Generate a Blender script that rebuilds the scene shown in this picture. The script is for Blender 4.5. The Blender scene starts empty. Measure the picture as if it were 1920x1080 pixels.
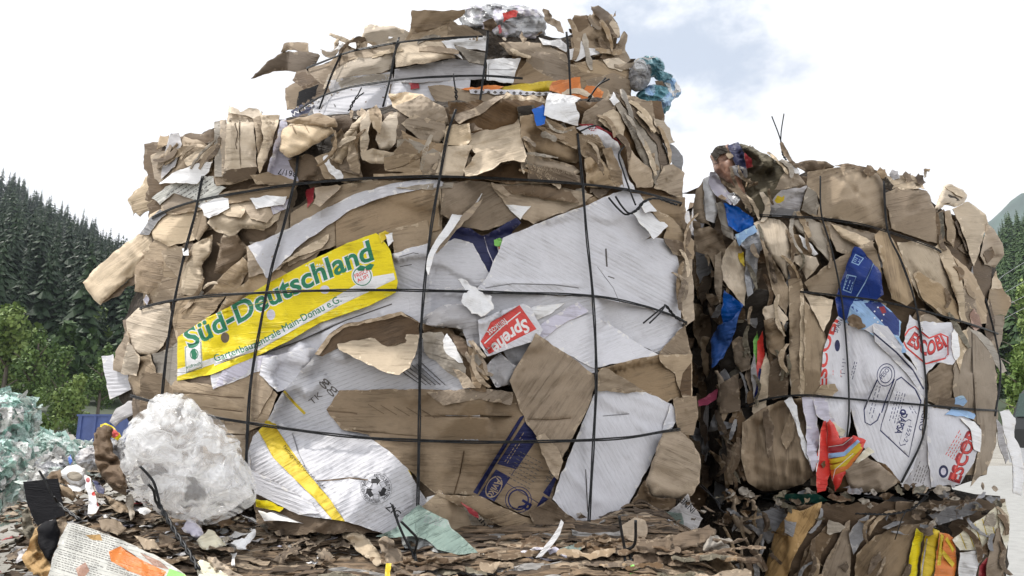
import bpy, math, random
import numpy as np
from mathutils import Vector
from mathutils.geometry import delaunay_2d_cdt
C = bpy.context.scene.collection
SC = bpy.context.scene
R = math.radians
# ---------------------------------------------------------------- camera
FPX, EYE = 1280.0, 1.5
PITCH = math.atan(250.0 / FPX)
cam_d = bpy.data.cameras.new("Camera")
cam_d.sensor_width = 36.0
cam_d.lens = 36.0 * FPX / 1920.0
cam_d.clip_start = 0.02
cam_d.clip_end = 20000
cam = bpy.data.objects.new("Camera", cam_d)
cam.location = (0, 0, EYE)
cam.rotation_euler = (math.pi / 2 + PITCH, 0, 0)
C.objects.link(cam)
SC.camera = cam
# ---------------------------------------------------------------- exposure, sky, sun
SC.view_settings.view_transform = 'Standard'
SC.view_settings.look = 'None'
SC.view_settings.gamma = 1.0
SC.view_settings.use_curve_mapping = False
SC.view_settings.exposure = 0.20
SUN_EL, SUN_AZ = 58.0, -78.0      # azimuth measured from +Y (away from camera) towards +X
wd = bpy.data.worlds.new("World")
SC.world = wd
wd.use_nodes = True
nt = wd.node_tree
nt.nodes.clear()
N = nt.nodes.new
sky = N('ShaderNodeTexSky'); sky.sky_type = 'NISHITA'; sky.sun_disc = False
sky.sun_elevation = R(SUN_EL); sky.sun_rotation = R(SUN_AZ)
sky.altitude = 700; sky.dust_density = 1.5
skm = N('ShaderNodeVectorMath'); skm.operation = 'SCALE'; skm.inputs['Scale'].default_value = 1.0
nt.links.new(sky.outputs[0], skm.inputs[0])
tc = N('ShaderNodeTexCoord')
mp = N('ShaderNodeMapping'); mp.inputs['Scale'].default_value = (1, 1, 1.6)
nt.links.new(tc.outputs['Generated'], mp.inputs[0])
n1 = N('ShaderNodeTexNoise'); n1.inputs['Scale'].default_value = 4.5; n1.inputs['Detail'].default_value = 9; n1.inputs['Roughness'].default_value = .58
nt.links.new(mp.outputs[0], n1.inputs['Vector'])
# direction of the blue gap in the cloud cover
dt = N('ShaderNodeVectorMath'); dt.operation = 'DOT_PRODUCT'
nt.links.new(tc.outputs['Generated'], dt.inputs[0])
def raydir(px, py):
    u = (540 - py) / FPX; r = (px - 960) / FPX
    v = Vector((r, math.cos(PITCH) - math.sin(PITCH) * u, math.sin(PITCH) + math.cos(PITCH) * u))
    return v.normalized()
dt.inputs[1].default_value = raydir(1255, 40)
m1 = N('ShaderNodeMapRange'); m1.inputs['From Min'].default_value = 0.968; m1.inputs['From Max'].default_value = 1.0
nt.links.new(dt.outputs['Value'], m1.inputs['Value'])
m2 = N('ShaderNodeMath'); m2.operation = 'MULTIPLY_ADD'; m2.inputs[1].default_value = -0.385; m2.inputs[2].default_value = 0.235
nt.links.new(m1.outputs[0], m2.inputs[0])
m3 = N('ShaderNodeMath'); m3.operation = 'ADD'
nt.links.new(n1.outputs[0], m3.inputs[0]); nt.links.new(m2.outputs[0], m3.inputs[1])
m4 = N('ShaderNodeMapRange'); m4.interpolation_type = 'SMOOTHSTEP'; m4.inputs['From Min'].default_value = 0.30; m4.inputs['From Max'].default_value = 0.50
nt.links.new(m3.outputs[0], m4.inputs['Value'])
# cloud body: bright with faint grey undersides
n2 = N('ShaderNodeTexNoise'); n2.inputs['Scale'].default_value = 2.2; n2.inputs['Detail'].default_value = 6
nt.links.new(mp.outputs[0], n2.inputs['Vector'])
cr = N('ShaderNodeMapRange'); cr.inputs['From Min'].default_value = .40; cr.inputs['From Max'].default_value = .56
cr.inputs['To Min'].default_value = 9.6; cr.inputs['To Max'].default_value = 11.2
nt.links.new(n2.outputs[0], cr.inputs['Value'])
cc = N('ShaderNodeCombineColor')
for i, k in enumerate((0.99, 1.0, 1.03)):
    mm = N('ShaderNodeMath'); mm.operation = 'MULTIPLY'; mm.inputs[1].default_value = k
    nt.links.new(cr.outputs[0], mm.inputs[0]); nt.links.new(mm.outputs[0], cc.inputs[i])
# thin veil over the blue
veil = N('ShaderNodeMix'); veil.data_type = 'RGBA'; veil.inputs['Factor'].default_value = 0.72
veil.inputs['B'].default_value = (7.2, 7.9, 9.0, 1)
nt.links.new(skm.outputs[0], veil.inputs['A'])
mx = N('ShaderNodeMix'); mx.data_type = 'RGBA'
nt.links.new(m4.outputs[0], mx.inputs['Factor'])
nt.links.new(veil.outputs['Result'], mx.inputs['A']); nt.links.new(cc.outputs[0], mx.inputs['B'])
bg = N('ShaderNodeBackground'); bg.inputs['Strength'].default_value = 0.10
nt.links.new(mx.outputs['Result'], bg.inputs[0])
ow = N('ShaderNodeOutputWorld'); nt.links.new(bg.outputs[0], ow.inputs[0])
sd = bpy.data.lights.new("Sun", 'SUN'); sd.energy = 3.9; sd.angle = R(5); sd.color = (1, .96, .9)
sun = bpy.data.objects.new("Sun", sd)
a, e = R(SUN_AZ), R(SUN_EL)
to_sun = Vector((math.sin(a) * math.cos(e), math.cos(a) * math.cos(e), math.sin(e)))
sun.rotation_euler = to_sun.to_track_quat('Z', 'Y').to_euler()
sun.location = (0, 0, 30)
C.objects.link(sun)

# ---------------------------------------------------------------- materials
MATS = {}
def _n(t, k, **kw):
    n = t.nodes.new(k)
    for a_, v in kw.items():
        if a_ in n.inputs: n.inputs[a_].default_value = v
        else: setattr(n, a_, v)
    return n
def paperlike(name, col, rough=.8, var=.12, corr=.25, crease=.5, lines=0.0, stain=.35, stain_col=None, spec=.3, trans=0.0, alpha=1.0, linecol=(.12, .11, .11, 1), ink=None, torn=.6):
    """board, paper or film: colour with stains and fibres, corrugation and crease relief along the UV of the sheet (metres)"""
    m = bpy.data.materials.new(name); m.use_nodes = True
    t = m.node_tree; L = t.links.new
    b = t.nodes['Principled BSDF']; b.inputs['Roughness'].default_value = rough
    b.inputs['Specular IOR Level'].default_value = spec
    uv = _n(t, 'ShaderNodeUVMap')
    info = _n(t, 'ShaderNodeObjectInfo')
    # large blotches
    nz = _n(t, 'ShaderNodeTexNoise', Scale=9.0, Detail=6.0, Roughness=.65)
    L(uv.outputs[0], nz.inputs['Vector'])
    mr = _n(t, 'ShaderNodeMapRange'); mr.inputs['From Min'].default_value = .35; mr.inputs['From Max'].default_value = .68
    mr.inputs['To Min'].default_value = 1 + var * .6; mr.inputs['To Max'].default_value = 1 - var
    L(nz.outputs[0], mr.inputs['Value'])
    # per-object value
    ob = _n(t, 'ShaderNodeMapRange'); ob.inputs['To Min'].default_value = 1 - var * 1.9; ob.inputs['To Max'].default_value = 1 + var * 1.6
    L(info.outputs['Random'], ob.inputs['Value'])
    f1 = _n(t, 'ShaderNodeMath', operation='MULTIPLY'); L(mr.outputs[0], f1.inputs[0]); L(ob.outputs[0], f1.inputs[1])
    # fibre grain stretched along the flute
    mpn = _n(t, 'ShaderNodeMapping'); mpn.inputs['Scale'].default_value = (60, 420, 1); L(uv.outputs[0], mpn.inputs[0])
    fb = _n(t, 'ShaderNodeTexNoise', Scale=1.0, Detail=3.0); L(mpn.outputs[0], fb.inputs['Vector'])
    fr = _n(t, 'ShaderNodeMapRange'); fr.inputs['To Min'].default_value = .86; fr.inputs['To Max'].default_value = 1.12
    L(fb.outputs[0], fr.inputs['Value'])
    f2 = _n(t, 'ShaderNodeMath', operation='MULTIPLY'); L(f1.outputs[0], f2.inputs[0]); L(fr.outputs[0], f2.inputs[1])
    sc = _n(t, 'ShaderNodeVectorMath', operation='SCALE'); sc.inputs[0].default_value = col[:3]; L(f2.outputs[0], sc.inputs['Scale'])
    hs = _n(t, 'ShaderNodeHueSaturation'); L(sc.outputs[0], hs.inputs['Color'])
    hr = _n(t, 'ShaderNodeMath', operation='MULTIPLY'); hr.inputs[1].default_value = 7.31; L(info.outputs['Random'], hr.inputs[0])
    hf_ = _n(t, 'ShaderNodeMath', operation='FRACT'); L(hr.outputs[0], hf_.inputs[0])
    hm = _n(t, 'ShaderNodeMapRange'); hm.inputs['To Min'].default_value = .82 if var > .08 else 1.0; hm.inputs['To Max'].default_value = 1.26 if var > .08 else 1.0; L(hf_.outputs[0], hm.inputs['Value']); L(hm.outputs[0], hs.inputs['Saturation'])
    out = hs.outputs[0]
    # stains: dirt that settled in patches and streaks
    if stain:
        mps = _n(t, 'ShaderNodeMapping'); mps.inputs['Scale'].default_value = (14, 60, 1); mps.inputs['Rotation'].default_value = (0, 0, .5); L(uv.outputs[0], mps.inputs[0])
        ns = _n(t, 'ShaderNodeTexNoise', Scale=1.0, Detail=8.0, Roughness=.7); L(mps.outputs[0], ns.inputs['Vector'])
        ms = _n(t, 'ShaderNodeMapRange'); ms.inputs['From Min'].default_value = .56; ms.inputs['From Max'].default_value = .80; ms.inputs['To Max'].default_value = stain
        L(ns.outputs[0], ms.inputs['Value'])
        mxs = _n(t, 'ShaderNodeMix', data_type='RGBA'); L(ms.outputs[0], mxs.inputs['Factor']); L(out, mxs.inputs['A'])
        sc_ = stain_col or (col[0] * .35, col[1] * .33, col[2] * .32, 1)
        mxs.inputs['B'].default_value = (sc_[0], sc_[1], sc_[2], 1); out = mxs.outputs['Result']
    sx = _n(t, 'ShaderNodeSeparateXYZ'); L(uv.outputs[0], sx.inputs[0])
    wob = _n(t, 'ShaderNodeTexNoise', Scale=7.0, Detail=2.0); L(uv.outputs[0], wob.inputs['Vector'])
    wv = _n(t, 'ShaderNodeMath', operation='MULTIPLY_ADD'); wv.inputs[1].default_value = .012; L(wob.outputs[0], wv.inputs[0]); L(sx.outputs['Y'], wv.inputs[2])
    ph = _n(t, 'ShaderNodeMath', operation='MULTIPLY'); ph.inputs[1].default_value = 2 * math.pi / .0105; L(wv.outputs[0], ph.inputs[0])
    sn = _n(t, 'ShaderNodeMath', operation='SINE'); L(ph.outputs[0], sn.inputs[0])
    if lines:
        ml = _n(t, 'ShaderNodeMapRange'); ml.inputs['From Min'].default_value = .80; ml.inputs['From Max'].default_value = 1.0; ml.inputs['To Max'].default_value = lines
        L(sn.outputs[0], ml.inputs['Value'])
        gap = _n(t, 'ShaderNodeMapRange'); gap.inputs['From Min'].default_value = .42; gap.inputs['From Max'].default_value = .56; L(fb.outputs[0], gap.inputs['Value'])
        mg = _n(t, 'ShaderNodeMath', operation='MULTIPLY'); L(ml.outputs[0], mg.inputs[0]); L(gap.outputs[0], mg.inputs[1])
        mxl = _n(t, 'ShaderNodeMix', data_type='RGBA'); L(mg.outputs[0], mxl.inputs['Factor']); L(out, mxl.inputs['A']); mxl.inputs['B'].default_value = linecol
        out = mxl.outputs['Result']
    if torn:
        ue = _n(t, 'ShaderNodeUVMap'); ue.uv_map = 'Margin'; se = _n(t, 'ShaderNodeSeparateXYZ'); L(ue.outputs[0], se.inputs[0])
        ne = _n(t, 'ShaderNodeTexNoise', Scale=55.0, Detail=4.0); L(uv.outputs[0], ne.inputs['Vector'])
        wd_ = _n(t, 'ShaderNodeMapRange'); wd_.inputs['From Min'].default_value = .52; wd_.inputs['From Max'].default_value = .72; wd_.inputs['To Min'].default_value = .0; wd_.inputs['To Max'].default_value = .014; L(ne.outputs[0], wd_.inputs['Value'])
        cm = _n(t, 'ShaderNodeMath', operation='LESS_THAN'); L(se.outputs['X'], cm.inputs[0]); L(wd_.outputs[0], cm.inputs[1])
        cf = _n(t, 'ShaderNodeMath', operation='MULTIPLY'); cf.inputs[1].default_value = torn; L(cm.outputs[0], cf.inputs[0])
        mt_ = _n(t, 'ShaderNodeMix', data_type='RGBA'); L(cf.outputs[0], mt_.inputs['Factor']); L(out, mt_.inputs['A']); mt_.inputs['B'].default_value = (min(.8, col[0] * 1.25 + .10), min(.78, col[1] * 1.25 + .09), min(.75, col[2] * 1.25 + .07), 1); out = mt_.outputs['Result']
    base_out = out
    # relief
    nc = _n(t, 'ShaderNodeTexNoise', Scale=26.0, Detail=5.0, Roughness=.55, Distortion=.6); L(uv.outputs[0], nc.inputs['Vector'])
    vo = _n(t, 'ShaderNodeTexVoronoi', feature='DISTANCE_TO_EDGE', Scale=11.0)
    dd = _n(t, 'ShaderNodeVectorMath', operation='MULTIPLY_ADD'); dd.inputs[1].default_value = (.09, .09, 0)
    L(nc.outputs['Color'], dd.inputs[0]); L(uv.outputs[0], dd.inputs[2]); L(dd.outputs[0], vo.inputs['Vector'])
    ve = _n(t, 'ShaderNodeMapRange'); ve.inputs['From Max'].default_value = .05; L(vo.outputs['Distance'], ve.inputs['Value'])
    h1 = _n(t, 'ShaderNodeMath', operation='MULTIPLY'); h1.inputs[1].default_value = .0010 * crease; L(ve.outputs[0], h1.inputs[0])
    h2 = _n(t, 'ShaderNodeMath', operation='MULTIPLY_ADD'); h2.inputs[1].default_value = .0022 * crease; L(nc.outputs[0], h2.inputs[0]); L(h1.outputs[0], h2.inputs[2])
    cmod = _n(t, 'ShaderNodeMapRange'); cmod.inputs['From Min'].default_value = .42; cmod.inputs['From Max'].default_value = .66; L(nz.outputs[0], cmod.inputs['Value'])
    cs_ = _n(t, 'ShaderNodeMath', operation='MULTIPLY'); L(sn.outputs[0], cs_.inputs[0]); L(cmod.outputs[0], cs_.inputs[1])
    h3a = _n(t, 'ShaderNodeMath', operation='MULTIPLY_ADD'); h3a.inputs[1].default_value = .0005 * corr; L(cs_.outputs[0], h3a.inputs[0]); L(h2.outputs[0], h3a.inputs[2])
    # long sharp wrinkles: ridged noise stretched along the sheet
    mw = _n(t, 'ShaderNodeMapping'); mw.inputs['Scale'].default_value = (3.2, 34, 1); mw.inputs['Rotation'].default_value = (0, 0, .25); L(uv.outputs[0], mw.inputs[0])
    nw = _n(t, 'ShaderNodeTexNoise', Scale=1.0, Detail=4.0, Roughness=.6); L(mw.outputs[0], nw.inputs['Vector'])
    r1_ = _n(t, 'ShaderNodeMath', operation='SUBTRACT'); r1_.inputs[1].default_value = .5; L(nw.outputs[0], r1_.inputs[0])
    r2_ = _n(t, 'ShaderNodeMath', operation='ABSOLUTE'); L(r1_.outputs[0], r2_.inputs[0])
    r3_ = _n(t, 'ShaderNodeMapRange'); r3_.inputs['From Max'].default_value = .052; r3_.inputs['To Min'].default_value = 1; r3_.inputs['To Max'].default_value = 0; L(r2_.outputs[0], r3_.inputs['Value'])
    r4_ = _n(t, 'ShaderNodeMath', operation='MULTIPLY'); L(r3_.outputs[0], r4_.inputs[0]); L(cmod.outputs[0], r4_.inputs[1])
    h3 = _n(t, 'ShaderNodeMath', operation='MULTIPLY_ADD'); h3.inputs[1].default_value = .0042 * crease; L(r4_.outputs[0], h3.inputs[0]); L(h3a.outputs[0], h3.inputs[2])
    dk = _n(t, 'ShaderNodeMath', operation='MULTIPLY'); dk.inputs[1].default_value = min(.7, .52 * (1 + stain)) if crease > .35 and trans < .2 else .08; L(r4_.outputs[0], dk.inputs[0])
    md = _n(t, 'ShaderNodeMix', data_type='RGBA'); L(dk.outputs[0], md.inputs['Factor']); L(base_out, md.inputs['A']); md.inputs['B'].default_value = (col[0] * .4, col[1] * .37, col[2] * .34, 1)  # shade of the creases painted into the colour: wrinkle lines darkened
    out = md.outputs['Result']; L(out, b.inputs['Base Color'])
    h4 = _n(t, 'ShaderNodeMath', operation='MULTIPLY_ADD'); h4.inputs[1].default_value = .0009; L(fb.outputs[0], h4.inputs[0]); L(h3.outputs[0], h4.inputs[2])
    bp = _n(t, 'ShaderNodeBump', Strength=.8, Distance=1.0); L(h4.outputs[0], bp.inputs['Height']); L(bp.outputs[0], b.inputs['Normal'])
    if alpha < 1: b.inputs['Alpha'].default_value = alpha
    if trans:
        tr = _n(t, 'ShaderNodeBsdfTranslucent'); L(out, tr.inputs['Color']); L(bp.outputs[0], tr.inputs['Normal'])
        ms_ = _n(t, 'ShaderNodeMixShader', Fac=trans); L(b.outputs[0], ms_.inputs[1]); L(tr.outputs[0], ms_.inputs[2])
        L(ms_.outputs[0], t.nodes['Material Output'].inputs['Surface'])
    MATS[name] = m
    return m
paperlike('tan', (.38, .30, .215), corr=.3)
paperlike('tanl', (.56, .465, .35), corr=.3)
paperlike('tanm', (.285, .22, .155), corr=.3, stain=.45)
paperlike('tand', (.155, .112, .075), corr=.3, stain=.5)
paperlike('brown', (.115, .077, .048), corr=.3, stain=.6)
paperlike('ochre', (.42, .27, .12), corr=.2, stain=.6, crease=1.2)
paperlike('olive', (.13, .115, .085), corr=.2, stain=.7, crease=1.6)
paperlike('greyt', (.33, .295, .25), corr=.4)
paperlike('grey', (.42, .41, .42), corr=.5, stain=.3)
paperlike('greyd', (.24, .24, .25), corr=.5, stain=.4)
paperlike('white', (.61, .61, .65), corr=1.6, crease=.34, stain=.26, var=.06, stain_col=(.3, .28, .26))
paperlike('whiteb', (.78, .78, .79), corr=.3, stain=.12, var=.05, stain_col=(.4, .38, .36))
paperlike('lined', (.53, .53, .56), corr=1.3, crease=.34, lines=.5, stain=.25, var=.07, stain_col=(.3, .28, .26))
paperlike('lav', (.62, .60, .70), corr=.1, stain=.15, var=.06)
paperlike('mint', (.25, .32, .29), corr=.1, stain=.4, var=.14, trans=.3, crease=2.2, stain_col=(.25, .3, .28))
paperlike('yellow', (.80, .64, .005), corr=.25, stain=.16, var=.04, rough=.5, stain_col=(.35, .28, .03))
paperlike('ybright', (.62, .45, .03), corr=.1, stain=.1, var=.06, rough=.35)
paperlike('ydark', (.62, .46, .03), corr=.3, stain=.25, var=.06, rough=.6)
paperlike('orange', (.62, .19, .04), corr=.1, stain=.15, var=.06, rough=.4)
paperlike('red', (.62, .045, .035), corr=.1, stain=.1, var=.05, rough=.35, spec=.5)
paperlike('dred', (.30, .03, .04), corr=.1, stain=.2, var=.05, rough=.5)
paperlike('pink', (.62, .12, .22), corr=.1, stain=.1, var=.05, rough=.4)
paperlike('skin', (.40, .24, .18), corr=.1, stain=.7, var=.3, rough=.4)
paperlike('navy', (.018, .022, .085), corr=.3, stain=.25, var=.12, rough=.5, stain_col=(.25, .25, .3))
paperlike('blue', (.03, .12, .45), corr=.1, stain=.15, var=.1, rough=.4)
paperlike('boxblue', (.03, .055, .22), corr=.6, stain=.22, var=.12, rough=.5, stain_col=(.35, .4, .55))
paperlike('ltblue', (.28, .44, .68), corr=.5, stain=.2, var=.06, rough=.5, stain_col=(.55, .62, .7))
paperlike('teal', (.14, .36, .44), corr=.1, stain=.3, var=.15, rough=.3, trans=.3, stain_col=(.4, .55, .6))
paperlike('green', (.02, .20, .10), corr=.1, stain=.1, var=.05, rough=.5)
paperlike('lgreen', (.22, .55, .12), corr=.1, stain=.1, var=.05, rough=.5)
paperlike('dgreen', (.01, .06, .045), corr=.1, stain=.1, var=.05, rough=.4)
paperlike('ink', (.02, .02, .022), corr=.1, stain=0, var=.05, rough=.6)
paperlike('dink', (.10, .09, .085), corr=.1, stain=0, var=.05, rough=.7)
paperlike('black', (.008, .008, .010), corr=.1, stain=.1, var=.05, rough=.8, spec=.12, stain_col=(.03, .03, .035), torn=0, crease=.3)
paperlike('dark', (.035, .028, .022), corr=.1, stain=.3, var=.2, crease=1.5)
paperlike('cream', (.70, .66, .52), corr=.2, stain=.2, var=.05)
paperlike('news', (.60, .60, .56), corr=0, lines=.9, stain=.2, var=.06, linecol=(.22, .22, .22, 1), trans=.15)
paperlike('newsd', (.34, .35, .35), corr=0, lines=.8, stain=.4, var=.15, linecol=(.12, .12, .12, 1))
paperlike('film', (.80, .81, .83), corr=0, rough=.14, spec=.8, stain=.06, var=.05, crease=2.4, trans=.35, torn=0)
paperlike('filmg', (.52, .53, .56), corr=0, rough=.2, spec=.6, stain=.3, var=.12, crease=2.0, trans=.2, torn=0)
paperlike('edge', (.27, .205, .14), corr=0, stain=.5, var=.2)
def filmmat(name, col, lo, hi, sc_=(14, 40, 1)):
    """clear film: milky where it is bunched, see-through where it is stretched, glossy wrinkles"""
    m = bpy.data.materials.new(name); m.use_nodes = True; t = m.node_tree; L = t.links.new; b = t.nodes['Principled BSDF']
    b.inputs['Base Color'].default_value = (*col, 1); b.inputs['Roughness'].default_value = .15; b.inputs['Specular IOR Level'].default_value = .9
    uv = _n(t, 'ShaderNodeUVMap'); w_ = _n(t, 'ShaderNodeTexNoise', Scale=9.0, Detail=3.0); L(uv.outputs[0], w_.inputs['Vector'])
    d_ = _n(t, 'ShaderNodeVectorMath', operation='MULTIPLY_ADD'); d_.inputs[1].default_value = (.22, .22, 0); L(w_.outputs['Color'], d_.inputs[0]); L(uv.outputs[0], d_.inputs[2])
    mp_ = _n(t, 'ShaderNodeMapping'); mp_.inputs['Scale'].default_value = sc_; mp_.inputs['Rotation'].default_value = (0, 0, .9); L(d_.outputs[0], mp_.inputs[0])
    n_ = _n(t, 'ShaderNodeTexNoise', Scale=1.0, Detail=4.0, Roughness=.55); L(mp_.outputs[0], n_.inputs['Vector'])
    a_ = _n(t, 'ShaderNodeMath', operation='SUBTRACT'); a_.inputs[1].default_value = .5; L(n_.outputs[0], a_.inputs[0]); c_ = _n(t, 'ShaderNodeMath', operation='ABSOLUTE'); L(a_.outputs[0], c_.inputs[0])
    al = _n(t, 'ShaderNodeMapRange'); al.inputs['From Max'].default_value = .10; al.inputs['To Min'].default_value = hi; al.inputs['To Max'].default_value = lo; L(c_.outputs[0], al.inputs['Value'])
    L(al.outputs[0], b.inputs['Alpha'])
    bp = _n(t, 'ShaderNodeBump', Strength=1.0, Distance=.004); L(c_.outputs[0], bp.inputs['Height']); L(bp.outputs[0], b.inputs['Normal'])
    tr = _n(t, 'ShaderNodeBsdfTranslucent'); tr.inputs['Color'].default_value = (*col, 1); tp = _n(t, 'ShaderNodeBsdfTransparent'); m1_ = _n(t, 'ShaderNodeMixShader'); L(al.outputs[0], m1_.inputs[0]); L(tp.outputs[0], m1_.inputs[1]); L(tr.outputs[0], m1_.inputs[2])
    m2_ = _n(t, 'ShaderNodeMixShader', Fac=.35); L(b.outputs[0], m2_.inputs[1]); L(m1_.outputs[0], m2_.inputs[2]); L(m2_.outputs[0], t.nodes['Material Output'].inputs['Surface'])
    MATS[name] = m
filmmat('bagfilm', (.93, .94, .95), .06, .62, (6, 20, 1))
filmmat('bagin', (.93, .93, .94), .22, .95, (12, 5, 1))
def simple(name, col, rough=.6, metal=0.0, nscale=20, nvar=.2, bump=0.0, stretch=None):
    m = bpy.data.materials.new(name); m.use_nodes = True; t = m.node_tree; L = t.links.new
    b = t.nodes['Principled BSDF']; b.inputs['Roughness'].default_value = rough; b.inputs['Metallic'].default_value = metal
    g = _n(t, 'ShaderNodeNewGeometry'); nz = _n(t, 'ShaderNodeTexNoise', Scale=nscale, Detail=5.0)
    if stretch:
        ms_ = _n(t, 'ShaderNodeMapping'); ms_.inputs['Scale'].default_value = stretch; ms_.inputs['Rotation'].default_value = (.03, .08, 0); L(g.outputs['Position'], ms_.inputs[0]); L(ms_.outputs[0], nz.inputs['Vector'])
    else: L(g.outputs['Position'], nz.inputs['Vector'])
    mr = _n(t, 'ShaderNodeMapRange'); mr.inputs['From Min'].default_value = .3; mr.inputs['From Max'].default_value = .7
    mr.inputs['To Min'].default_value = 1 - nvar; mr.inputs['To Max'].default_value = 1 + nvar
    L(nz.outputs[0], mr.inputs['Value'])
    s = _n(t, 'ShaderNodeVectorMath', operation='SCALE'); s.inputs[0].default_value = col[:3]; L(mr.outputs[0], s.inputs['Scale'])
    L(s.outputs[0], b.inputs['Base Color'])
    if bump:
        bp = _n(t, 'ShaderNodeBump', Strength=1.0, Distance=bump); L(nz.outputs[0], bp.inputs['Height']); L(bp.outputs[0], b.inputs['Normal'])
    MATS[name] = m
    return m
simple('wire', (.022, .023, .025), rough=.45, metal=.6, nscale=90, nvar=.5, bump=.001)
simple('core', (.045, .034, .024), rough=.95, nscale=60, nvar=.5, bump=.02)
simple('strata_a', (.155, .108, .068), rough=.95, nscale=12, nvar=.75, bump=.010, stretch=(1.2, 5, 26))
simple('strata_b', (.075, .052, .034), rough=.95, nscale=12, nvar=.75, bump=.010, stretch=(1.2, 5, 26))
simple('strata_c', (.24, .185, .13), rough=.95, nscale=12, nvar=.75, bump=.010, stretch=(1.2, 5, 26))
simple('strata_d', (.24, .23, .22), rough=.9, nscale=12, nvar=.75, bump=.010, stretch=(1.2, 5, 26))
# ---------------------------------------------------------------- helpers
CP, SP = math.cos(PITCH), math.sin(PITCH)
rng = np.random.default_rng(7)
def rays(px, py):
    u = (540 - np.asarray(py, float)) / FPX; r = (np.asarray(px, float) - 960) / FPX
    return r, CP - SP * u, SP + CP * u
def topoint(px, py, Y):
    """world point on the sight line through a pixel at distance Y along the ground"""
    rx, ry, rz = rays(px, py)
    s = Y / ry
    return np.stack([rx * s, np.broadcast_to(Y, np.shape(rx * s)) * 1.0, EYE + rz * s], -1)
def _h(ix, iy, seed):
    n = (ix * 374761393 + iy * 668265263 + seed * 974634211) & 0x7fffffff
    n = ((n ^ (n >> 13)) * 1274126177) & 0x7fffffff
    return ((n ^ (n >> 16)) & 0xffff) / 65535.0
def vnoise(x, y, seed=0):
    x = np.asarray(x, float); y = np.asarray(y, float)
    ix = np.floor(x).astype(np.int64); iy = np.floor(y).astype(np.int64)
    fx = x - ix; fy = y - iy; fx = fx * fx * (3 - 2 * fx); fy = fy * fy * (3 - 2 * fy)
    a = _h(ix, iy, seed); b = _h(ix + 1, iy, seed); c = _h(ix, iy + 1, seed); d = _h(ix + 1, iy + 1, seed)
    return (a + (b - a) * fx) * (1 - fy) + (c + (d - c) * fx) * fy
def fbm(x, y, seed=0, o=4):
    s = 0; a = .5
    for k in range(o):
        s = s + a * (vnoise(x, y, seed + k * 17) - .5) * 2; x = x * 2.03; y = y * 2.03; a *= .5
    return s
def parse(s):
    return np.array([[float(q) for q in p.split(',')] for p in s.split()])
def segdist(P, A, B):
    out = np.full(len(P), 1e9)
    for k in range(0, len(P), 4000):
        p = P[k:k + 4000, None, :]; ab = (B - A)[None]; ap = p - A[None]
        t = np.clip((ap * ab).sum(-1) / np.maximum((ab * ab).sum(-1), 1e-9), 0, 1)
        d = ap - ab * t[..., None]
        out[k:k + 4000] = np.sqrt((d * d).sum(-1)).min(1)
    return out
def inside(P, A, B):
    """even-odd test of points against a soup of segments"""
    out = np.zeros(len(P), bool)
    for k in range(0, len(P), 4000):
        x = P[k:k + 4000, 0][:, None]; y = P[k:k + 4000, 1][:, None]
        c = (A[None, :, 1] > y) != (B[None, :, 1] > y)
        with np.errstate(divide='ignore', invalid='ignore'):
            xi = A[None, :, 0] + (y - A[None, :, 1]) * (B[None, :, 0] - A[None, :, 0]) / (B[None, :, 1] - A[None, :, 1])
        out[k:k + 4000] = ((c & (x < xi)).sum(1) % 2) == 1
    return out
def newmesh(name, V, F, mats, midx=None, uvs=None, smooth=None, parent=None, loc=(0, 0, 0)):
    me = bpy.data.meshes.new(name)
    V = np.asarray(V, float) - np.array(loc)
    me.from_pydata(V.tolist(), [], F if isinstance(F, list) else F.tolist())
    for m in mats: me.materials.append(MATS[m] if isinstance(m, str) else m)
    if midx is not None: me.polygons.foreach_set('material_index', np.asarray(midx, np.int32))
    if smooth is not None: me.polygons.foreach_set('use_smooth', np.asarray(smooth, bool) if np.ndim(smooth) else np.full(len(me.polygons), bool(smooth)))
    if uvs is not None:
        ul = me.uv_layers.new(name='UVMap')
        li = np.empty(len(me.loops), np.int32); me.loops.foreach_get('vertex_index', li)
        ul.data.foreach_set('uv', np.asarray(uvs, np.float32)[li].ravel())
    me.update()
    o = bpy.data.objects.new(name, me); C.objects.link(o)
    if parent is not None: o.parent = parent
    else: o.location = loc
    return o
def tag(o, label=None, cat=None, group=None, kind=None):
    if label: o['label'] = label
    if cat: o['category'] = cat
    if group: o['group'] = group
    if kind: o['kind'] = kind
    return o
def empty(name, loc, label, cat, group=None):
    o = bpy.data.objects.new(name, None); o.empty_display_size = .2; o.location = loc; C.objects.link(o)
    return tag(o, label, cat, group)

GX0, GY0, GC = -200, -200, 4
class Bale:
    """front face of a bale: depth() gives the distance of its bulging face, H the height stacked on it so far"""
    def __init__(s, F, root, loc, woff=.05):
        s.F = F; s.root = root; s.loc = loc; s.woff = woff
        s.H = np.full((380, 600), -.06); s.wires = []; s.n = 0
    def depth(s, px, py):
        rx, ry, rz = rays(px, py); Y = np.full(np.shape(rx), 2.0)
        for _ in range(10):
            t = Y / ry; Y = .35 * Y + .65 * s.F(rx * t, EYE + rz * t)
        return Y
    def wseg(s):
        if not s.wires: return None
        A = np.concatenate([w[:-1] for w in s.wires]); B = np.concatenate([w[1:] for w in s.wires]); return A, B

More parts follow.
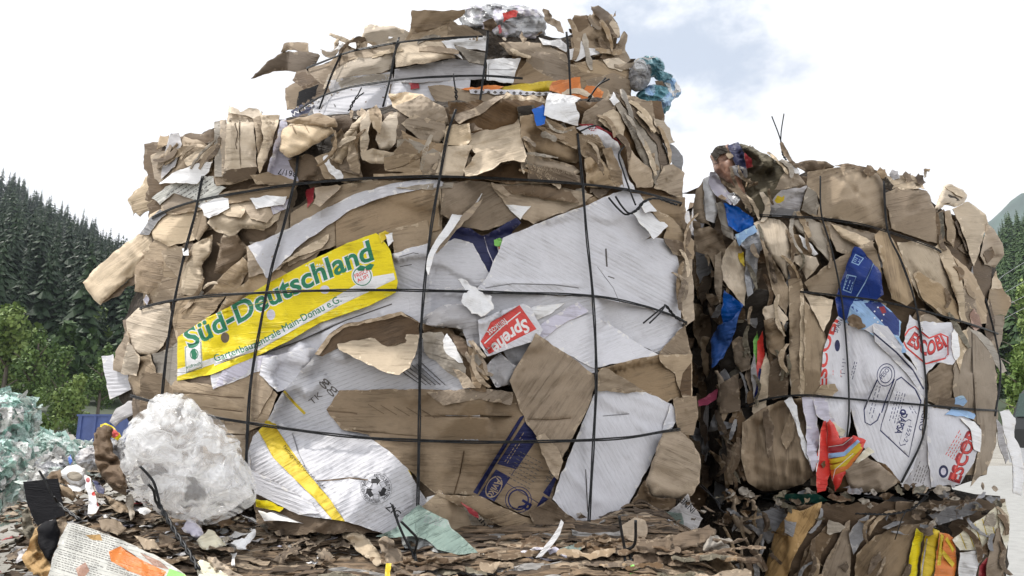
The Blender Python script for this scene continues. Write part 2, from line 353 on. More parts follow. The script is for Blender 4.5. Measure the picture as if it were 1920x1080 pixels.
def roughen(P, tear, step, seed):
    """torn outline: the traced corners stay, the runs between them fray"""
    out = []; n = len(P)
    for i in range(n):
        a, b = P[i], P[(i + 1) % n]; L = np.hypot(*(b - a)); k = max(1, int(L / step))
        t = np.arange(k) / k
        q = a + (b - a) * t[:, None]
        nn = np.array([-(b - a)[1], (b - a)[0]]) / max(L, 1e-6)
        w = np.sin(np.pi * t) ** .5 if k > 1 else t * 0
        d = tear * w * (fbm(t * L / 14 + i * 9.1, t * 0 + seed, seed, 3) * 1.6)
        out.append(q + nn * d[:, None])
    return np.concatenate(out)

SHEETN = [0]
def sheet(B, mat, pts, name=None, lvl=.006, puff=0.0, pr=30, tilt=None, bend=.10, crum=0.0, cs=34, curl=0.0, tear=2.0,
          ang=None, marks=(), free=False, th=.0024, step=None, label=None, parent=None, edge='edge', depth=None, off0=0.0, seed=None, rf=None, rigid=None):
    SHEETN[0] += 1
    sd_ = seed if seed is not None else SHEETN[0] * 13 + 5
    rg = np.random.default_rng(sd_)
    P0 = parse(pts) if isinstance(pts, str) else np.asarray(pts, float)
    ext = P0.max(0) - P0.min(0); area = ext[0] * ext[1]
    if name is None:
        pale = mat in ('white', 'whiteb', 'lined', 'lav', 'grey', 'greyt', 'cream')
        name = ('white_board' if area > 4500 else 'paper_scrap') if pale else 'cardboard_scrap' if area < 2200 else 'folded_cardboard' if puff > .015 else 'cardboard_sheet'
        if area < 500 and not pale: name = 'cardboard_shred'
    s = (step * .85 if step else float(np.clip(math.sqrt(area) / 27, 3.2, 6.2)))
    P = roughen(P0, tear, max(s * .9, 3.5), sd_ % 997)
    n = len(P)
    A, Bq = P, np.roll(P, -1, 0)
    x0, y0 = P.min(0); x1, y1 = P.max(0)
    gx, gy = np.meshgrid(np.arange(x0, x1, s), np.arange(y0, y1, s * .87))
    gx = gx + (np.arange(gx.shape[0]) % 2)[:, None] * s * .5
    G = np.stack([gx.ravel(), gy.ravel()], 1) + rg.uniform(-.22, .22, (gx.size, 2)) * s
    if len(G):
        G = G[inside(G, A, Bq)]
    if len(G):
        G = G[segdist(G, A, Bq) > s * .45]
    V = [tuple(v) for v in P] + [tuple(v) for v in G]
    E = [(i, (i + 1) % n) for i in range(n)]
    for mk in marks:
        ma, mb = mk[0], mk[1]
        k = len(V)
        for a_, b_ in zip(ma, mb):
            V.append(tuple(a_)); V.append(tuple(b_)); E.append((k, k + 1)); k += 2
    r = delaunay_2d_cdt([Vector(v) for v in V], E, [], 0, 1e-3)
    Q = np.array([[v.x, v.y] for v in r[0]]); T = np.array([list(f) for f in r[2]], int)
    cen = Q[T].mean(1)
    keep = inside(cen, A, Bq); T = T[keep]; cen = cen[keep]
    # front faces look at the camera: pixel y runs down
    p = Q[T]; cr_ = (p[:, 1, 0] - p[:, 0, 0]) * (p[:, 2, 1] - p[:, 0, 1]) - (p[:, 1, 1] - p[:, 0, 1]) * (p[:, 2, 0] - p[:, 0, 0])
    T = T[np.abs(cr_) > 1e-4]; cen = cen[np.abs(cr_) > 1e-4]; cr_ = cr_[np.abs(cr_) > 1e-4]
    T[cr_ > 0] = T[cr_ > 0][:, ::-1]
    used = np.unique(T); mp_ = np.full(len(Q), -1); mp_[used] = np.arange(len(used)); Q = Q[used]; T = mp_[T]
    mi = np.zeros(len(T), int); mats = [mat]
    for mk in marks:
        mm = mk[2]
        if mm not in mats: mats.append(mm)
        mi[inside(cen, mk[0], mk[1])] = mats.index(mm)
    # ---- relief of the sheet (metres towards the camera)
    c = P0.mean(0); d = (Q - c)
    if depth is None and not free and lvl >= 0 and mat in ('tan', 'tanm', 'tanl', 'tand', 'greyt', 'brown') and area < 30000: lvl += rg.uniform(0, .012)
    off = np.full(len(Q), lvl + 0.0)
    ed = segdist(Q, A, Bq)
    ang = rg.uniform(-.5, .5) if ang is None else R(ang)
    ca, sa = math.cos(ang), math.sin(ang)
    U = d[:, 0] * ca + d[:, 1] * sa; W = -d[:, 0] * sa + d[:, 1] * ca
    if puff: 
        t = np.clip(ed / pr, 0, 1); off += 1.05 * puff * np.sqrt(1 - (1 - t) ** 2) * (.62 + .55 * (1 - np.abs(2 * vnoise(U / 46 + 3, W / 24, sd_ % 71) - 1)))
    if tilt is None: tilt = (rg.uniform(-.008, .008), rg.uniform(-.010, .016))
    off += tilt[0] * d[:, 0] / max(ext[0], 1) * 2 + tilt[1] * d[:, 1] / max(ext[1], 1) * 2
    if bend:
        for _ in range(3):
            th_ = ang + rg.choice([0, math.pi / 2]) + rg.normal(0, .35)
            q = d[:, 0] * math.cos(th_) + d[:, 1] * math.sin(th_); q0 = rg.uniform(-.35, .35) * max(ext)
            off += rg.uniform(-1, 1) * bend * (1.7 if depth is None and not marks else 1) * np.abs(q - q0) / 712
        # sharp kinks
        for _ in range(6):
            th_ = rg.uniform(0, math.pi); q = d[:, 0] * math.cos(th_) + d[:, 1] * math.sin(th_); q0 = rg.uniform(-.4, .4) * max(ext)
            off += bend * .045 * rg.uniform(-1, 1) * np.maximum(0, 1 - np.abs(q - q0) / rg.uniform(5, 11)) * (vnoise(U / 40, W / 40, sd_ % 91) > .35)
        if bend > .05: off += bend * .050 * ((1 - np.abs(2 * vnoise(U / 75 + W / 200, W / 19, sd_ % 61) - 1) ** .8) - .4) * (vnoise(U / 60, W / 60, sd_ % 59) + .2) + bend * .016 * ((1 - np.abs(2 * vnoise(U / 26, W / 40 + U / 60, sd_ % 67) - 1)) - .4)
        off += bend * .05 * fbm(U / 70, W / 45, sd_ % 887, 3)
    if crum:
        k = int(np.clip(area / cs ** 2, 5, 500)); S = np.stack([rg.uniform(x0, x1, k), rg.uniform(y0, y1, k)], 1)
        S2 = rg.normal(0, 1, (k, 2))
        D = np.sqrt(((Q[:, None] - S[None]) ** 2).sum(-1)); i1 = D.argmin(1); f1 = D.min(1)
        D2 = D.copy(); D2[np.arange(len(Q)), i1] = 1e9; f2 = D2.min(1)
        rid = np.minimum((f2 - f1) / cs, 1)
        off += crum * (1 - rid) * 1.0 - crum * .5 + crum * .5 * fbm(Q[:, 0] / cs, Q[:, 1] / cs, sd_ % 877, 3)
        g = S2[i1]; off += crum * .5 * ((Q - S[i1]) * g).sum(1) / cs * np.minimum(rid * 2, 1)
    if curl:
        w = np.clip(1 - ed / pr, 0, 1) ** 2
        off += curl * w * np.clip(.35 + fbm(Q[:, 0] / 50, Q[:, 1] / 50, sd_ % 853, 2) * 1.6, -.2, 1.4)
    if rf is not None: off += rf(Q)
    if depth is None:
        ci = np.clip(((Q[:, 0] - GX0) / GC).astype(int), 4, 594); cj = np.clip(((Q[:, 1] - GY0) / GC).astype(int), 4, 374)
        if not free:
            a0, a1, b0, b1 = max(cj.min() - 6, 0), cj.max() + 7, max(ci.min() - 6, 0), ci.max() + 7
            H = B.H[a0:a1, b0:b1]; Hd = H.copy()
            for _ in range(2):
                q = np.pad(Hd, 1, mode='edge'); Hd = np.maximum.reduce([q[1:-1, 1:-1], q[:-2, 1:-1], q[2:, 1:-1], q[1:-1, :-2], q[1:-1, 2:]])
            for _ in range(3):
                q = np.pad(Hd, 1, mode='edge'); Hd = (q[1:-1, 1:-1] + q[:-2, 1:-1] + q[2:, 1:-1] + q[1:-1, :-2] + q[1:-1, 2:]) / 5
            hq = Hd[cj - a0, ci - b0]
            rg_ = (.25 if name in ('printed_board', 'printed_sign', 'white_board', 'printed_label') else .55) if rigid is None else rigid
            off = off + rg_ * np.clip(np.percentile(hq, 75) + .002 - lvl, 0, max(.0, .062 - lvl))
            off = np.maximum(off, hq + th + .001)
        ws = B.wseg()
        if ws is not None and not free:
            B.n += 1
            dw = segdist(Q, *ws)
            pm = B.woff - .0045 - .00012 * max(0, 220 - B.n) + .0011 * np.maximum(0, dw - 4)
            off = np.minimum(off, pm)
        if free != 'ghost':
            for dj in (0, 1):
                for di in (0, 1): np.maximum.at(B.H, (cj + dj, ci + di), off)
        Y = B.depth(Q[:, 0], Q[:, 1]) - off - off0
    else:
        Y = depth(Q[:, 0], Q[:, 1]) - off - off0
    X = topoint(Q[:, 0], Q[:, 1], Y)
    Xb = X + np.array([0, th, -th * .15])
    # boundary
    e = np.concatenate([T[:, [0, 1]], T[:, [1, 2]], T[:, [2, 0]]]); key = np.sort(e, 1)
    _, inv, cnt = np.unique(key, axis=0, return_inverse=True, return_counts=True)
    be = e[cnt[inv.ravel()] == 1]
    nv = len(X); bv = np.unique(be); mpb = np.full(nv, -1); mpb[bv] = np.arange(len(bv))
    VV = np.concatenate([X, Xb, X[bv], Xb[bv]])
    rim = np.stack([mpb[be[:, 1]] + 2 * nv, mpb[be[:, 0]] + 2 * nv, mpb[be[:, 0]] + 2 * nv + len(bv), mpb[be[:, 1]] + 2 * nv + len(bv)], 1)
    mats2 = mats + [edge]
    FF = T.tolist() + (T[:, ::-1] + nv).tolist() + rim.tolist()
    MI = np.concatenate([mi, np.zeros(len(T), int), np.full(len(rim), len(mats))])
    SM = np.concatenate([np.ones(2 * len(T), bool), np.zeros(len(rim), bool)])
    uvm = np.stack([U, W], 1) / 712.0 + rg.uniform(0, 20)
    uvv = np.concatenate([uvm, uvm, uvm[bv], uvm[bv] + .003])
    edm = np.concatenate([ed, ed, ed[bv], ed[bv]]) / 712.0
    root = parent if parent is not None else (B.root if B else None)
    if root is not None:
        o = newmesh(name, VV, FF, mats2, MI, uvv, SM, root, B.loc if B else tuple(root.location))
    else:
        o = newmesh(name, VV, FF, mats2, MI, uvv, SM, None, tuple(VV.mean(0)))
    me = o.data; ul = me.uv_layers.new(name='Margin'); li = np.empty(len(me.loops), np.int32); me.loops.foreach_get('vertex_index', li)
    ul.data.foreach_set('uv', np.stack([edm[li], edm[li] * 0], 1).astype(np.float32).ravel()); me.uv_layers['UVMap'].active_render = True
    if label: o['label'] = label
    return o

def folds(*L):
    """creases pressed into a board: (x0, y0, x1, y1, height, half width) each"""
    def f(Q):
        o = 0
        for x0, y0, x1, y1, a, w in L:
            d = segdist(Q, np.array([[x0, y0]], float), np.array([[x1, y1]], float)); o = o + a * np.maximum(0, 1 - d / w)
        return o
    return f
# ---- prints and dark fold lines: every mark is (segment starts, segment ends, material), cut into the sheet's own faces
def mpoly(pts, mat):
    P = parse(pts) if isinstance(pts, str) else np.asarray(pts, float)
    return (P, np.roll(P, -1, 0), mat)
def mdisc(cx, cy, rx, ry, mat, rot=0, inner=0.0, n=26):
    t = np.linspace(0, 2 * math.pi, n, endpoint=False); c, s = math.cos(R(rot)), math.sin(R(rot))
    def ring(k): 
        x, y = rx * k * np.cos(t), ry * k * np.sin(t); return np.stack([cx + x * c - y * s, cy + x * s + y * c], 1)
    P = ring(1); A, B_ = [P], [np.roll(P, -1, 0)]
    if inner:
        Q = ring(inner); A.append(Q); B_.append(np.roll(Q, -1, 0))
    return (np.concatenate(A), np.concatenate(B_), mat)
def mline(pts, w, mat):
    """a drawn line of width w"""
    P = parse(pts) if isinstance(pts, str) else np.asarray(pts, float)
    d = np.gradient(P, axis=0); nn = np.stack([-d[:, 1], d[:, 0]], 1); nn /= np.maximum(np.hypot(nn[:, 0], nn[:, 1]), 1e-6)[:, None]
    Q = np.concatenate([P + nn * w / 2, (P - nn * w / 2)[::-1]])
    return (Q, np.roll(Q, -1, 0), mat)
def mframe(pts, w, mat):
    """closed outline of width w"""
    P = parse(pts) if isinstance(pts, str) else np.asarray(pts, float)
    c = P.mean(0); d = P - c; L = np.hypot(d[:, 0], d[:, 1])[:, None]
    Q = c + d * (1 - w * 1.2 / L)
    return (np.concatenate([P, Q]), np.concatenate([np.roll(P, -1, 0), np.roll(Q, -1, 0)]), mat)
_glyph = {}
def glyphs(txt, bold, shear):
    k = (txt, bold, shear)
    if k not in _glyph:
        cu = bpy.data.curves.new('lettering', 'FONT'); cu.body = txt; cu.size = 1; cu.offset = bold; cu.shear = shear; cu.resolution_u = 3; cu.fill_mode = 'FRONT'
        ob = bpy.data.objects.new('lettering', cu); C.objects.link(ob)
        dg = bpy.context.evaluated_depsgraph_get(); me = ob.evaluated_get(dg).to_mesh()
        from collections import Counter
        cnt = Counter()
        for pl in me.polygons:
            for ek in pl.edge_keys: cnt[ek] += 1
        co = np.array([v.co[:2] for v in me.vertices])
        es = [e_ for e_, c_ in cnt.items() if c_ == 1]
        A = co[[e_[0] for e_ in es]]; B_ = co[[e_[1] for e_ in es]]
        ob.evaluated_get(dg).to_mesh_clear(); bpy.data.objects.remove(ob); bpy.data.curves.remove(cu)
        w = max(A[:, 0].max(), B_[:, 0].max()); 
        _glyph[k] = (A, B_, w)
    return _glyph[k]
def mtext(txt, base, h, mat, bold=0.0, shear=0.0, fill=True, flip=False, arc=None):
    """lettering along a baseline polyline (pixels); h letter height, ends at the baseline's end when fill"""
    A, B_, w = glyphs(txt, bold, shear)
    P = parse(base) if isinstance(base, str) else np.asarray(base, float)
    seg = np.diff(P, axis=0); L = np.hypot(seg[:, 0], seg[:, 1]); cum = np.concatenate([[0], np.cumsum(L)])
    hs = h / .70
    sx = cum[-1] / w if fill else hs
    def mp(V):
        s = np.clip(V[:, 0] * sx, -5, cum[-1] + 50); i = np.clip(np.searchsorted(cum, s, side='right') - 1, 0, len(L) - 1)
        t = (s - cum[i]) / L[i]; q = P[i] + seg[i] * t[:, None]
        # smoothed normal
        nrm = np.stack([seg[:, 1], -seg[:, 0]], 1) / L[:, None]
        if len(L) > 1:
            vn = np.concatenate([nrm[:1], (nrm[1:] + nrm[:-1]) / 2, nrm[-1:]]); nn = vn[i] * (1 - t)[:, None] + vn[i + 1] * t[:, None]
        else: nn = nrm[i]
        nn /= np.hypot(nn[:, 0], nn[:, 1])[:, None]
        return q + nn * (V[:, 1] * hs * (-1 if flip else 1))[:, None]
    return (mp(A), mp(B_), mat)
def mcirctext(txt, cx, cy, r, h, mat, a0, a1, inward=False):
    t = np.linspace(R(a0), R(a1), 14)
    return mtext(txt, np.stack([cx + r * np.cos(t), cy + r * np.sin(t)], 1), h, mat, .01)
def mscribble(cx, cy, w, h, ang, rows, mat, seed=0, lw=1.2, fillr=.8):
    """rows of small print too fine to read in the photograph"""
    rg = np.random.default_rng(seed); A, B_ = [], []; c, s = math.cos(R(ang)), math.sin(R(ang))
    for i in range(rows):
        x = -w / 2; y = -h / 2 + h * (i + .5) / rows
        end = w / 2 * rg.uniform(.5, 1)
        while x < end:
            l = rg.uniform(3, 9); q = np.array([[x, y - lw / 2], [x + l * fillr, y - lw / 2], [x + l * fillr, y + lw / 2], [x, y + lw / 2]])
            q = np.stack([cx + q[:, 0] * c - q[:, 1] * s, cy + q[:, 0] * s + q[:, 1] * c], 1)
            A.append(q); B_.append(np.roll(q, -1, 0)); x += l + rg.uniform(.8, 2)
    return (np.concatenate(A), np.concatenate(B_), mat)

def smoothline(P, step=8):
    """Catmull-Rom through pixel points"""
    P = np.asarray(P, float); Q = np.concatenate([[2 * P[0] - P[1]], P, [2 * P[-1] - P[-2]]]); out = []
    for i in range(1, len(Q) - 2):
        k = max(2, int(np.hypot(*(Q[i + 1] - Q[i])[:2]) / step)); t = (np.arange(k) / k)[:, None]
        out.append(.5 * (2 * Q[i] + (Q[i + 1] - Q[i - 1]) * t + (2 * Q[i - 1] - 5 * Q[i] + 4 * Q[i + 1] - Q[i + 2]) * t ** 2 + (3 * Q[i] - Q[i - 1] - 3 * Q[i + 1] + Q[i + 2]) * t ** 3))
    return np.concatenate(out + [Q[-2:-1]])
def tube(name, lines, r, mat='wire', parent=None, loc=(0, 0, 0), sides=7, twist=None):
    V, F = [], []
    for L in lines:
        L = np.asarray(L, float); n = len(L)
        d = np.gradient(L, axis=0); d /= np.maximum(np.linalg.norm(d, axis=1), 1e-9)[:, None]
        up = np.tile(np.array([.13, -1, .21]), (n, 1)); s1 = np.cross(d, up); s1 /= np.maximum(np.linalg.norm(s1, axis=1), 1e-9)[:, None]; s2 = np.cross(d, s1)
        a_ = np.linspace(0, 2 * math.pi, sides, endpoint=False); b0 = sum(len(v) for v in V)
        ring = L[:, None] + r * (s1[:, None] * np.cos(a_)[None, :, None] + s2[:, None] * np.sin(a_)[None, :, None])
        V.append(ring.reshape(-1, 3))
        for i in range(n - 1):
            for j in range(sides):
                F.append((b0 + i * sides + j, b0 + i * sides + (j + 1) % sides, b0 + (i + 1) * sides + (j + 1) % sides, b0 + (i + 1) * sides + j))
        F.append(tuple(b0 + j for j in range(sides))[::-1]); F.append(tuple(b0 + (n - 1) * sides + j for j in range(sides)))
    return newmesh(name, np.concatenate(V), F, [mat], smooth=True, parent=parent, loc=loc)
def wire(B, pts, r=.0020, gap=.0038, back=(0, 0), horiz=True, name='binding_wire', off=0.0, double=True):
    """binding wire laid round the bale: two strands over the face, both ends carried back along the sides"""
    P = smoothline(parse(pts), 7); B.wires.append(P)
    Y = B.depth(P[:, 0], P[:, 1]) - B.woff - off
    X = topoint(P[:, 0], P[:, 1], Y)
    for k, e_ in ((0, back[0]), (-1, back[1])):
        if e_:
            ex = np.array([X[k] + np.array([0, e_ * q, 0]) for q in (.03, .2, .5, 1.0)])
            X = np.concatenate([ex[::-1], X]) if k == 0 else np.concatenate([X, ex])
    v = np.array([0, 0, gap / 2]) if horiz else np.array([gap / 2, 0, 0])
    w = .0004 * np.sin(np.arange(len(X)) * .35)[:, None] * np.array([0, 0, 1.0] if horiz else [1.0, 0, 0])
    return tube(name, [X + v + w, X - v - w] if double else [X], r, parent=B.root, loc=B.loc)
def twistwire(B, pts, Yd, r=.0024, tw=1.0, part=(0, 1), name='twisted_wire_end', fork=None, parent=None, pitch=9.0, amp=.0035, sf=smoothline):
    """two strands twisted together; pts px polyline, Yd distances at its ends; fork = two px polylines the strands part into"""
    P = sf(parse(pts), 4); n = len(P); Y = np.linspace(Yd[0], Yd[1], n); X = topoint(P[:, 0], P[:, 1], Y)
    s = np.concatenate([[0], np.cumsum(np.hypot(*np.diff(P, axis=0).T))]); ph = s / pitch * 2 * math.pi / 2
    a1 = np.stack([np.cos(ph), np.sin(ph), np.sin(ph) * .5], 1) * amp
    lines = [X + a1, X - a1]
    if fork:
        for k, f in enumerate(fork):
            Q = sf(parse(f), 5); YQ = np.linspace(Yd[1], Yd[1] - .02 * k - .01, len(Q)); XQ = topoint(Q[:, 0], Q[:, 1], YQ)
            lines[k] = np.concatenate([lines[k], XQ[1:]])
    return tube(name, lines, r, parent=parent if parent is not None else (B.root if B else None), loc=(B.loc if B else (0, 0, 0)))

def core(B, pts, back, name='compressed_core', mat='core', sink=.03, rough=.035, seed=1):
    """the solid mass of the bale: traced front outline at the bale's own distance, carried back by its real depth"""
    P = roughen(parse(pts), 5, 14, seed); n = len(P); A, Bq = P, np.roll(P, -1, 0); s = 14
    x0, y0 = P.min(0); x1, y1 = P.max(0); gx, gy = np.meshgrid(np.arange(x0, x1, s), np.arange(y0, y1, s))
    G = np.stack([gx.ravel(), gy.ravel()], 1) + rng.uniform(-3, 3, (gx.size, 2)); G = G[inside(G, A, Bq)]; G = G[segdist(G, A, Bq) > 7]
    r = delaunay_2d_cdt([Vector(v) for v in np.concatenate([P, G])], [(i, (i + 1) % n) for i in range(n)], [], 1, 1e-3)
    Q = np.array([[v.x, v.y] for v in r[0]]); T = np.array([list(f) for f in r[2]], int)
    p = Q[T]; c_ = (p[:, 1, 0] - p[:, 0, 0]) * (p[:, 2, 1] - p[:, 0, 1]) - (p[:, 1, 1] - p[:, 0, 1]) * (p[:, 2, 0] - p[:, 0, 0]); T[c_ > 0] = T[c_ > 0][:, ::-1]
    ed = segdist(Q, A, Bq)
    Y = B.depth(Q[:, 0], Q[:, 1]) + sink + rough * fbm(Q[:, 0] / 30, Q[:, 1] / 30, seed, 4) + .05 * np.clip(1 - ed / 40, 0, 1) ** 2
    X = topoint(Q[:, 0], Q[:, 1], Y)
    V = [X]; F = T.tolist(); prev = np.arange(n); cnt = len(X)
    # boundary vertices are the first n in order
    cx = X[:n].mean(0); K = 9
    for k in range(1, K + 1):
        t = k / K; Z = X[:n].copy(); Z[:, 1] = X[:n, 1] * (1 - t) + back * t
        an = np.arange(n)
        dd = (Z - cx); dd[:, 1] = 0; dd /= np.linalg.norm(dd, axis=1)[:, None]
        Z += dd * (rough * 1.0 * fbm(an / 2.5, an * 0 + k * .9, seed + 3, 3) - .01)[:, None]
        V.append(Z); cur = np.arange(n) + cnt; cnt += n
        for i in range(n):
            j = (i + 1) % n; F.append((int(prev[j]), int(prev[i]), int(cur[i]), int(cur[j])))
        prev = cur
    V.append(V[-1].mean(0)[None]); F += [(int(prev[(i + 1) % n]), int(prev[i]), cnt) for i in range(n)]
    VV = np.concatenate(V); VV[:, 2] = np.maximum(VV[:, 2], .02)
    o = newmesh(name, VV, F, [mat], smooth=False, parent=B.root, loc=B.loc)
    return o
def sidescraps(B, pts, back, n, name='side_scraps', seed=3, size=.13, mats=('tan', 'tanm', 'tand', 'tanl', 'white', 'grey', 'brown')):
    """board pressed into the top and flanks of a bale, out of the photograph's sight"""
    rg = np.random.default_rng(seed); P = parse(pts); m = len(P); seg = np.roll(P, -1, 0) - P; L = np.hypot(seg[:, 0], seg[:, 1]); cum = np.cumsum(L)
    Yc = B.depth(P[:, 0], P[:, 1]) + .05; X = topoint(P[:, 0], P[:, 1], Yc); cx = X.mean(0); V, F, MI, UV = [], [], [], []; cnt = 0
    for _ in range(n):
        s = rg.uniform(0, cum[-1]); i = min(int(np.searchsorted(cum, s)), m - 1); t = rg.uniform(0, 1); a_, b_ = X[i], X[(i + 1) % m]
        p = a_ + (b_ - a_) * t; p = p.copy(); y = rg.uniform(p[1] + .14, back - .05); p[1] = y
        tg = (b_ - a_); tg[1] = 0; tg = tg / max(np.linalg.norm(tg), 1e-6); no = np.cross(tg, [0, 1, 0]); no *= np.sign((no * (p - cx)).sum()) or 1
        k = 7; w, h = rg.uniform(.5, 1.2, 2) * size; gu, gv = np.meshgrid(np.linspace(-1, 1, k), np.linspace(-1, 1, k)); r_ = rg.uniform(0, 3.14); gu, gv = gu * math.cos(r_) - gv * math.sin(r_), gu * math.sin(r_) + gv * math.cos(r_)
        z = -.012 + .012 * fbm(gu * 1.6 + 9 * _, gv * 1.6, seed, 3) + rg.uniform(-.012, .012) * gu
        Q = p + tg * (gu * w).ravel()[:, None] + np.array([0, 1, 0]) * (gv * h).ravel()[:, None] + no * z.ravel()[:, None]
        Q[:, 1] = np.maximum(Q[:, 1], p[1] * 0 + B.F(Q[:, 0], Q[:, 2]) + .10)
        V.append(Q); UV.append(np.stack([gu.ravel() * w, gv.ravel() * h], 1) + rg.uniform(0, 9)); mi = int(rg.integers(len(mats)))
        for a__ in range(k - 1):
            for b__ in range(k - 1): F.append((cnt + a__ * k + b__, cnt + a__ * k + b__ + 1, cnt + (a__ + 1) * k + b__ + 1, cnt + (a__ + 1) * k + b__)); MI.append(mi)
        cnt += k * k
    return tag(newmesh(name, np.concatenate(V), F, list(mats), MI, np.concatenate(UV), True, B.root, B.loc), kind='stuff')

def blob(name, pts, Y0, T, mat, mats=None, crum=.02, cs=.06, seed=0, root=None, loc=None, na=110, nr=46, jag=0.02, back=1.0, flat=False, film=False):
    """a crumpled closed body: traced outline, its own distance Y0, thickness T towards and away from the camera"""
    rg = np.random.default_rng(seed); P = parse(pts); c = P.mean(0); th = np.arctan2(P[:, 1] - c[1], P[:, 0] - c[0]); rr = np.hypot(P[:, 0] - c[0], P[:, 1] - c[1]); o_ = np.argsort(th)
    th, rr = th[o_], rr[o_]; th = np.concatenate([th[-1:] - 2 * math.pi, th, th[:1] + 2 * math.pi]); rr = np.concatenate([rr[-1:], rr, rr[:1]])
    a_ = np.linspace(-math.pi, math.pi, na, endpoint=False); r0 = np.interp(a_, th, rr); pol = np.linspace(0.02, math.pi - .02, nr)
    AA, PP = np.meshgrid(a_, pol); rho = np.sin(PP) ** .8; RR = np.interp(AA, a_, r0) * rho
    px = c[0] + RR * np.cos(AA); py = c[1] + RR * np.sin(AA)
    hemi = np.cos(PP); Yd = Y0 - T * hemi * np.where(hemi > 0, 1, back)
    m = Y0 / FPX
    S = np.stack([rg.uniform(px.min(), px.max(), 400), rg.uniform(py.min(), py.max(), 400)], 1)
    k = int(np.clip(np.ptp(P[:, 0]) * np.ptp(P[:, 1]) * m * m / cs ** 2, 4, 400)); S = S[:k]
    q = np.stack([px.ravel(), py.ravel() + (PP.ravel() > 1.57) * 37], 1); D = np.sqrt(((q[:, None] - S[None]) ** 2).sum(-1)); D.sort(1); f = ((D[:, 1] - D[:, 0]) * m / cs).reshape(px.shape)
    def ridge(sc, sd2): return 1 - np.abs(2 * vnoise(px * m * sc + PP, py * m * sc - PP, sd2) - 1) ** .8
    if film:
        wx = px * m + .10 * fbm(px * m / .12, py * m / .12, seed + 3, 2); wy = py * m + .10 * fbm(px * m / .12 + 5, py * m / .12, seed + 4, 2)
        nz = crum * (1.3 * (1 - np.abs(2 * vnoise(wx / cs, wy / (cs * .35), seed) - 1) - .5) + .8 * (1 - np.abs(2 * vnoise(wx / (cs * .22) + wy * 9, wy / (cs * .5), seed + 1) - 1) - .5) + .35 * (1 - np.abs(2 * vnoise(wx / (cs * .12), wy / (cs * .12), seed + 2) - 1) - .5) + .8 * fbm(px * m / .09, py * m / .09, seed, 3))
    else: nz = crum * (.7 * ((1 - np.minimum(f * 1.3, 1)) - .4) + .9 * (ridge(1.1 / cs, seed) - .5) + .5 * (ridge(2.6 / cs, seed + 1) - .5) + .28 * (ridge(6 / cs, seed + 2) - .5) + .4 * fbm(px * m / cs, py * m / cs, seed, 4))
    Yd = Yd - nz * np.sign(hemi + 1e-6) * np.minimum(1, np.abs(hemi) * 2.5)
    jx = jag * np.sin(PP) * fbm(AA * 7, PP * 6, seed + 5, 3); px = px + RR * np.cos(AA) * jx; py = py + RR * np.sin(AA) * jx
    X = topoint(px.ravel(), py.ravel(), Yd.ravel())
    F = []
    for i in range(nr - 1):
        for j in range(na): F.append((i * na + j, i * na + (j + 1) % na, (i + 1) * na + (j + 1) % na, (i + 1) * na + j))
    F.append(tuple(range(na))[::-1]); F.append(tuple((nr - 1) * na + j for j in range(na)))
    uv = np.stack([px.ravel() * m, py.ravel() * m], 1)
    mats = mats or [mat]; MI = None
    if len(mats) > 1:
        fc = np.array([[px.ravel()[f_[0]], py.ravel()[f_[0]]] for f_ in F]); nn = vnoise(fc[:, 0] * m / (cs * .8), fc[:, 1] * m / (cs * .8), seed + 8); MI = np.clip(((nn - .2) / .6 * len(mats)).astype(int), 0, len(mats) - 1)
    lc = loc if loc is not None else tuple(X.mean(0)) if root is None else tuple(root.location)
    return newmesh(name, X, F, mats, MI, uv, not flat, root, lc)
# ================================================================ bales
def F_main(x, z):
    d = x + .23; u = np.where(d < 0, -d / 1.02, d / .82); return 1.70 + .40 * np.minimum(np.abs(u), 1.25) ** 2.4 + .10 * np.clip(z - 1.3, 0, 1.4)
def F_top(x, z):
    d = x + .17; return 2.12 + .30 * np.minimum(np.abs(d) / .62, 1.3) ** 2.4 + .10 * np.clip(z - 2.4, 0, .7)
def F_right(x, z):
    d = x - 1.30; return 2.40 + .34 * np.minimum(np.abs(d) / .66, 1.25) ** 2.4 + .08 * np.clip(z - 1.2, 0, 1.4)
def F_lowright(x, z):
    d = x - 1.25; return 2.34 + .34 * np.minimum(np.abs(d) / .75, 1.3) ** 2.4
rt = empty('top_bale', (-.17, 2.6, 2.42), 'wastepaper bale on top of the tall stack, crowned with crumpled white film', 'paper bale')
T_ = Bale(F_top, rt, (-.17, 2.6, 2.42), .04)
rm = empty('main_bale', (-.3, 2.3, 1.24), 'huge wastepaper bale in the middle showing a yellow board with green lettering', 'paper bale')
M_ = Bale(F_main, rm, (-.3, 2.3, 1.24), .055)
rr_ = empty('right_bale', (1.3, 2.9, 1.22), 'cardboard bale at the right with printed fruit boxes and a red striped packet', 'paper bale')
R_ = Bale(F_right, rr_, (1.3, 2.9, 1.22), .05)
rl = empty('lower_right_bale', (1.25, 2.9, 0), 'dark wastepaper bale with yellow and orange bags at the bottom right, under another bale', 'paper bale')
L_ = Bale(F_lowright, rl, (1.25, 2.9, 0), .05)

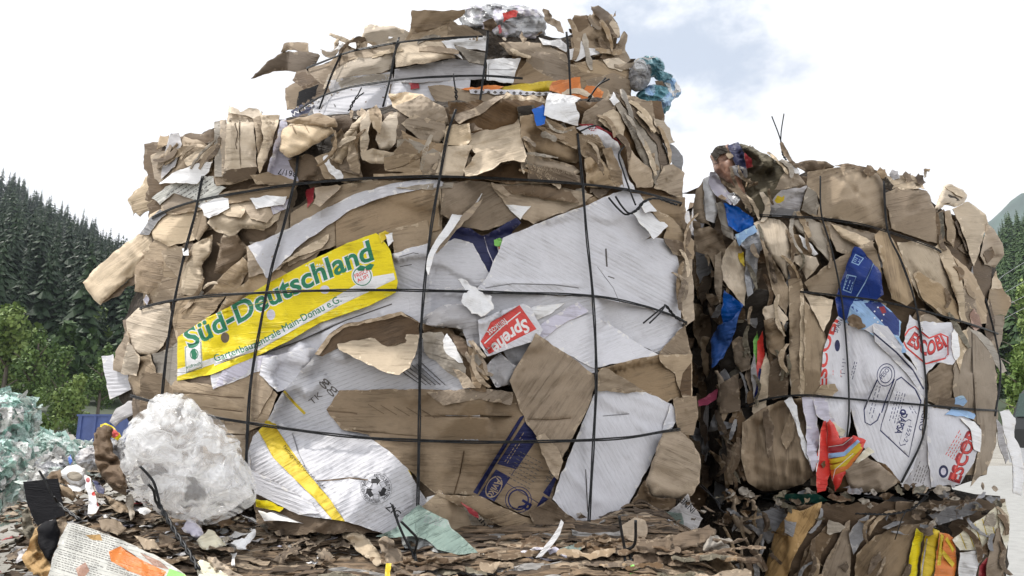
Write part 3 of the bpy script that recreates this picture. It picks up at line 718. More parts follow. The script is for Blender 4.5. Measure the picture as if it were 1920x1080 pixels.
# ---------------------------------------------------------------- top bale
oT = "572,262 560,180 570,150 610,118 660,95 740,72 800,50 880,45 960,60 1050,72 1120,45 1150,60 1165,120 1175,180 1190,262"
core(T_, oT, 3.1, sink=.03, seed=2); sidescraps(T_, oT, 3.1, 60, seed=4)
wire(T_, "560,206 600,182 650,165 700,156 760,148 820,144 905,142 980,147", back=(.5, 0))
wire(T_, "575,128 650,99 700,88 760,78 830,72 905,68", back=(.5, 0))
wire(T_, "640,100 622,140 608,178 598,205", r=.002, horiz=False)
wire(T_, "748,70 738,110 732,145 718,200", horiz=False)
wire(T_, "915,45 913,90 906,145 898,205", horiz=False)
wire(T_, "1062,60 1066,100 1068,140 1070,182", horiz=False)
def t(*a, **k): return sheet(T_, *a, **k)
t('tand', "555,135 700,95 760,180 700,262 560,262", bend=.2)
t('tand', "960,95 1170,80 1185,262 960,262", bend=.2)
t('tand', "470,147 482,136 500,116 512,110 530,98 560,96 592,100 600,104 590,124 566,133 545,133 515,133 492,140 478,146", free=True, lvl=.0, bend=.15, tilt=(-.03, -.02), puff=.01, name='carton_flap', label='dark flap pointing out to the left at the top')
t('tanm', "526,98 532,82 548,79 578,81 579,97 560,96 540,93", free=True, lvl=.015, bend=.1, puff=.01)
t('tanm', "535,165 560,150 575,140 592,160 565,185 552,205 538,206", puff=.02)
t('black', "560,172 598,158 590,186 556,200", bend=.05)
t('navy', "545,208 592,184 588,206 550,224", name='printed_board', bend=.05, marks=[mtext("Ware", "548,219 584,198", 7, 'whiteb', .01)])
t('brown', "548,150 556,135 590,132 596,155 570,168", puff=.03, crum=.01, cs=14)
t('greyd', "570,232 577,215 600,185 622,172 648,165 640,215 628,262 570,262", bend=.05)
t('white', "583,196 612,176 662,161 732,157 726,210 640,262 600,262", bend=.06, tilt=(0, .01))
t('white', "735,153 800,146 882,148 884,200 800,225 720,225", bend=.05)
t('lgreen', "733,155 748,148 762,136 764,150 750,154", name='paper_scrap', bend=0, tear=3)
t('dred', "766,155 784,155 786,166 770,168", name='paper_scrap', bend=0)
t('tan', "802,161 826,159 862,166 906,168 985,168 985,262 830,262 822,200", bend=.12, tilt=(0, .01), puff=.012)
t('tanm', "575,131 612,119 657,107 640,135 613,167", bend=.05)
t('tanm', "607,127 640,98 664,76 700,84 700,100 650,115", bend=.1, tilt=(0, .02))
t('tanl', "606,168 615,140 650,118 700,92 722,82 742,95 737,128 700,140 640,148", puff=.035, pr=34, bend=.2, tilt=(0, .02))
t('grey', "612,150 640,146 735,134 736,158 660,163 622,176", tilt=(0, -.01), bend=.04)
t('grey', "740,130 790,120 850,109 905,117 910,148 870,150 735,156", tilt=(0, .01), bend=.04)
t('greyt', "628,148 700,140 735,137 735,148 640,166", bend=.04)
t('whiteb', "600,92 620,88 655,68 656,82 640,96 612,97", puff=.01, crum=.01, cs=14, tilt=(0, .03))
t('tan', "640,104 644,84 662,70 690,82 740,82 738,96 700,108 652,106", puff=.02, tilt=(0, .02))
t('tanl', "675,78 684,49 700,46 735,48 770,62 768,72 745,82 705,84", puff=.035, pr=24, bend=.15, tilt=(0, .02))
t('tanl', "741,98 752,80 790,74 832,74 848,96 854,108 800,118 742,126", puff=.04, pr=30, bend=.2)
t('tanm', "770,50 772,19 820,20 872,18 866,30 845,42 838,65 800,68 760,77", bend=.1, tilt=(0, -.03), lvl=.02, label='dark board standing up at the top left edge')
t('tan', "765,78 772,66 838,46 845,60 862,66 830,74 790,76", puff=.02, tilt=(0, .03))
t('tanm', "838,66 846,38 858,46 880,50 906,66 890,75 862,72", puff=.02, crum=.012, cs=16)
t('whiteb', "827,77 870,70 914,66 912,96 880,92 852,84 868,112 846,100", bend=.08, tilt=(0, .015))
t('greyt', "852,86 880,93 912,100 910,121 880,117", bend=.1, tilt=(0, -.02))
t('whiteb', "912,112 940,109 977,108 962,156 912,150", bend=.02, marks=[mline("915,130 970,131", 1.6, 'grey'), mline("916,120 916,150", 1.6, 'grey')])
t('tan', "935,80 985,78 1018,82 1062,102 1068,120 1030,106 985,108 955,102", puff=.02, bend=.15, tilt=(0, .01))
t('tanm', "962,156 975,130 992,108 1030,112 1060,122 1110,116 1150,118 1185,130 1180,160 1172,178 1110,172 1050,158", puff=.03, pr=30, bend=.3, crum=.014, cs=34)
t('tanm', "1005,96 1035,100 1068,122 1080,150 1040,150 1000,128 986,112", puff=.03, bend=.2)
t('tan', "1075,118 1120,112 1160,110 1180,125 1172,148 1130,140 1090,135", puff=.03, crum=.012, cs=24, tilt=(0, .02))
t('tanm', "1072,104 1070,72 1090,58 1100,30 1112,26 1108,12 1122,10 1148,30 1160,60 1155,84 1140,104 1105,98", puff=.05, pr=32, bend=.35, crum=.016, cs=26, curl=.02)
t('tand', "1070,42 1077,28 1100,28 1112,40 1090,60 1070,66 1078,52", puff=.02, crum=.01, cs=12)
t('tand', "1108,16 1122,10 1140,22 1158,44 1150,60 1128,40", puff=.015, bend=.2)
t('tanl', "1148,34 1160,50 1162,70 1150,72 1140,50", puff=.015)
t('tanm', "1148,100 1160,78 1170,58 1177,66 1172,92 1182,112 1172,120 1152,112", puff=.025, bend=.2)
t('whiteb', "1010,70 1030,76 1052,74 1066,90 1062,98 1040,86 1018,84", crum=.014, cs=14, bend=0, tilt=(0, .02))
t('whiteb', "1066,92 1078,90 1090,76 1098,88 1130,94 1128,99 1102,104 1080,115 1068,112", crum=.014, cs=18, bend=.1, tilt=(0, .03))
t('tand', "1130,98 1150,104 1155,110 1140,112 1125,108", tilt=(0, -.02))
t('tanl', "1130,112 1160,108 1182,122 1165,134 1140,126", crum=.012, cs=12)
t('tanm', "1098,150 1150,136 1182,150 1186,190 1150,200 1108,200", puff=.035, bend=.3)
t('tan', "1110,160 1140,168 1150,190 1130,200 1105,190", puff=.02, bend=.3)
t('ybright', "930,168 970,158 1042,151 1060,165 1020,173 975,171", name='printed_board', bend=.03, label='yellow printed strip')
t('orange', "1036,153 1088,144 1091,181 1064,180 1030,170", name='printed_board', bend=.05)
t('orange', "865,167 915,159 945,162 935,168 890,170", name='printed_board', bend=.02)
t('white', "880,168 960,168 1035,173 1034,180 950,176 882,175", bend=.02, name='printed_board', marks=[mpoly([(x - 4, 171.8 + (x - 880) * .03), (x, 168.6 + (x - 880) * .03), (x + 4, 171.8 + (x - 880) * .03), (x, 175 + (x - 880) * .03)], 'dink') for x in range(892, 1030, 12)])
t('tan', "1080,182 1110,176 1120,215 1090,225 1070,200", puff=.02, bend=.3)
t('orange', "1082,184 1100,160 1120,164 1132,172 1122,196 1102,200 1092,192", crum=.016, cs=22, bend=.1)
t('filmg', "560,262 575,225 620,212 700,222 760,262", crum=.012, cs=20, bend=0)
t('tand', "1130,190 1190,186 1215,262 1120,262", puff=.03)
T_lr = dict(root=rt)
blob('crumpled_film', "862,36 868,22 885,9 905,12 925,7 950,14 975,10 1000,16 1022,38 1020,62 1005,76 975,78 935,78 912,64 890,52 870,50", 2.30, .075, 'film', ['film', 'filmg', 'lav', 'film'], crum=.035, cs=.05, seed=21, root=rt, jag=.12)
sheet(T_, 'red', "942,24 960,19 972,22 968,32 956,34 944,42", name='paper_scrap', free=True, lvl=.05, crum=.012, cs=10, bend=0, label='small red scrap in the crumpled white film')
sheet(T_, 'brown', "905,42 925,34 932,48 922,58 908,54", name='paper_scrap', free=True, lvl=.045, crum=.01, cs=10, bend=0)
sheet(T_, 'dred', "933,48 938,46 940,62 935,63", name='paper_scrap', free=True, lvl=.045, bend=0)
sheet(T_, 'tanm', "1018,16 1030,20 1034,34 1050,40 1058,62 1046,58 1030,44 1020,34", free=True, lvl=.02, crum=.02, cs=10, tear=4)
blob('teal_film', "1196,124 1202,108 1222,106 1238,112 1244,134 1262,140 1258,150 1240,152 1226,144 1210,140", 2.46, .05, 'teal', ['teal', 'filmg', 'teal'], crum=.03, cs=.04, seed=31, root=rt, jag=.14)
blob('teal_film', "1192,178 1205,168 1232,160 1252,166 1266,174 1258,192 1250,210 1232,217 1214,204 1198,194", 2.44, .05, 'ltblue', ['ltblue', 'teal'], crum=.03, cs=.05, seed=33, root=rt, jag=.1)
blob('crumpled_film', "1244,142 1260,146 1270,158 1277,172 1262,186 1250,180 1252,164", 2.46, .03, 'whiteb', ['whiteb', 'ltblue'], crum=.02, cs=.03, seed=34, root=rt, jag=.14)
blob('crumpled_film', "1180,132 1196,118 1212,120 1220,140 1214,160 1192,172 1180,164", 2.42, .05, 'greyd', crum=.015, cs=.05, seed=35, root=rt)
blob('crumpled_film', "1195,112 1206,112 1212,122 1206,142 1196,140", 2.38, .02, 'film', crum=.015, cs=.03, seed=36, root=rt)
sheet(T_, 'brown', "1228,152 1250,150 1258,162 1250,178 1236,172", free=True, lvl=.02, crum=.02, cs=12)

# ---------------------------------------------------------------- main bale
oM = "262,890 248,800 222,745 222,700 240,660 232,600 262,520 262,470 285,400 300,330 330,270 410,235 500,225 620,215 800,190 980,190 1120,182 1190,200 1240,270 1262,330 1268,420 1285,500 1285,620 1290,760 1290,900 1288,990 1200,1030 900,1040 600,1030 300,1000"
core(M_, oM, 2.95, sink=.035, seed=5); sidescraps(M_, oM, 2.95, 110, seed=6)
wire(M_, "285,408 330,388 380,374 470,358 560,345 700,334 820,331 960,336 1100,346 1200,360 1278,381", back=(.6, .6))
wire(M_, "262,578 300,568 340,561 420,553 560,546 700,544 800,545 960,549 1110,555 1200,572 1262,592 1288,606", back=(.6, .6))
wire(M_, "245,742 300,757 380,778 460,792 600,812 700,822 785,826 900,829 1000,828 1110,825 1180,820 1245,809 1275,805", back=(.6, .5))
wire(M_, "303,752 308,700 315,640 328,560 345,480 358,430 366,400 380,330", horiz=False, )
wire(M_, "459,940 463,830 470,720 490,600 510,500 530,430 545,370 556,320 560,250", horiz=False)
wire(M_, "783,960 786,800 788,650 795,545 808,430 825,330 840,250 855,205", horiz=False)
wire(M_, "1103,1000 1113,825 1118,700 1112,560 1100,440 1092,340 1083,250", horiz=False)
def m(*a, **k): return sheet(M_, *a, **k)
# inner mass that shows in the gaps
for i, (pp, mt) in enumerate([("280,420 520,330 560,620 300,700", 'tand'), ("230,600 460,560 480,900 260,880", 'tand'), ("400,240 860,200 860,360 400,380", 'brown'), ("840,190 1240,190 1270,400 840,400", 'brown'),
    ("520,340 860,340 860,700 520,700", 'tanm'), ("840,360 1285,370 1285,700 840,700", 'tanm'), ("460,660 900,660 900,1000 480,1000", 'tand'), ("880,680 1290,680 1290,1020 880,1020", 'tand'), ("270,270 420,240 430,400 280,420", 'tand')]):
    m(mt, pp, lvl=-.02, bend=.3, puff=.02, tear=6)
def scraps(B, n, boxes, seed, mats, size=(8, 26), lv=(0, .03), **k):
    rg = np.random.default_rng(seed)
    for q in range(n):
        x0, y0, x1, y1 = boxes[rg.integers(len(boxes))]; x = rg.uniform(x0, x1); y = rg.uniform(y0, y1); s_ = rg.uniform(*size); asp = rg.uniform(.25, .9); a_ = rg.uniform(0, 3.14); kk = rg.integers(4, 7)
        an = np.sort(rg.uniform(0, 6.28, kk)); rr = rg.uniform(.6, 1.1, kk) * s_; X = np.cos(an) * rr; Y = np.sin(an) * rr * asp
        pts = np.stack([x + X * math.cos(a_) - Y * math.sin(a_), y + X * math.sin(a_) + Y * math.cos(a_)], 1)
        if np.abs(np.cross(np.diff(pts, axis=0)[:-1], np.diff(pts, axis=0)[1:])).max() < 30: continue
        sheet(B, mats[rg.integers(len(mats))], pts, lvl=rg.uniform(*lv), tear=2.5, bend=.3, puff=float(rg.choice([0, .01, .02])), pr=9, tilt=(rg.uniform(-.012, .012), rg.uniform(-.01, .025)), **k)
scraps(M_, 70, [(290, 260, 860, 345), (860, 200, 1250, 360), (250, 400, 520, 560), (560, 580, 920, 740)], 101, ['tan', 'tanm', 'tand', 'tanl', 'tan', 'greyt'], (14, 40), (-.01, .02))
# --- left flank, bundles of soft board
m('tan', "265,470 300,440 345,470 345,560 270,575", puff=.03, pr=40, bend=.25)
m('tanl', "281,402 318,386 350,388 372,400 376,428 364,450 315,462 288,448 278,425", puff=.045, pr=34, bend=.3)
m('tan', "362,398 388,392 392,424 372,452 358,440", puff=.03, pr=20)
m('tanl', "388,418 405,385 430,368 470,365 505,378 528,392 522,412 495,432 455,428 436,446 402,432", puff=.045, pr=30, bend=.4, crum=.014, cs=34)
m('tanl', "400,392 440,378 460,390 452,408 420,402", puff=.025, pr=12)
m('tan', "455,385 500,380 520,398 500,418 470,410", puff=.03, pr=14, bend=.3)
m('tand', "415,445 445,440 470,470 430,515 400,512", puff=.02, tilt=(-.02, 0))
m('tan', "302,470 340,462 372,478 352,510 338,522 312,500", puff=.035, pr=24, bend=.25)
m('tanm', "252,500 268,484 305,490 306,528 278,552 252,546", puff=.035, pr=24, bend=.25)
m('tanm', "305,520 335,520 340,545 310,560 290,550", puff=.02)
m('tanl', "362,458 398,440 396,470 378,498 382,530 360,555 338,552 340,522", puff=.03, pr=22, bend=.3, curl=.02)
m('tan', "280,560 300,545 340,540 345,560 290,572", puff=.02)
m('tanl', "236,600 262,576 318,568 324,600 306,648 290,666 252,668 240,645", puff=.06, pr=42, bend=.2)
m('tanm', "212,694 216,660 238,620 246,662 240,702", puff=.02, crum=.01, cs=20)
m('greyt', "285,664 312,655 335,640 335,745 300,748 292,700", bend=.06)
m('tan', "246,672 282,664 302,730 292,746 255,742 240,712", puff=.03, pr=20, tilt=(.02, 0))
m('tanl', "226,700 240,640 262,668 256,705", bend=.05, tilt=(0, .01))
m('white', "190,668 212,664 214,682 240,703 246,730 206,749 196,700", free=True, lvl=-.02, bend=.05, label='grey-white flap sticking out at the left edge')
# boards behind the yellow sign
m('tan', "325,570 345,555 425,550 400,586 370,618 332,640 324,610", tilt=(.01, -.01), bend=.06)
m('tanm', "380,555 440,500 470,468 600,470 560,545", bend=.08, tilt=(0, -.01))
m('tan', "380,560 420,512 455,482 470,500 440,555", bend=.05)
m('tan', "425,556 470,520 520,505 560,520 480,590 400,600", bend=.05)
m('tan', "300,745 330,712 400,722 480,665 497,712 520,740 500,795 462,810 400,785", bend=.10, marks=[mline("312,738 360,737 420,744 458,746", 2, 'tand'), mline("400,766 455,772", 1.5, 'tand')])
m('tanm', "262,700 305,700 330,745 330,790 262,790", bend=.12)
m('tan', "380,780 460,792 462,870 440,890 380,880", bend=.08, marks=[mline("420,814 460,815", 1.8, 'brown')])
m('tan', "466,700 484,672 500,690 512,730 480,790 466,800", bend=.2, puff=.01)
# upper middle boards
m('tan', "545,400 600,368 640,346 720,338 826,342 832,470 760,455 700,440 600,470 540,500", bend=.06, tilt=(0, -.01))
m('tanm', "626,380 700,360 820,352 826,430 735,455 720,436 628,480", bend=.08, tilt=(0, -.015), marks=[mline("628,405 629,475", 2, 'brown')])
m('tan', "735,430 800,412 808,440 806,470 740,480", bend=.05)
m('tanm', "830,348 880,338 918,342 945,372 975,402 968,416 905,432 862,425 826,400", bend=.10)
m('tan', "920,345 985,340 1060,352 1112,366 1090,384 1000,420 962,400", bend=.12, tilt=(0, .01))
m('tand', "935,348 1000,346 1070,358 1086,380 1030,374 960,362", puff=.015, bend=.15)
m('whiteb', "948,384 996,386 976,412", bend=.02)
m('tan', "920,342 940,346 958,366 952,370 930,356", bend=.1, curl=.02)
m('lav', "500,362 545,354 540,390 512,402", bend=.1)
m('dred', "574,356 590,350 588,376 576,390", bend=.02, name='paper_scrap')
m('tan', "590,352 632,346 640,350 612,376 600,388 586,382 592,368", bend=.1, curl=.02)
m('tan', "462,462 520,440 545,480 524,505 466,520", bend=.08)
m('tanl', "512,502 545,482 580,458 617,438 614,452 602,466 560,480 530,494", lvl=.02, tilt=(0, .03), bend=.08, curl=.015)
m('white', rf=folds((500, 490, 830, 345, .006, 16)), pts="465,461 505,445 560,418 600,396 660,366 735,344 800,336 825,338 836,346 812,352 762,360 700,376 660,392 612,424 560,462 522,500 500,522", lvl=.02, bend=.06, tilt=(0, .012), name='white_board', label='long curved white strip')
m('greyt', "742,352 800,345 850,342 848,352 800,356", bend=.05)
# navy board and whites round it
m('white', "735,476 770,464 805,455 806,545 745,545", bend=.06, name='white_board', marks=[mline("748,482 775,474 785,476", 1.5, 'dink'), mline("750,500 772,496", 1.5, 'dink')])
m('navy', "806,486 822,460 850,424 882,428 905,442 930,430 968,408 977,418 960,436 940,470 926,520 900,530 850,500", bend=.04, name='printed_board', label='navy blue board', marks=[mline("908,444 915,470 928,500", 1.6, 'lav')])
m('white', "804,478 822,462 852,447 886,456 917,512 896,545 804,545", bend=.05, name='white_board')
m('whiteb', "930,448 950,446 945,470 938,478 932,462", bend=0, tear=3, name='paper_scrap')
m('lgreen', "926,450 938,446 944,454 936,462 927,460", bend=0, name='paper_scrap')
m('orange', "934,462 944,468 946,478 938,480", bend=0, name='paper_scrap')
# lower field of white below the second wire
m('white', "560,548 800,540 800,600 700,640 560,665 400,730 395,700 470,655", bend=.05, tilt=(0, -.01), name='white_board', marks=[mline("480,668 560,640 650,600 735,570", 2.2, 'dink')])
m('lav', "400,728 420,690 480,668 520,665 485,690 440,712", bend=.05)
m('white', "800,545 900,540 1110,556 1120,700 1000,690 900,620 790,605", bend=.05, name='white_board')
m('white', "1110,548 1200,566 1282,598 1282,618 1236,664 1180,640 1136,606 1112,590", bend=.10, name='white_board', tilt=(.01, .01))
m('white', "1106,588 1140,606 1190,640 1236,665 1112,690 1008,636 1030,610", bend=.07, name='white_board', marks=[mline("1010,636 1060,600 1105,583", 1.2, 'greyd')])
m('lav', "1008,612 1050,585 1084,566 1104,584 1060,605 1012,640", bend=.03, name='white_board')
m('whiteb', "985,582 1010,572 1060,568 1030,590 1005,600", puff=.02, bend=.15)
m('tanm', "1236,660 1262,632 1284,610 1297,664 1240,668", bend=.12, tilt=(.02, 0))
m('tan', "1262,470 1298,486 1302,600 1286,612 1270,560", bend=.15, tilt=(.02, 0))
m('white', rf=folds((1112, 488, 1170, 610, .010, 16), (1140, 400, 1200, 470, -.008, 14), (1180, 470, 1270, 560, .008, 22), (1160, 380, 1216, 440, .007, 10), (925, 530, 1085, 534, .006, 9), (1120, 500, 1240, 590, -.006, 12), (1000, 412, 1040, 520, -.004, 16)), pts="888,546 905,530 917,512 930,480 938,462 943,446 1020,414 1104,384 1150,362 1168,357 1200,364 1216,396 1246,424 1206,452 1222,446 1260,448 1274,500 1277,596 1262,592 1200,575 1112,556 1000,552", lvl=.02, step=6, bend=.07, name='white_board', label='large white board in the upper right quarter', tear=1.5,
  marks=[mline("1136,466 1138,500", 3, 'dink'), mline("910,540 960,532 1040,534 1085,540", 2, 'greyd'), mline("1140,518 1152,522", 2, 'dink'), mline("1120,500 1150,540 1165,575", 1.2, 'greyd')])
m('tan', "1216,384 1262,410 1302,452 1300,486 1262,470 1244,446 1250,430 1228,404", puff=.02, bend=.15, tilt=(.02, 0))
m('tand', "1244,446 1275,452 1298,478 1290,488 1262,476", bend=.1)
m('whiteb', "1186,400 1200,386 1240,408 1253,424 1226,449 1216,434 1200,420", lvl=.055, free=True, curl=.03, pr=14, tilt=(-.01, .03), bend=.06, name='paper_flap')
m('whiteb', "1200,380 1216,376 1232,396 1210,400", lvl=.055, free=True, bend=.05, tilt=(0, .02), name='paper_flap')
# --- yellow sign
sm = [mpoly("333,692 396,672 484,644 600,574 690,520 738,512 741,524 600,590 484,657 398,683 332,706", 'whiteb')]
sm += [mpoly("346,650 378,640 380,690 348,700", 'whiteb'), mframe("347,651 377,641 379,689 349,699", 1.0, 'green'), mdisc(364, 664, 8, 10, 'green', inner=.8), mpoly("358,660 364,652 370,664 366,676 360,670", 'green'), mtext("vitfrisch", "350,692 377,683", 6, 'green', .01, .2)]
bl = "354,655 430,615 503,576 603,527 706,484"
sm += [mtext("Süd-Deutschland", bl, 37, 'whiteb', .06, .12), mtext("Süd-Deutschland", bl, 37, 'green', .026, .12)]
sm += [mpoly("400,671 484,642 560,598 640,555 644,569 560,613 484,656 402,686", 'whiteb'), mtext("Gartenbauzentrale Main-Donau e.G.", "403,679 484,650 560,607 641,565", 13.5, 'green', .012)]
sm += [mdisc(679, 517, 20, 20, 'whiteb'), mdisc(679, 518, 18, 18, 'green', inner=.9), mtext("FRISCH", "666,522 694,509", 7.5, 'red', .02), mtext("AUF!", "671,530 692,520", 7, 'red', .02),
       mpoly("668,504 676,497 686,500 682,508 672,508", 'green'), mpoly("684,500 694,494 702,496 696,506 687,507", 'green')]
sm += [mdisc(422, 633, 8, 10, 'tand'), mdisc(508, 590, 8, 10, 'lav'), mdisc(609, 543, 9, 8, 'lav')]
sm += [mline("350,610 440,580 520,560", .8, 'ydark')]
m('yellow', "333,632 380,600 430,575 500,532 580,490 650,456 705,437 716,446 732,470 746,528 742,548 690,574 600,605 540,640 480,668 396,702 332,714", lvl=.03, bend=.035, step=6, name='printed_sign', tear=.6, tilt=(0, .004), edge='ydark', marks=sm, label='yellow printed board reading Süd-Deutschland')
m('ydark', "710,438 722,432 730,436 726,446 716,456", bend=.03, lvl=.035)
m('whiteb', "722,440 736,436 738,452 728,462", bend=.03)
m('whiteb', "905,362 900,372 885,392 862,412 845,436 826,458 814,478 808,500 803,516 799,504 803,478 816,452 838,420 850,398 866,384 886,368 896,362", lvl=.07, free=True, tilt=(.01, .05), bend=.06, step=4, tear=1, name='paper_strip', label='long bright white strip curling forward beside the middle wire')
m('tanm', "905,372 900,384 880,408 856,430 836,456 818,476 822,462 842,430 868,402 888,384", lvl=.05, free=True, tilt=(0, -.02), bend=.06)
# --- open carton in the middle
m('white', "486,702 492,672 540,660 600,650 592,672 560,720 520,735 500,715", bend=.05, tilt=(0, .015), name='white_board')
m('lined', rf=folds((505, 735, 640, 655, .006, 18), (700, 700, 860, 720, .006, 12), (600, 680, 560, 800, -.005, 10)), pts="500,790 530,735 560,700 592,664 640,652 700,660 780,640 835,620 870,660 882,728 900,735 900,830 700,845 600,820", bend=.05, tilt=(0, -.01), step=7, ang=-20, name='white_board',
  marks=[mtext("gg", "600,714 628,742", 17, 'dink'), mline("532,733 552,756 572,776", 5, 'ydark'), mtext("TK", "585,760 606,742", 12, 'dink')] + [mline([(745 + i * 9, 690 - i * 2), (790 + i * 9, 722)], 1.3, 'dink') for i in range(6)])
m('brown', "590,664 600,650 618,626 645,608 700,597 752,584 786,604 786,640 700,650 640,646 604,668", lvl=.0, tilt=(0, -.02), bend=.08, label='dark inside of the open carton flap')
m('tan', "590,664 618,626 645,608 700,597 752,584 786,604 752,590 700,603 647,614 622,632 598,666", lvl=.045, tilt=(0, -.01), bend=.05)
m('tanl', "632,645 690,634 740,630 787,625 780,660 768,690 749,703 728,700 690,684 660,668 636,656", lvl=.06, free=True, tilt=(0, .045), bend=.03, name='carton_flap', label='light tan carton flap catching the light')
m('tanm', rf=folds((612, 770, 790, 778, -.006, 5), (796, 781, 960, 781, -.006, 5), (650, 806, 1040, 826, -.005, 6), (870, 840, 850, 930, -.008, 7), (900, 930, 1020, 970, .008, 10)), pts="612,768 636,732 700,730 800,730 962,735 990,780 1050,840 1046,885 1030,960 1008,975 900,930 815,925 765,880 690,815 640,805", lvl=.01, bend=.05, step=6.5, ang=2, name='printed_board', label='broad tan board with blue printing',
  marks=[mline("612,770 660,774 670,776", 3, 'tand'), mline("796,780 880,781 960,781", 2.2, 'tand'), mline("660,806 740,814 790,818", 2, 'tand'), mline("870,845 862,890 850,930", 2.5, 'brown')] + [mline([(690 + i * 24, 758 + i * 2), (720 + i * 24, 776 + i * 2)], 1.5, 'tand') for i in range(5)] + [
  mpoly("975,782 985,777 895,927 887,923", 'navy'), mpoly("983,792 1000,780 1013,815 968,880 932,870", 'navy'), mpoly("930,880 957,895 924,945 897,930", 'navy'), mdisc(926, 913, 22, 14, 'tan', -62, .88), mtext("Aviko", "932,896 912,930", 15, 'tan', .02),
  mdisc(972, 937, 20, 20, 'navy', 0, .86), mdisc(972, 937, 25, 25, 'navy', 0, .94), mtext("R", "982,934 970,954", 20, 'navy', .02), mline("930,893 1020,950", 1.2, 'navy'), mline("958,892 1012,812", 1.2, 'navy'),
  mpoly("1047,888 1030,932 1018,924 1040,892", 'navy'), mpoly("1018,930 1032,938 1008,975 995,968", 'navy'), mscribble(985, 882, 50, 60, 28, 8, 'dink', 3, 1.6), mscribble(965, 842, 60, 10, -57, 2, 'tan', 4, 1.3), mtext("REMA", "1036,872 1020,902", 12, 'dink')])
m('tanm', "800,735 900,728 962,735 958,760 900,748 830,760", bend=.12, marks=[mline("905,770 918,748", 2, 'brown')])
# torn chunk left of the red label
m('tand', "790,600 838,608 866,640 905,690 912,735 880,728 868,690 830,640 795,625", puff=.03, bend=.3)
m('greyt', "790,625 828,622 860,660 874,690 868,716 830,690 795,660", bend=.12, tilt=(0, .01))
m('brown', "845,625 880,640 905,668 912,700 890,690 862,660", lvl=.03, bend=.2, tilt=(0, -.03))
m('whiteb', "830,640 838,625 855,650 868,680 860,680 835,660", lvl=.03, bend=.1)
m('grey', "784,604 800,590 832,572 868,570 900,580 926,600 918,640 900,655 878,650 868,618 838,612 806,610", lvl=.035, bend=.15, puff=.02, pr=16, tilt=(0, .02), name='paper_flap')
m('greyd', "790,603 812,588 850,578 868,590 842,614 810,612", lvl=.05, free=True, bend=.06, tilt=(0, -.01))
m('whiteb', "866,568 872,545 858,524 866,522 884,536 905,548 922,556 926,580 902,594 884,588 874,575", free=True, lvl=.065, tilt=(0, .04), crum=.008, cs=20, tear=4, curl=.02, pr=10, name='paper_flap', label='bright torn white paper over the middle wire')
m('tanm', "878,648 905,668 912,694 900,728 886,725 880,690", lvl=.03, bend=.3, crum=.012, cs=18)
m('tan', "848,690 872,700 892,728 868,728", lvl=.02, bend=.3, crum=.01, cs=14)
m('greyt', "878,668 898,664 904,680 890,690", lvl=.04, bend=.2)
m('greyd', "940,655 975,640 1005,634 982,685 965,690", bend=.05)
m('grey', "908,690 938,662 968,686 956,722 930,726", puff=.015, bend=.12, lvl=.02)
m('white', "896,600 936,584 982,569 994,576 1018,618 1008,638 960,652 914,668 900,648", lvl=.04, bend=.03, tear=.8, name='printed_label', label='white board with a red label', edge='whiteb',
  marks=[mpoly("901,640 912,622 920,604 974,572 1006,617 960,640 917,664", 'red'), mtext("Sprehe", "986,597 950,620 919,650", 24, 'whiteb', .03, .25), mline("976,585 942,612 908,644", 2.2, 'whiteb'), mtext("feinkost", "946,596 912,622", 13, 'whiteb', .012)])
# hexagonal brown board and whites at the right
m('tanm', "1120,692 1180,676 1236,664 1298,664 1298,742 1262,748 1250,757 1200,735", bend=.08, tilt=(.02, 0))
m('tan', "1236,666 1298,664 1298,742 1280,745 1265,700 1240,680", bend=.06, tilt=(.02, 0), marks=[mpoly("1272,742 1280,700 1296,680 1296,742", 'brown')])
m('white', rf=folds((1098, 800, 1104, 1000, .010, 12), (1120, 770, 1262, 800, -.007, 16), (1130, 745, 1240, 830, .006, 10), (1060, 880, 1120, 940, .006, 14), (1180, 740, 1270, 775, .006, 9)), pts="1106,760 1118,732 1160,734 1210,735 1260,758 1277,775 1262,800 1238,830 1214,880 1192,920 1165,978 1112,1002 1068,970 1036,936 1050,895 1062,868", lvl=.012, bend=.06, step=6, ang=62, name='white_board', label='white board at the lower right', marks=[mline("1098,880 1102,960", 1.5, 'dink'), mline("1130,780 1180,776", 1.8, 'greyd')])
m('tan', "1118,700 1132,689 1165,706 1212,735 1160,736 1120,732", lvl=.02, bend=.1, tilt=(0, -.02))
m('tanm', rf=folds((1005, 626, 955, 714, .008, 8), (960, 716, 1112, 690, .007, 22), (985, 790, 1075, 786, -.007, 6), (1112, 702, 1050, 866, .006, 10)), pts="955,714 978,672 1005,624 1050,656 1086,680 1114,702 1114,730 1104,762 1078,812 1052,864 1044,872 1013,826 985,790 968,745", lvl=.03, bend=.07, step=6, ang=-55, tilt=(.01, .01), name='carton_flap', label='large hexagonal brown flap', marks=[mline("990,786 1040,787 1070,784", 2, 'tand')])
m('tan', "1005,820 1020,812 1046,840 1056,866 1046,900 1030,880", bend=.12)
m('white', "1258,756 1277,776 1262,800 1240,812", bend=.1, tilt=(.02, 0))
m('tanm', "1262,748 1306,742 1309,782 1300,816 1272,812 1266,776", lvl=.02, bend=.08, puff=.01, curl=.02)
m('tan', "1244,808 1272,806 1300,830 1314,862 1312,905 1296,930 1262,935 1222,932 1208,906 1226,858", lvl=.02, puff=.045, pr=30, bend=.15)
m('tand', "1176,960 1208,900 1222,930 1268,936 1262,956 1200,960", bend=.12)
m('grey', "1250,962 1272,945 1290,925 1300,950 1318,972 1308,990 1262,1000", name='newspaper_page', bend=.1, marks=[mtext("INNE", "1306,955 1282,932", 12, 'ink', .01)])
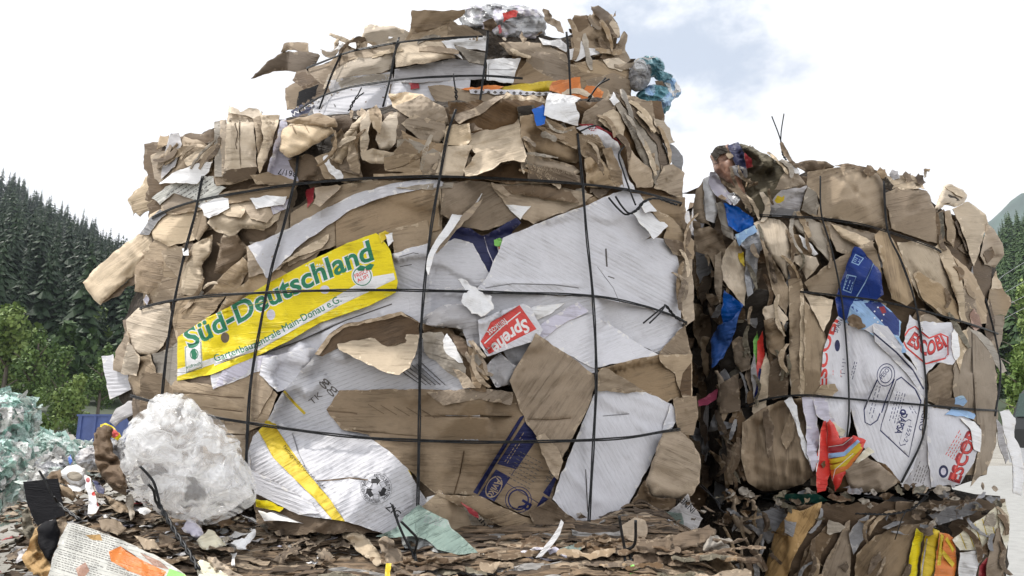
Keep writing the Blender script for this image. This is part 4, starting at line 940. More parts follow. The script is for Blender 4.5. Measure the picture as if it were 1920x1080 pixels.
m('mint', "1188,962 1240,958 1278,962 1282,985 1240,1002 1198,1022 1196,990", name='paper_sheet', crum=.01, cs=40, bend=.1)
# bottom left lined board with yellow bands
rc = [mdisc(705, 916, 30, 30, 'ink', 0, .985)]
for q in range(3):
    an = R(-90 + q * 120); cx_, cy_ = 705 + 14 * math.cos(an), 916 + 14 * math.sin(an); c_, s_ = math.cos(an), math.sin(an)
    def tr(P_): return [(cx_ + x * c_ - y * s_, cy_ + x * s_ + y * c_) for x, y in P_]
    rc += [mpoly(tr([(-4, -9), (4, -9), (5, 0), (9, 0), (1, 9), (-8, 2), (-4, 1)]), 'ink')]
    an2 = an + R(60); cx_, cy_ = 705 + 15 * math.cos(an2), 916 + 15 * math.sin(an2); c_, s_ = math.cos(an2), math.sin(an2)
    rc += [mframe(tr([(-5, -6), (5, -6), (5, 6), (-5, 6)]), 1.0, 'ink')]
rc += [mcirctext("RECYCLABLE MATERIAL", 705, 916, 21, 6.5, 'ink', -100, 60), mcirctext("WIEDERVERWERTBAR", 705, 916, 21.5, 6, 'ink', 70, 220)]
m('lined', rf=folds((592, 902, 690, 900, .008, 8), (545, 812, 585, 960, -.006, 10), (470, 870, 600, 950, .012, 14), (640, 830, 780, 930, .004, 20)), pts="464,850 474,818 492,800 540,802 610,812 690,820 730,846 766,880 782,910 802,942 786,962 748,986 722,1002 650,978 560,965 480,925 464,885", lvl=.012, step=6, bend=.045, ang=-28, name='printed_board', label='lined white board with a recycling mark and yellow bands', tear=1.2,
  marks=rc + [mpoly("484,808 494,798 518,802 545,842 580,890 618,935 652,985 626,978 590,935 552,898 512,858", 'ydark'), mtext("Nettogewicht Poids net weight", "530,838 560,872 606,918", 7, 'ink'), mpoly("764,880 782,892 800,908 822,922 800,938 784,912", 'ydark'),
         mline("594,902 620,900 655,896 690,900", 2.5, 'tand'), mline("548,812 560,850 575,880", 1.2, 'greyd'), mtext("ZIG", "722,952 744,972", 14, 'ink', .01)])
m('ydark', "492,800 500,788 516,794 520,804", bend=.02)
m('white', "466,850 470,880 520,905 580,940 600,962 560,965 478,925 464,890", lvl=.03, puff=.02, pr=14, ang=20, bend=.1)
m('yellow', "476,936 500,938 532,952 524,960 480,950", bend=.06)
m('whiteb', "800,932 830,924 835,960 800,985", bend=.1)
m('tan', "790,950 824,922 870,948 905,962 960,985 1012,1000 1030,1024 940,1040 850,1035", bend=.1, tilt=(0, .02), puff=.01)
m('tanm', "815,926 900,930 940,950 1000,975 1040,984 1035,1000 960,996 880,958", lvl=.025, bend=.08, puff=.012, tilt=(0, .01))
m('greyt', "868,950 898,965 935,1005 912,1008 885,985", lvl=.03, bend=.02, name='printed_board', marks=[mtext("kühle", "885,962 918,1000", 9, 'ink', .01)])
m('dred', "862,940 872,946 896,962 898,972 880,962", lvl=.035, bend=.02, name='paper_scrap')
m('tan', "1168,985 1200,958 1215,985 1200,1030 1160,1030", bend=.2, crum=.012, cs=24)
m('tand', "990,960 1030,935 1090,985 1100,1020 1020,1020", bend=.15)
# --- upper bundles, left
m('tanm', "300,400 340,385 420,360 520,345 560,345 540,372 460,376 380,392 330,402", puff=.02, bend=.2)
m('tan', "282,292 300,282 326,280 330,330 300,346 290,335", lvl=.0, puff=.02, bend=.1)
m('tan', "330,270 345,256 380,266 402,280 398,310 345,322 322,330", puff=.03, pr=20, bend=.3)
m('tanl', "345,300 372,278 400,270 402,282 380,296 352,312", puff=.025, pr=9)
m('grey', "305,300 320,250 335,249 341,270 328,312 302,336", lvl=.02, bend=.05)
m('tanm', "300,370 330,358 352,362 372,378 340,388 304,396", bend=.08, tilt=(0, -.02))
m('news', "284,372 310,350 345,330 400,330 402,345 424,352 400,372 376,382 350,370 326,362 300,384", name='newspaper_page', crum=.008, cs=40, ang=-30, bend=.15, marks=[mscribble(360, 356, 90, 44, -35, 6, 'dink', 8, 1.5)])
m('whiteb', "298,345 322,325 370,306 399,303 392,322 370,345 330,342", lvl=.03, tilt=(0, .03), bend=.15, crum=.006, cs=30, name='newspaper_page')
m('whiteb', "368,386 398,374 410,368 428,372 430,390 392,409 382,404 380,394", lvl=.04, crum=.014, cs=16, bend=.1, tilt=(0, .02), name='paper_scrap')
m('whiteb', "468,372 500,366 538,368 532,384 500,388 480,392", puff=.02, bend=.2)
m('tanl', "239,375 250,360 262,352 272,332 284,322 292,345 296,372 278,395 268,400 262,406 254,398 250,404 246,388", free=True, lvl=-.03, puff=.02, crum=.01, cs=22, bend=.2, label='torn tan flap hanging out at the upper left')
m('tanm', "280,322 288,322 296,350 298,372 288,380", free=True, lvl=-.02, bend=.1)
m('tanm', "400,332 420,314 480,312 476,334 440,344 405,348", lvl=.0, bend=.1, tilt=(0, -.03))
m('greyt', "402,228 416,225 424,330 402,332", lvl=.03, bend=.04)
m('tan', "412,226 424,224 428,318 416,330", lvl=.035, bend=.03)
m('tanl', "420,318 424,250 428,212 432,204 446,210 474,216 478,262 482,313 450,316 430,320", lvl=.055, bend=.05, step=4.5, tilt=(0, .02), name='folded_slab', marks=[mline("440,232 446,250 442,270 444,280", 2, 'tand'), mline("450,225 449,270 452,316", 1.5, 'tanm')])
m('tand', "420,320 452,316 484,312 478,332 440,342 418,338", lvl=.04, tilt=(0, -.03), bend=.05)
m('tanl', "428,210 430,196 436,200 450,210 466,202 486,206 494,218 474,222 455,216", lvl=.05, crum=.012, cs=14, tear=4)
m('tan', "474,222 490,216 496,290 486,310 480,262", lvl=.04, bend=.05)
m('tanl', "488,216 524,216 512,260 500,300 486,325 482,300 494,262", lvl=.03, bend=.06, tilt=(-.02, 0))
m('lav', "500,326 512,280 526,226 536,222 548,262 560,290 576,312 560,340 530,336", lvl=.03, bend=.04, name='printed_board', marks=[mtext("361/7", "557,322 522,316", 11, 'ink', .01)])
m('tan', "468,328 502,322 540,334 560,342 545,348 480,345", lvl=.035, puff=.015, bend=.15)
m('dark', "536,292 560,288 600,262 624,246 632,276 618,305 585,325 560,300", lvl=.0, bend=.1)
m('tand', "540,300 575,288 600,300 640,330 600,338 560,338", bend=.1)
m('tanl', "524,282 526,240 545,232 590,228 618,234 627,246 604,262 575,280 556,290 540,295 532,290", lvl=.06, puff=.035, pr=20, bend=.12, tilt=(0, .02), step=4.5, name='carton_flap', free=True, label='curled light tan flap over the upper left wire', marks=[mline("548,235 556,252", 1.5, 'tanm'), mline("570,232 580,250", 1.5, 'tanm')])
m('tanm', "530,226 560,220 600,212 628,222 632,238 600,236 560,232", lvl=.05, puff=.015, crum=.01, cs=16, bend=.2)
# centre bundle
m('tan', "590,296 625,280 672,300 680,338 610,336", bend=.12)
m('tanm', "620,262 640,240 680,330 640,320", bend=.2, puff=.02)
m('tanl', "622,300 640,262 660,232 684,212 700,224 680,240 664,268 650,292 640,308", lvl=.03, puff=.03, pr=12, bend=.2)
m('tan', "650,300 655,262 668,244 676,262 674,326 656,318", lvl=.04, puff=.03, pr=12)
m('tand', "672,232 700,228 712,262 700,290 680,280", lvl=.01, tilt=(-.03, 0))
m('tanl', "675,280 676,228 690,206 700,212 692,240 690,276 682,290", lvl=.045, puff=.02, pr=9)
m('tanl', "704,262 708,238 730,214 752,205 764,222 750,258 728,282 712,280", lvl=.05, puff=.03, pr=16, bend=.3, tilt=(0, .02), curl=.015)
m('tand', "748,206 768,226 756,258 742,276 744,240", lvl=.04, tilt=(.03, 0))
m('tan', "690,206 706,196 716,216 712,250 700,240", lvl=.02, puff=.02)
m('tanl', "676,284 700,278 740,286 735,306 700,306 680,300", lvl=.045, puff=.025, pr=12, bend=.2)
m('tanl', "728,176 760,172 792,176 806,190 770,200 736,200", lvl=.02, bend=.3, crum=.01, cs=16, tilt=(0, .02))
m('tan', "735,200 790,178 832,200 842,232 800,228 760,216", lvl=.03, puff=.035, pr=26, bend=.35)
m('tan', "752,232 775,214 835,232 838,250 822,270 790,262", lvl=.035, puff=.02, bend=.3)
m('tanm', "752,244 790,262 836,270 832,290 790,284 760,272", lvl=.03, puff=.02, bend=.2)
m('greyt', "745,262 764,258 830,288 800,294 770,290 742,286", lvl=.035, bend=.1)
m('tanm', "760,262 784,282 782,292 740,296 738,284", lvl=.04)
m('tan', "720,294 750,289 788,290 790,326 722,320", lvl=.05, bend=.05, marks=[mline("722,320 755,312 788,296", 2, 'tand')])
m('tan', "700,326 800,322 824,330 700,334", lvl=.03)
m('tan', "790,294 822,284 832,296 826,328 792,328", lvl=.035, bend=.1)
m('tanl', "830,272 838,236 880,230 884,262 870,275", lvl=.04, bend=.12, tilt=(0, .02))
m('tanl', "826,290 836,274 886,272 876,300 868,330 815,330", lvl=.035, bend=.03)
m('tanm', "842,215 880,206 930,180 950,178 900,215 862,232", lvl=.02, puff=.02, bend=.3)
m('whiteb', "605,296 614,290 622,310 640,322 642,336 632,338 616,322", lvl=.05, crum=.012, cs=8, tear=3, bend=0, name='paper_scrap')
# big sunlit sheet
m('brown', "880,330 960,300 1000,300 1060,330 960,345", lvl=.0, bend=.1)
m('tanl', "866,240 884,236 900,226 926,204 944,182 960,188 970,196 972,222 978,262 988,292 984,304 962,300 940,304 922,318 895,328 872,330 868,318 884,302 892,288 882,276", lvl=.07, free=True, step=4.2, tilt=(.01, .06), bend=.16, crum=.006, cs=44, curl=.02, pr=14, ang=-16, rf=lambda Q: .0085 * (1 - np.abs(2 * vnoise((Q[:, 0] * .27 + Q[:, 1] * .96) / 15 + .6 * vnoise(Q[:, 0] / 40, Q[:, 1] / 40, 5), (Q[:, 0] * .96 - Q[:, 1] * .27) / 75, 77) - 1)), name='carton_flap', label='large crinkled sheet of light cardboard, sunlit', marks=[mline("884,244 925,214 958,196", 1.2, 'tand'), mline("886,252 925,226 966,206", 1.2, 'tand')])
m('tanl', "936,180 950,172 975,178 1005,180 1028,190 1010,200 975,204 958,196", lvl=.05, free=True, crum=.02, cs=12, tear=5, bend=.2)
m('tanl', "978,300 986,290 990,306 982,326 978,318", lvl=.06, free=True, tear=3)
m('dark', "970,200 1000,196 1020,222 985,235 972,225", lvl=.0)
m('tanm', "975,218 1010,212 1060,240 1085,270 1092,300 1080,306 1040,296 990,286 976,255", lvl=.02, puff=.03, pr=26, bend=.25)
m('tan', "984,288 1030,296 1075,310 1088,322 1070,332 1010,322 988,304", lvl=.02, puff=.03, pr=14, bend=.3, crum=.012, cs=26)
m('tand', "990,306 1060,320 1092,330 1088,346 990,342", lvl=.01, puff=.02, bend=.3)
m('tanm', "1000,234 1040,240 1078,236 1088,256 1082,280 1040,262", lvl=.03, bend=.2)
m('blue', "997,206 1018,196 1024,206 1022,232 1006,236", lvl=.05, bend=.03, name='printed_board')
m('whiteb', "1022,196 1030,174 1060,178 1089,184 1078,192 1086,212 1084,236 1050,226 1020,216", lvl=.06, bend=.05, tilt=(.01, .02), name='paper_sheet')
# right fan
m('tanm', "1090,232 1096,210 1120,192 1142,180 1156,196 1150,222 1120,240", lvl=.02, puff=.02, bend=.3, crum=.012, cs=22)
m('tanm', "1150,176 1190,180 1224,192 1228,232 1190,215", lvl=.0, bend=.1)
m('tanl', "1122,226 1132,212 1150,204 1164,212 1172,240 1168,262 1140,240", lvl=.03, puff=.04, pr=16, bend=.3)
m('dred', "1084,232 1110,232 1150,250 1166,272 1130,262 1100,240", lvl=.01, bend=.05)
m('white', "1080,240 1106,234 1132,246 1158,266 1168,300 1178,330 1190,356 1162,352 1146,300 1128,268 1096,254", lvl=.03, bend=.06, tilt=(.01, .01), name='paper_sheet')
m('tanm', "1082,250 1120,252 1134,276 1128,292 1098,296 1084,280", lvl=.035, crum=.014, cs=16, bend=.3)
m('tan', "1096,298 1120,288 1148,320 1164,350 1100,350", lvl=.03, puff=.025, pr=18, bend=.4)
m('tanm', "1130,280 1146,276 1166,320 1170,350 1150,345", lvl=.04, puff=.02, pr=8)
m('greyt', "1142,178 1152,176 1168,200 1200,232 1230,270 1246,308 1232,352 1212,322 1196,286 1178,240", lvl=.045, bend=.08, tilt=(.02, 0), puff=.015, pr=14)
m('tan', "1172,266 1190,290 1222,318 1224,350 1194,352 1178,320", lvl=.05, puff=.02, pr=14, bend=.2)
m('tand', "1150,172 1180,190 1228,240 1252,290 1250,325 1240,320 1232,270 1190,220", lvl=.035, bend=.05)
m('tanm', "1186,188 1222,188 1226,216 1240,252 1226,242 1200,216", lvl=.02, bend=.1)
m('greyd', "1242,268 1262,272 1280,292 1279,326 1262,310", lvl=.03, bend=.1)
m('tanl', "1226,220 1244,226 1256,240 1266,266 1250,264 1236,246", lvl=.02, crum=.014, cs=8, tear=5)
m('tan', "1244,312 1262,308 1284,324 1280,372 1250,360 1226,352", lvl=.04, bend=.08, tilt=(.02, .02))
m('whiteb', "1142,186 1150,172 1162,190 1152,198", lvl=.05, tear=4, crum=.01, cs=8)
# long sleeve sticking out at the left
m('tanl', "155,530 168,514 185,497 230,460 262,438 286,424 291,448 286,470 262,500 250,518 238,526 212,548 188,572 176,562 166,548", free=True, lvl=-.02, puff=.05, pr=22, bend=.3, crum=.008, cs=34, step=4.5, ang=-38, name='board_sleeve', label='long roll of soft light board pointing out to the left')
m('tand', "186,570 214,548 242,524 262,500 276,520 262,532 240,536 226,552 196,566", free=True, lvl=-.045, bend=.2, tear=3)
m('grey', "205,790 218,766 240,752 262,752 264,768 240,782 216,800", free=True, lvl=-.02, bend=.15, puff=.01)
m('greyd', "262,440 280,410 300,392 312,402 296,415 280,440", bend=.05)
m('whiteb', "341,466 353,465 354,479 344,479", free=True, lvl=.06, bend=0, tear=.5, name='paper_scrap')
m('lav', "268,562 274,552 280,562 276,574", bend=.02, name='paper_scrap')
def slivers(B, n, boxes, seed, mats, lv=(.03, .06)):
    """narrow folded lips of board standing out between the bundles"""
    rg = np.random.default_rng(seed)
    for q in range(n):
        x0, y0, x1, y1, a0 = boxes[rg.integers(len(boxes))]; x = rg.uniform(x0, x1); y = rg.uniform(y0, y1); L = rg.uniform(14, 40); w = rg.uniform(2.5, 6); a_ = R(a0) + rg.normal(0, .22); c_ = rg.uniform(-.5, .5)
        t_ = np.linspace(-1, 1, 6); cx_ = t_ * L; cy_ = c_ * L * (t_ ** 2 - .5); wt = w * (1 - t_ ** 8 * .4) * rg.uniform(.7, 1.2, 6)
        px = np.concatenate([cx_, cx_[::-1]]); py = np.concatenate([cy_ - wt, (cy_ + wt)[::-1]])
        sheet(B, mats[rg.integers(len(mats))], np.stack([x + px * math.cos(a_) - py * math.sin(a_), y + px * math.sin(a_) + py * math.cos(a_)], 1), lvl=rg.uniform(*lv), puff=.008, pr=4, tear=1.6, bend=.15, crum=.003, cs=12, tilt=(0, rg.uniform(-.004, .012)), name='board_lip')
slivers(M_, 34, [(300, 280, 400, 330, -40), (600, 215, 840, 330, -70), (980, 230, 1090, 330, 25), (1090, 190, 1250, 350, 60)], 111, ['tanl', 'tan', 'tanm', 'tand', 'greyt'])
slivers(M_, 14, [(250, 430, 420, 560, -50), (866, 650, 905, 720, 60), (1272, 400, 1292, 560, 84)], 112, ['tanl', 'tan', 'tanm', 'tand'])
slivers(T_, 18, [(600, 70, 900, 100, -10), (960, 90, 1180, 180, 10), (1070, 30, 1150, 100, 60)], 113, ['tanl', 'tan', 'tanm', 'tand', 'greyt'])
scraps(T_, 26, [(610, 70, 760, 90), (880, 62, 1080, 80), (1060, 20, 1170, 110)], 114, ['tanm', 'tand', 'tanl', 'greyt', 'whiteb'], (5, 13), (.0, .05), free=True)
scraps(M_, 24, [(405, 205, 530, 222), (600, 200, 720, 225), (300, 262, 400, 285), (930, 170, 1050, 205), (1090, 175, 1230, 200)], 115, ['tanm', 'tand', 'tanl', 'greyt', 'tan'], (5, 13), (.01, .06), free=True)
# wire ends of the main bale
def wends():
    Ym = float(M_.depth(1180., 390.)) - .075
    twistwire(M_, "1268,384 1232,372 1208,378 1196,392 1184,400", (Ym + .02, Ym - .01), r=.0028, fork=("1184,400 1172,402 1156,388 1141,370", "1184,400 1176,398 1164,384 1154,368"))
    twistwire(M_, "1286,604 1268,596 1248,572", (float(M_.depth(1260., 590.)) - .08, float(M_.depth(1240., 580.)) - .10), r=.0024, fork=("1248,572 1228,588 1206,606", "1248,572 1238,586 1218,606"))
    Yt = float(T_.depth(850., 190.)) - .03
    twistwire(M_, "858,208 856,190 855,172", (1.95, 1.93), r=.0024, fork=("855,172 852,156 850,138", "855,172 854,168 853,166"))
    twistwire(M_, "1086,222 1098,200 1106,182", (1.93, 1.90), r=.0026, fork=("1106,182 1118,164 1136,146", "1106,182 1122,160 1143,148"))
    twistwire(M_, "655,208 662,192 668,184", (1.98, 1.96), r=.002, fork=("668,184 674,172 678,164", "668,184 676,178 682,174"))
    # slack strand down the right fan
    for pp in ("1088,246 1120,236 1160,262 1172,272", "1172,272 1160,290 1168,320 1182,360 1192,385"):
        P = smoothline(parse(pp), 5); tube('slack_wire', [topoint(P[:, 0], P[:, 1], M_.depth(P[:, 0], P[:, 1]) - .085)], .0026, parent=rm, loc=M_.loc)
wends()
# ---------------------------------------------------------------- right bale
oR = "1345,905 1335,780 1335,640 1345,520 1340,440 1330,380 1350,320 1400,300 1470,330 1540,322 1620,325 1700,350 1770,395 1830,420 1862,480 1872,560 1868,680 1868,800 1850,890 1780,915 1600,920 1430,925"
core(R_, oR, 3.7, sink=.035, seed=8); sidescraps(R_, oR, 3.7, 90, seed=9)
wire(R_, "1425,404 1480,406 1540,410 1620,422 1700,446 1745,462 1765,472", gap=.006, back=(.2, .3))
wire(R_, "1500,547 1560,553 1640,563 1720,580 1800,602 1850,618 1872,626", back=(0, .5))
wire(R_, "1398,762 1440,748 1500,741 1560,745 1640,752 1740,760 1800,766 1872,770", back=(.3, .5))
wire(R_, "1538,330 1540,400 1560,470 1578,560 1588,660 1592,760 1588,820", horiz=False, r=.003, double=False)
wire(R_, "1657,340 1664,430 1690,490 1714,560 1728,640 1737,740 1730,820 1690,905", horiz=False, r=.002)
wire(R_, "1848,560 1868,640 1876,700 1866,780", horiz=False, r=.002)
def r(*a, **k): return sheet(R_, *a, **k)
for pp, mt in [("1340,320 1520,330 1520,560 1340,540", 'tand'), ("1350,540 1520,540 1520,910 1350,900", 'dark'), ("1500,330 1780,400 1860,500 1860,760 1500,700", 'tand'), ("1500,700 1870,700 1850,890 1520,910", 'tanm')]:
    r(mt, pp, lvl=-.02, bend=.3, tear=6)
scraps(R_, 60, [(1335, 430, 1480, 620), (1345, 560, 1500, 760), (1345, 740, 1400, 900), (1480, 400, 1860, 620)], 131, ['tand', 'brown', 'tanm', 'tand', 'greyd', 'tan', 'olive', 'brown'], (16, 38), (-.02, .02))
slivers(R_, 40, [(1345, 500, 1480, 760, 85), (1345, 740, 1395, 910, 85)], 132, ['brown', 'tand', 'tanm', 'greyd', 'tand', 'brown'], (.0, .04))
# top row
r('tanm', "1302,372 1306,355 1318,338 1322,400 1334,424 1308,415 1300,405", lvl=.0, puff=.02)
r('whiteb', "1318,336 1331,330 1340,352 1345,392 1340,418 1324,412 1320,370", lvl=.01, puff=.02, pr=9, crum=.006, cs=14)
r('greyt', "1341,380 1356,376 1372,420 1376,450 1356,440", puff=.02, bend=.3)
r('blue', "1356,380 1384,388 1412,408 1413,430 1386,436 1366,424", puff=.015, bend=.2, name='plastic_scrap')
r('tand', "1400,330 1470,330 1480,380 1440,406 1410,400", bend=.2)
r('olive', "1382,270 1412,274 1442,292 1476,312 1474,350 1452,380 1430,402 1412,404 1396,380 1386,330", lvl=.02, puff=.05, pr=30, crum=.020, cs=24, bend=.9, tear=6, step=3.2, label='dark frayed wad of rotted paper at the top left')
r('skin', "1331,292 1346,274 1366,270 1380,300 1392,345 1402,370 1386,362 1358,335 1340,325", lvl=.03, puff=.04, pr=20, crum=.012, cs=18, name='magazine_page')
r('navy', "1364,272 1384,266 1398,288 1400,322 1384,318 1374,298", lvl=.05, crum=.014, cs=12, bend=.1, name='magazine_page')
r('dark', "1332,288 1342,276 1360,272 1366,284 1350,290 1340,302", lvl=.05, bend=.1, crum=.01, cs=10)
r('dred', "1396,286 1408,296 1412,312 1400,316", lvl=.05, bend=.1, name='paper_scrap')
r('grey', "1372,312 1384,310 1400,318 1402,332 1390,336 1378,328", lvl=.06, crum=.01, cs=10, name='plastic_scrap', marks=[mdisc(1388, 322, 6, 5, 'navy', 20, .5)])
r('lav', "1329,346 1332,322 1342,322 1366,360 1378,372 1370,384 1350,372 1338,362", lvl=.04, bend=.1, name='plastic_scrap')
r('filmg', "1362,366 1384,358 1392,372 1376,386", lvl=.045, crum=.01, cs=10, name='plastic_scrap')
r('tan', "1452,356 1462,336 1474,316 1482,306 1494,318 1512,346 1486,354", lvl=.02, puff=.02, bend=.2, crum=.01, cs=16)
r('whiteb', "1474,312 1484,304 1494,314 1500,326 1488,322", lvl=.04, crum=.014, cs=7, tear=4)
r('grey', "1436,386 1464,357 1490,352 1514,348 1506,372 1500,396 1470,394 1440,394", lvl=.03, bend=.08, puff=.012, ang=12, name='printed_board', marks=[mpoly("1452,376 1458,366 1466,370 1471,366 1470,376 1462,381 1456,381", 'ydark')])
r('greyd', "1440,388 1500,394 1498,404 1450,406 1434,400", lvl=.02)
r('greyt', "1502,394 1514,350 1530,350 1536,384 1530,406", lvl=.03, puff=.02)
r('tand', "1482,306 1510,301 1550,303 1565,312 1548,324 1510,322", puff=.02, bend=.2)
r('tan', "1512,346 1514,322 1540,318 1600,309 1650,322 1660,352 1663,392 1670,430 1620,424 1570,410 1532,406 1538,378 1530,360", lvl=.02, puff=.055, pr=46, bend=.3, step=6, label='big puffed tan board at the top', edge='tand')
r('tand', "1565,310 1590,306 1640,318 1656,326 1640,324 1600,312", lvl=.02)
r('tanm', "1658,362 1680,352 1710,350 1738,358 1754,392 1758,456 1722,446 1672,428", lvl=.02, puff=.04, pr=30, bend=.35)
r('tanl', "1655,330 1680,330 1710,328 1728,340 1734,354 1700,356 1672,354", lvl=.03, crum=.014, cs=16, tear=4, tilt=(0, .02))
r('dark', "1652,330 1664,334 1676,348 1670,358 1656,352", lvl=.02)
for q in range(5):
    x = 1620 + q * 24
    r(['tand', 'tanm', 'grey', 'tand', 'brown'][q], f"{x},{320 + q * 3} {x + 6},{309 + q * 4} {x + 16},{313 + q * 4} {x + 20},{326 + q * 4} {x + 8},{330 + q * 4}", lvl=.0, crum=.01, cs=10, tear=4)
r('tand', "1755,400 1770,392 1792,420 1790,462 1772,452 1758,458", lvl=.0, tilt=(-.03, 0))
r('olive', "1760,400 1768,396 1772,440 1766,456", lvl=.03, puff=.01)
r('tan', "1772,396 1782,394 1792,430 1788,466 1776,450", lvl=.035, puff=.015, pr=6)
r('brown', "1790,416 1806,412 1824,450 1830,480 1812,470", lvl=.01)
r('tanl', "1786,392 1815,378 1848,402 1853,420 1842,452 1826,500 1812,452 1798,416", lvl=.03, bend=.06, tilt=(.01, .02), name='carton_flap')
r('tan', "1850,418 1864,430 1880,456 1883,478 1866,502 1846,496 1838,480", lvl=.03, puff=.035, pr=16, bend=.3)
r('tand', "1844,476 1860,462 1866,480 1852,494", lvl=.05, tilt=(0, -.02))
r('tanl', "1754,388 1762,366 1772,346 1786,346 1806,356 1814,366 1808,380 1790,388 1770,384 1757,398", lvl=.05, free=True, puff=.03, pr=14, bend=.2, name='carton_flap', label='curled flap standing up on the top right')
r('dark', "1764,380 1774,362 1790,368 1800,376 1780,382", lvl=.075, free=True)
r('tanl', "1772,350 1786,347 1810,362 1808,372 1794,366", lvl=.085, free=True, tilt=(0, .01))
# middle rows
r('tanl', "1413,418 1440,409 1462,412 1478,430 1484,470 1476,524 1462,500 1446,480 1430,450", lvl=.03, puff=.03, pr=20, bend=.2, ang=80)
r('greyt', "1480,412 1520,410 1545,420 1558,460 1556,492 1530,462 1500,436", lvl=.035, bend=.08, ang=50, puff=.015, pr=14)
r('tanm', "1482,436 1500,440 1528,470 1520,480 1490,476", lvl=.01, crum=.012, cs=16)
r('whiteb', "1498,440 1512,448 1534,476 1526,480 1506,462", lvl=.03, crum=.01, cs=10, bend=.1)
r('tan', "1545,415 1590,424 1650,440 1640,450 1600,482 1568,470", lvl=.02, bend=.08, ang=25)
r('tanl', "1556,418 1580,428 1625,446 1640,455 1620,466 1580,446", lvl=.035, puff=.015, pr=8, tilt=(0, .02))
r('tand', "1478,500 1490,486 1505,520 1500,535 1482,525", lvl=.02)
r('tanl', "1476,498 1484,480 1504,476 1530,482 1536,496 1512,524 1504,504 1490,490", lvl=.04, puff=.025, pr=12, ang=30)
r('tan', "1508,530 1560,490 1600,468 1636,450 1650,492 1656,548 1600,560 1540,552 1516,545", lvl=.03, bend=.07, tilt=(0, -.01), name='carton_flap')
r('tan', "1640,440 1655,428 1684,462 1704,510 1716,560 1700,574 1672,560 1660,520 1650,480", lvl=.03, puff=.02, pr=20, bend=.15, ang=80)
r('tanl', "1682,454 1720,452 1756,464 1776,510 1798,580 1802,604 1760,590 1722,556 1700,505", lvl=.03, puff=.035, pr=34, bend=.2, step=6, ang=60)
r('tan', "1712,515 1722,508 1764,532 1798,575 1800,606 1770,592 1730,560", lvl=.04, bend=.12, ang=35)
r('tanl', "1754,462 1762,454 1780,468 1796,498 1810,540 1816,606 1803,606 1794,560 1778,515", lvl=.06, puff=.018, pr=7, bend=.05, name='folded_slab')
r('tan', "1778,470 1792,484 1824,512 1846,556 1852,606 1826,612 1816,580 1808,530 1796,496", lvl=.03, bend=.1, puff=.01, ang=55)
r('tanm', "1806,540 1826,548 1836,600 1820,610 1810,590", lvl=.045, puff=.02, pr=10)
r('tan', "1856,542 1880,540 1893,556 1896,572 1886,592 1850,586", lvl=.0, bend=.08)
r('tanl', "1858,542 1862,520 1868,508 1880,540", lvl=.0, bend=.08)
r('tanm', "1862,590 1884,592 1878,640 1866,668 1858,640", lvl=.0, bend=.08)
r('brown', "1856,560 1866,600 1858,660 1846,620", lvl=.0)
# left part, deep in the shade
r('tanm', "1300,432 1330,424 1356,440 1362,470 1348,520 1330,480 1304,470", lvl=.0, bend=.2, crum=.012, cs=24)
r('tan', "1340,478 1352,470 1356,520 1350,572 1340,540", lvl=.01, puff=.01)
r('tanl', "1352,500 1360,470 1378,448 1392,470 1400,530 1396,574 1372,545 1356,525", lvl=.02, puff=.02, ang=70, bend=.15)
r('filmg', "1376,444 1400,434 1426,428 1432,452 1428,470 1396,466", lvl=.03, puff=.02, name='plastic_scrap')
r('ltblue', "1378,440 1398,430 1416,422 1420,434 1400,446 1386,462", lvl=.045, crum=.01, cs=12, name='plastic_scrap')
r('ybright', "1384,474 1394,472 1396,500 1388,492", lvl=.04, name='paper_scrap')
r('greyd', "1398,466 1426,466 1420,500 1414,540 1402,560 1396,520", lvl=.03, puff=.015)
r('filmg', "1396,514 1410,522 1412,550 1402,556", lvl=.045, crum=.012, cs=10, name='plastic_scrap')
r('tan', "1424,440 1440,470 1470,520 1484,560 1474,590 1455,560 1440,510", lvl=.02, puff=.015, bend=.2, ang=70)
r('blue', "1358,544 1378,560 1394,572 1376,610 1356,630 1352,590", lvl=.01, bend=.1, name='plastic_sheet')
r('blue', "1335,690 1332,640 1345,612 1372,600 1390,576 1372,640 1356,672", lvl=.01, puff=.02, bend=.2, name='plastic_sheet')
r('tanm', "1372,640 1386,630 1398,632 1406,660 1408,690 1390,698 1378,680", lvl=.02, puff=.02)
r('tanl', "1430,580 1446,572 1460,574 1478,600 1470,612 1452,596 1436,606", lvl=.05, crum=.014, cs=14, tear=4, tilt=(0, .02))
r('tanm', "1432,600 1450,596 1470,612 1472,660 1460,672 1444,660", lvl=.03, puff=.02, bend=.2)
r('lgreen', "1412,640 1420,620 1424,680 1418,700", lvl=.02, name='paper_scrap')
r('red', "1420,640 1430,620 1434,680 1424,730 1418,700", lvl=.025, name='paper_scrap')
r('grey', "1408,700 1414,660 1422,720 1414,750", lvl=.02)
r('tanl', "1410,772 1418,745 1424,700 1436,660 1444,690 1440,744 1432,776 1420,782", lvl=.04, puff=.012, pr=8, crum=.006, cs=16)
r('navy', "1414,745 1424,690 1428,692 1419,755", lvl=.05, name='paper_scrap')
r('tand', "1444,680 1474,660 1482,700 1476,742 1450,750 1440,744", lvl=.01, puff=.02, bend=.3)
r('greyt', "1474,668 1484,660 1490,720 1486,738 1480,700", lvl=.03)
r('tan', "1478,524 1502,522 1506,545 1508,620 1502,700 1500,745 1484,742 1480,640", lvl=.06, bend=.03, puff=.01, pr=7, name='folded_slab', label='tall narrow folded slab')
r('tanl', "1500,545 1506,540 1514,640 1508,744 1500,744", lvl=.05, bend=.03)
r('tan', "1508,560 1530,590 1552,640 1546,700 1530,745 1508,745", lvl=.03, puff=.03, pr=20, bend=.1, ang=85)
r('tanl', "1507,550 1540,555 1562,562 1556,600 1544,622 1526,585", lvl=.05, bend=.05)
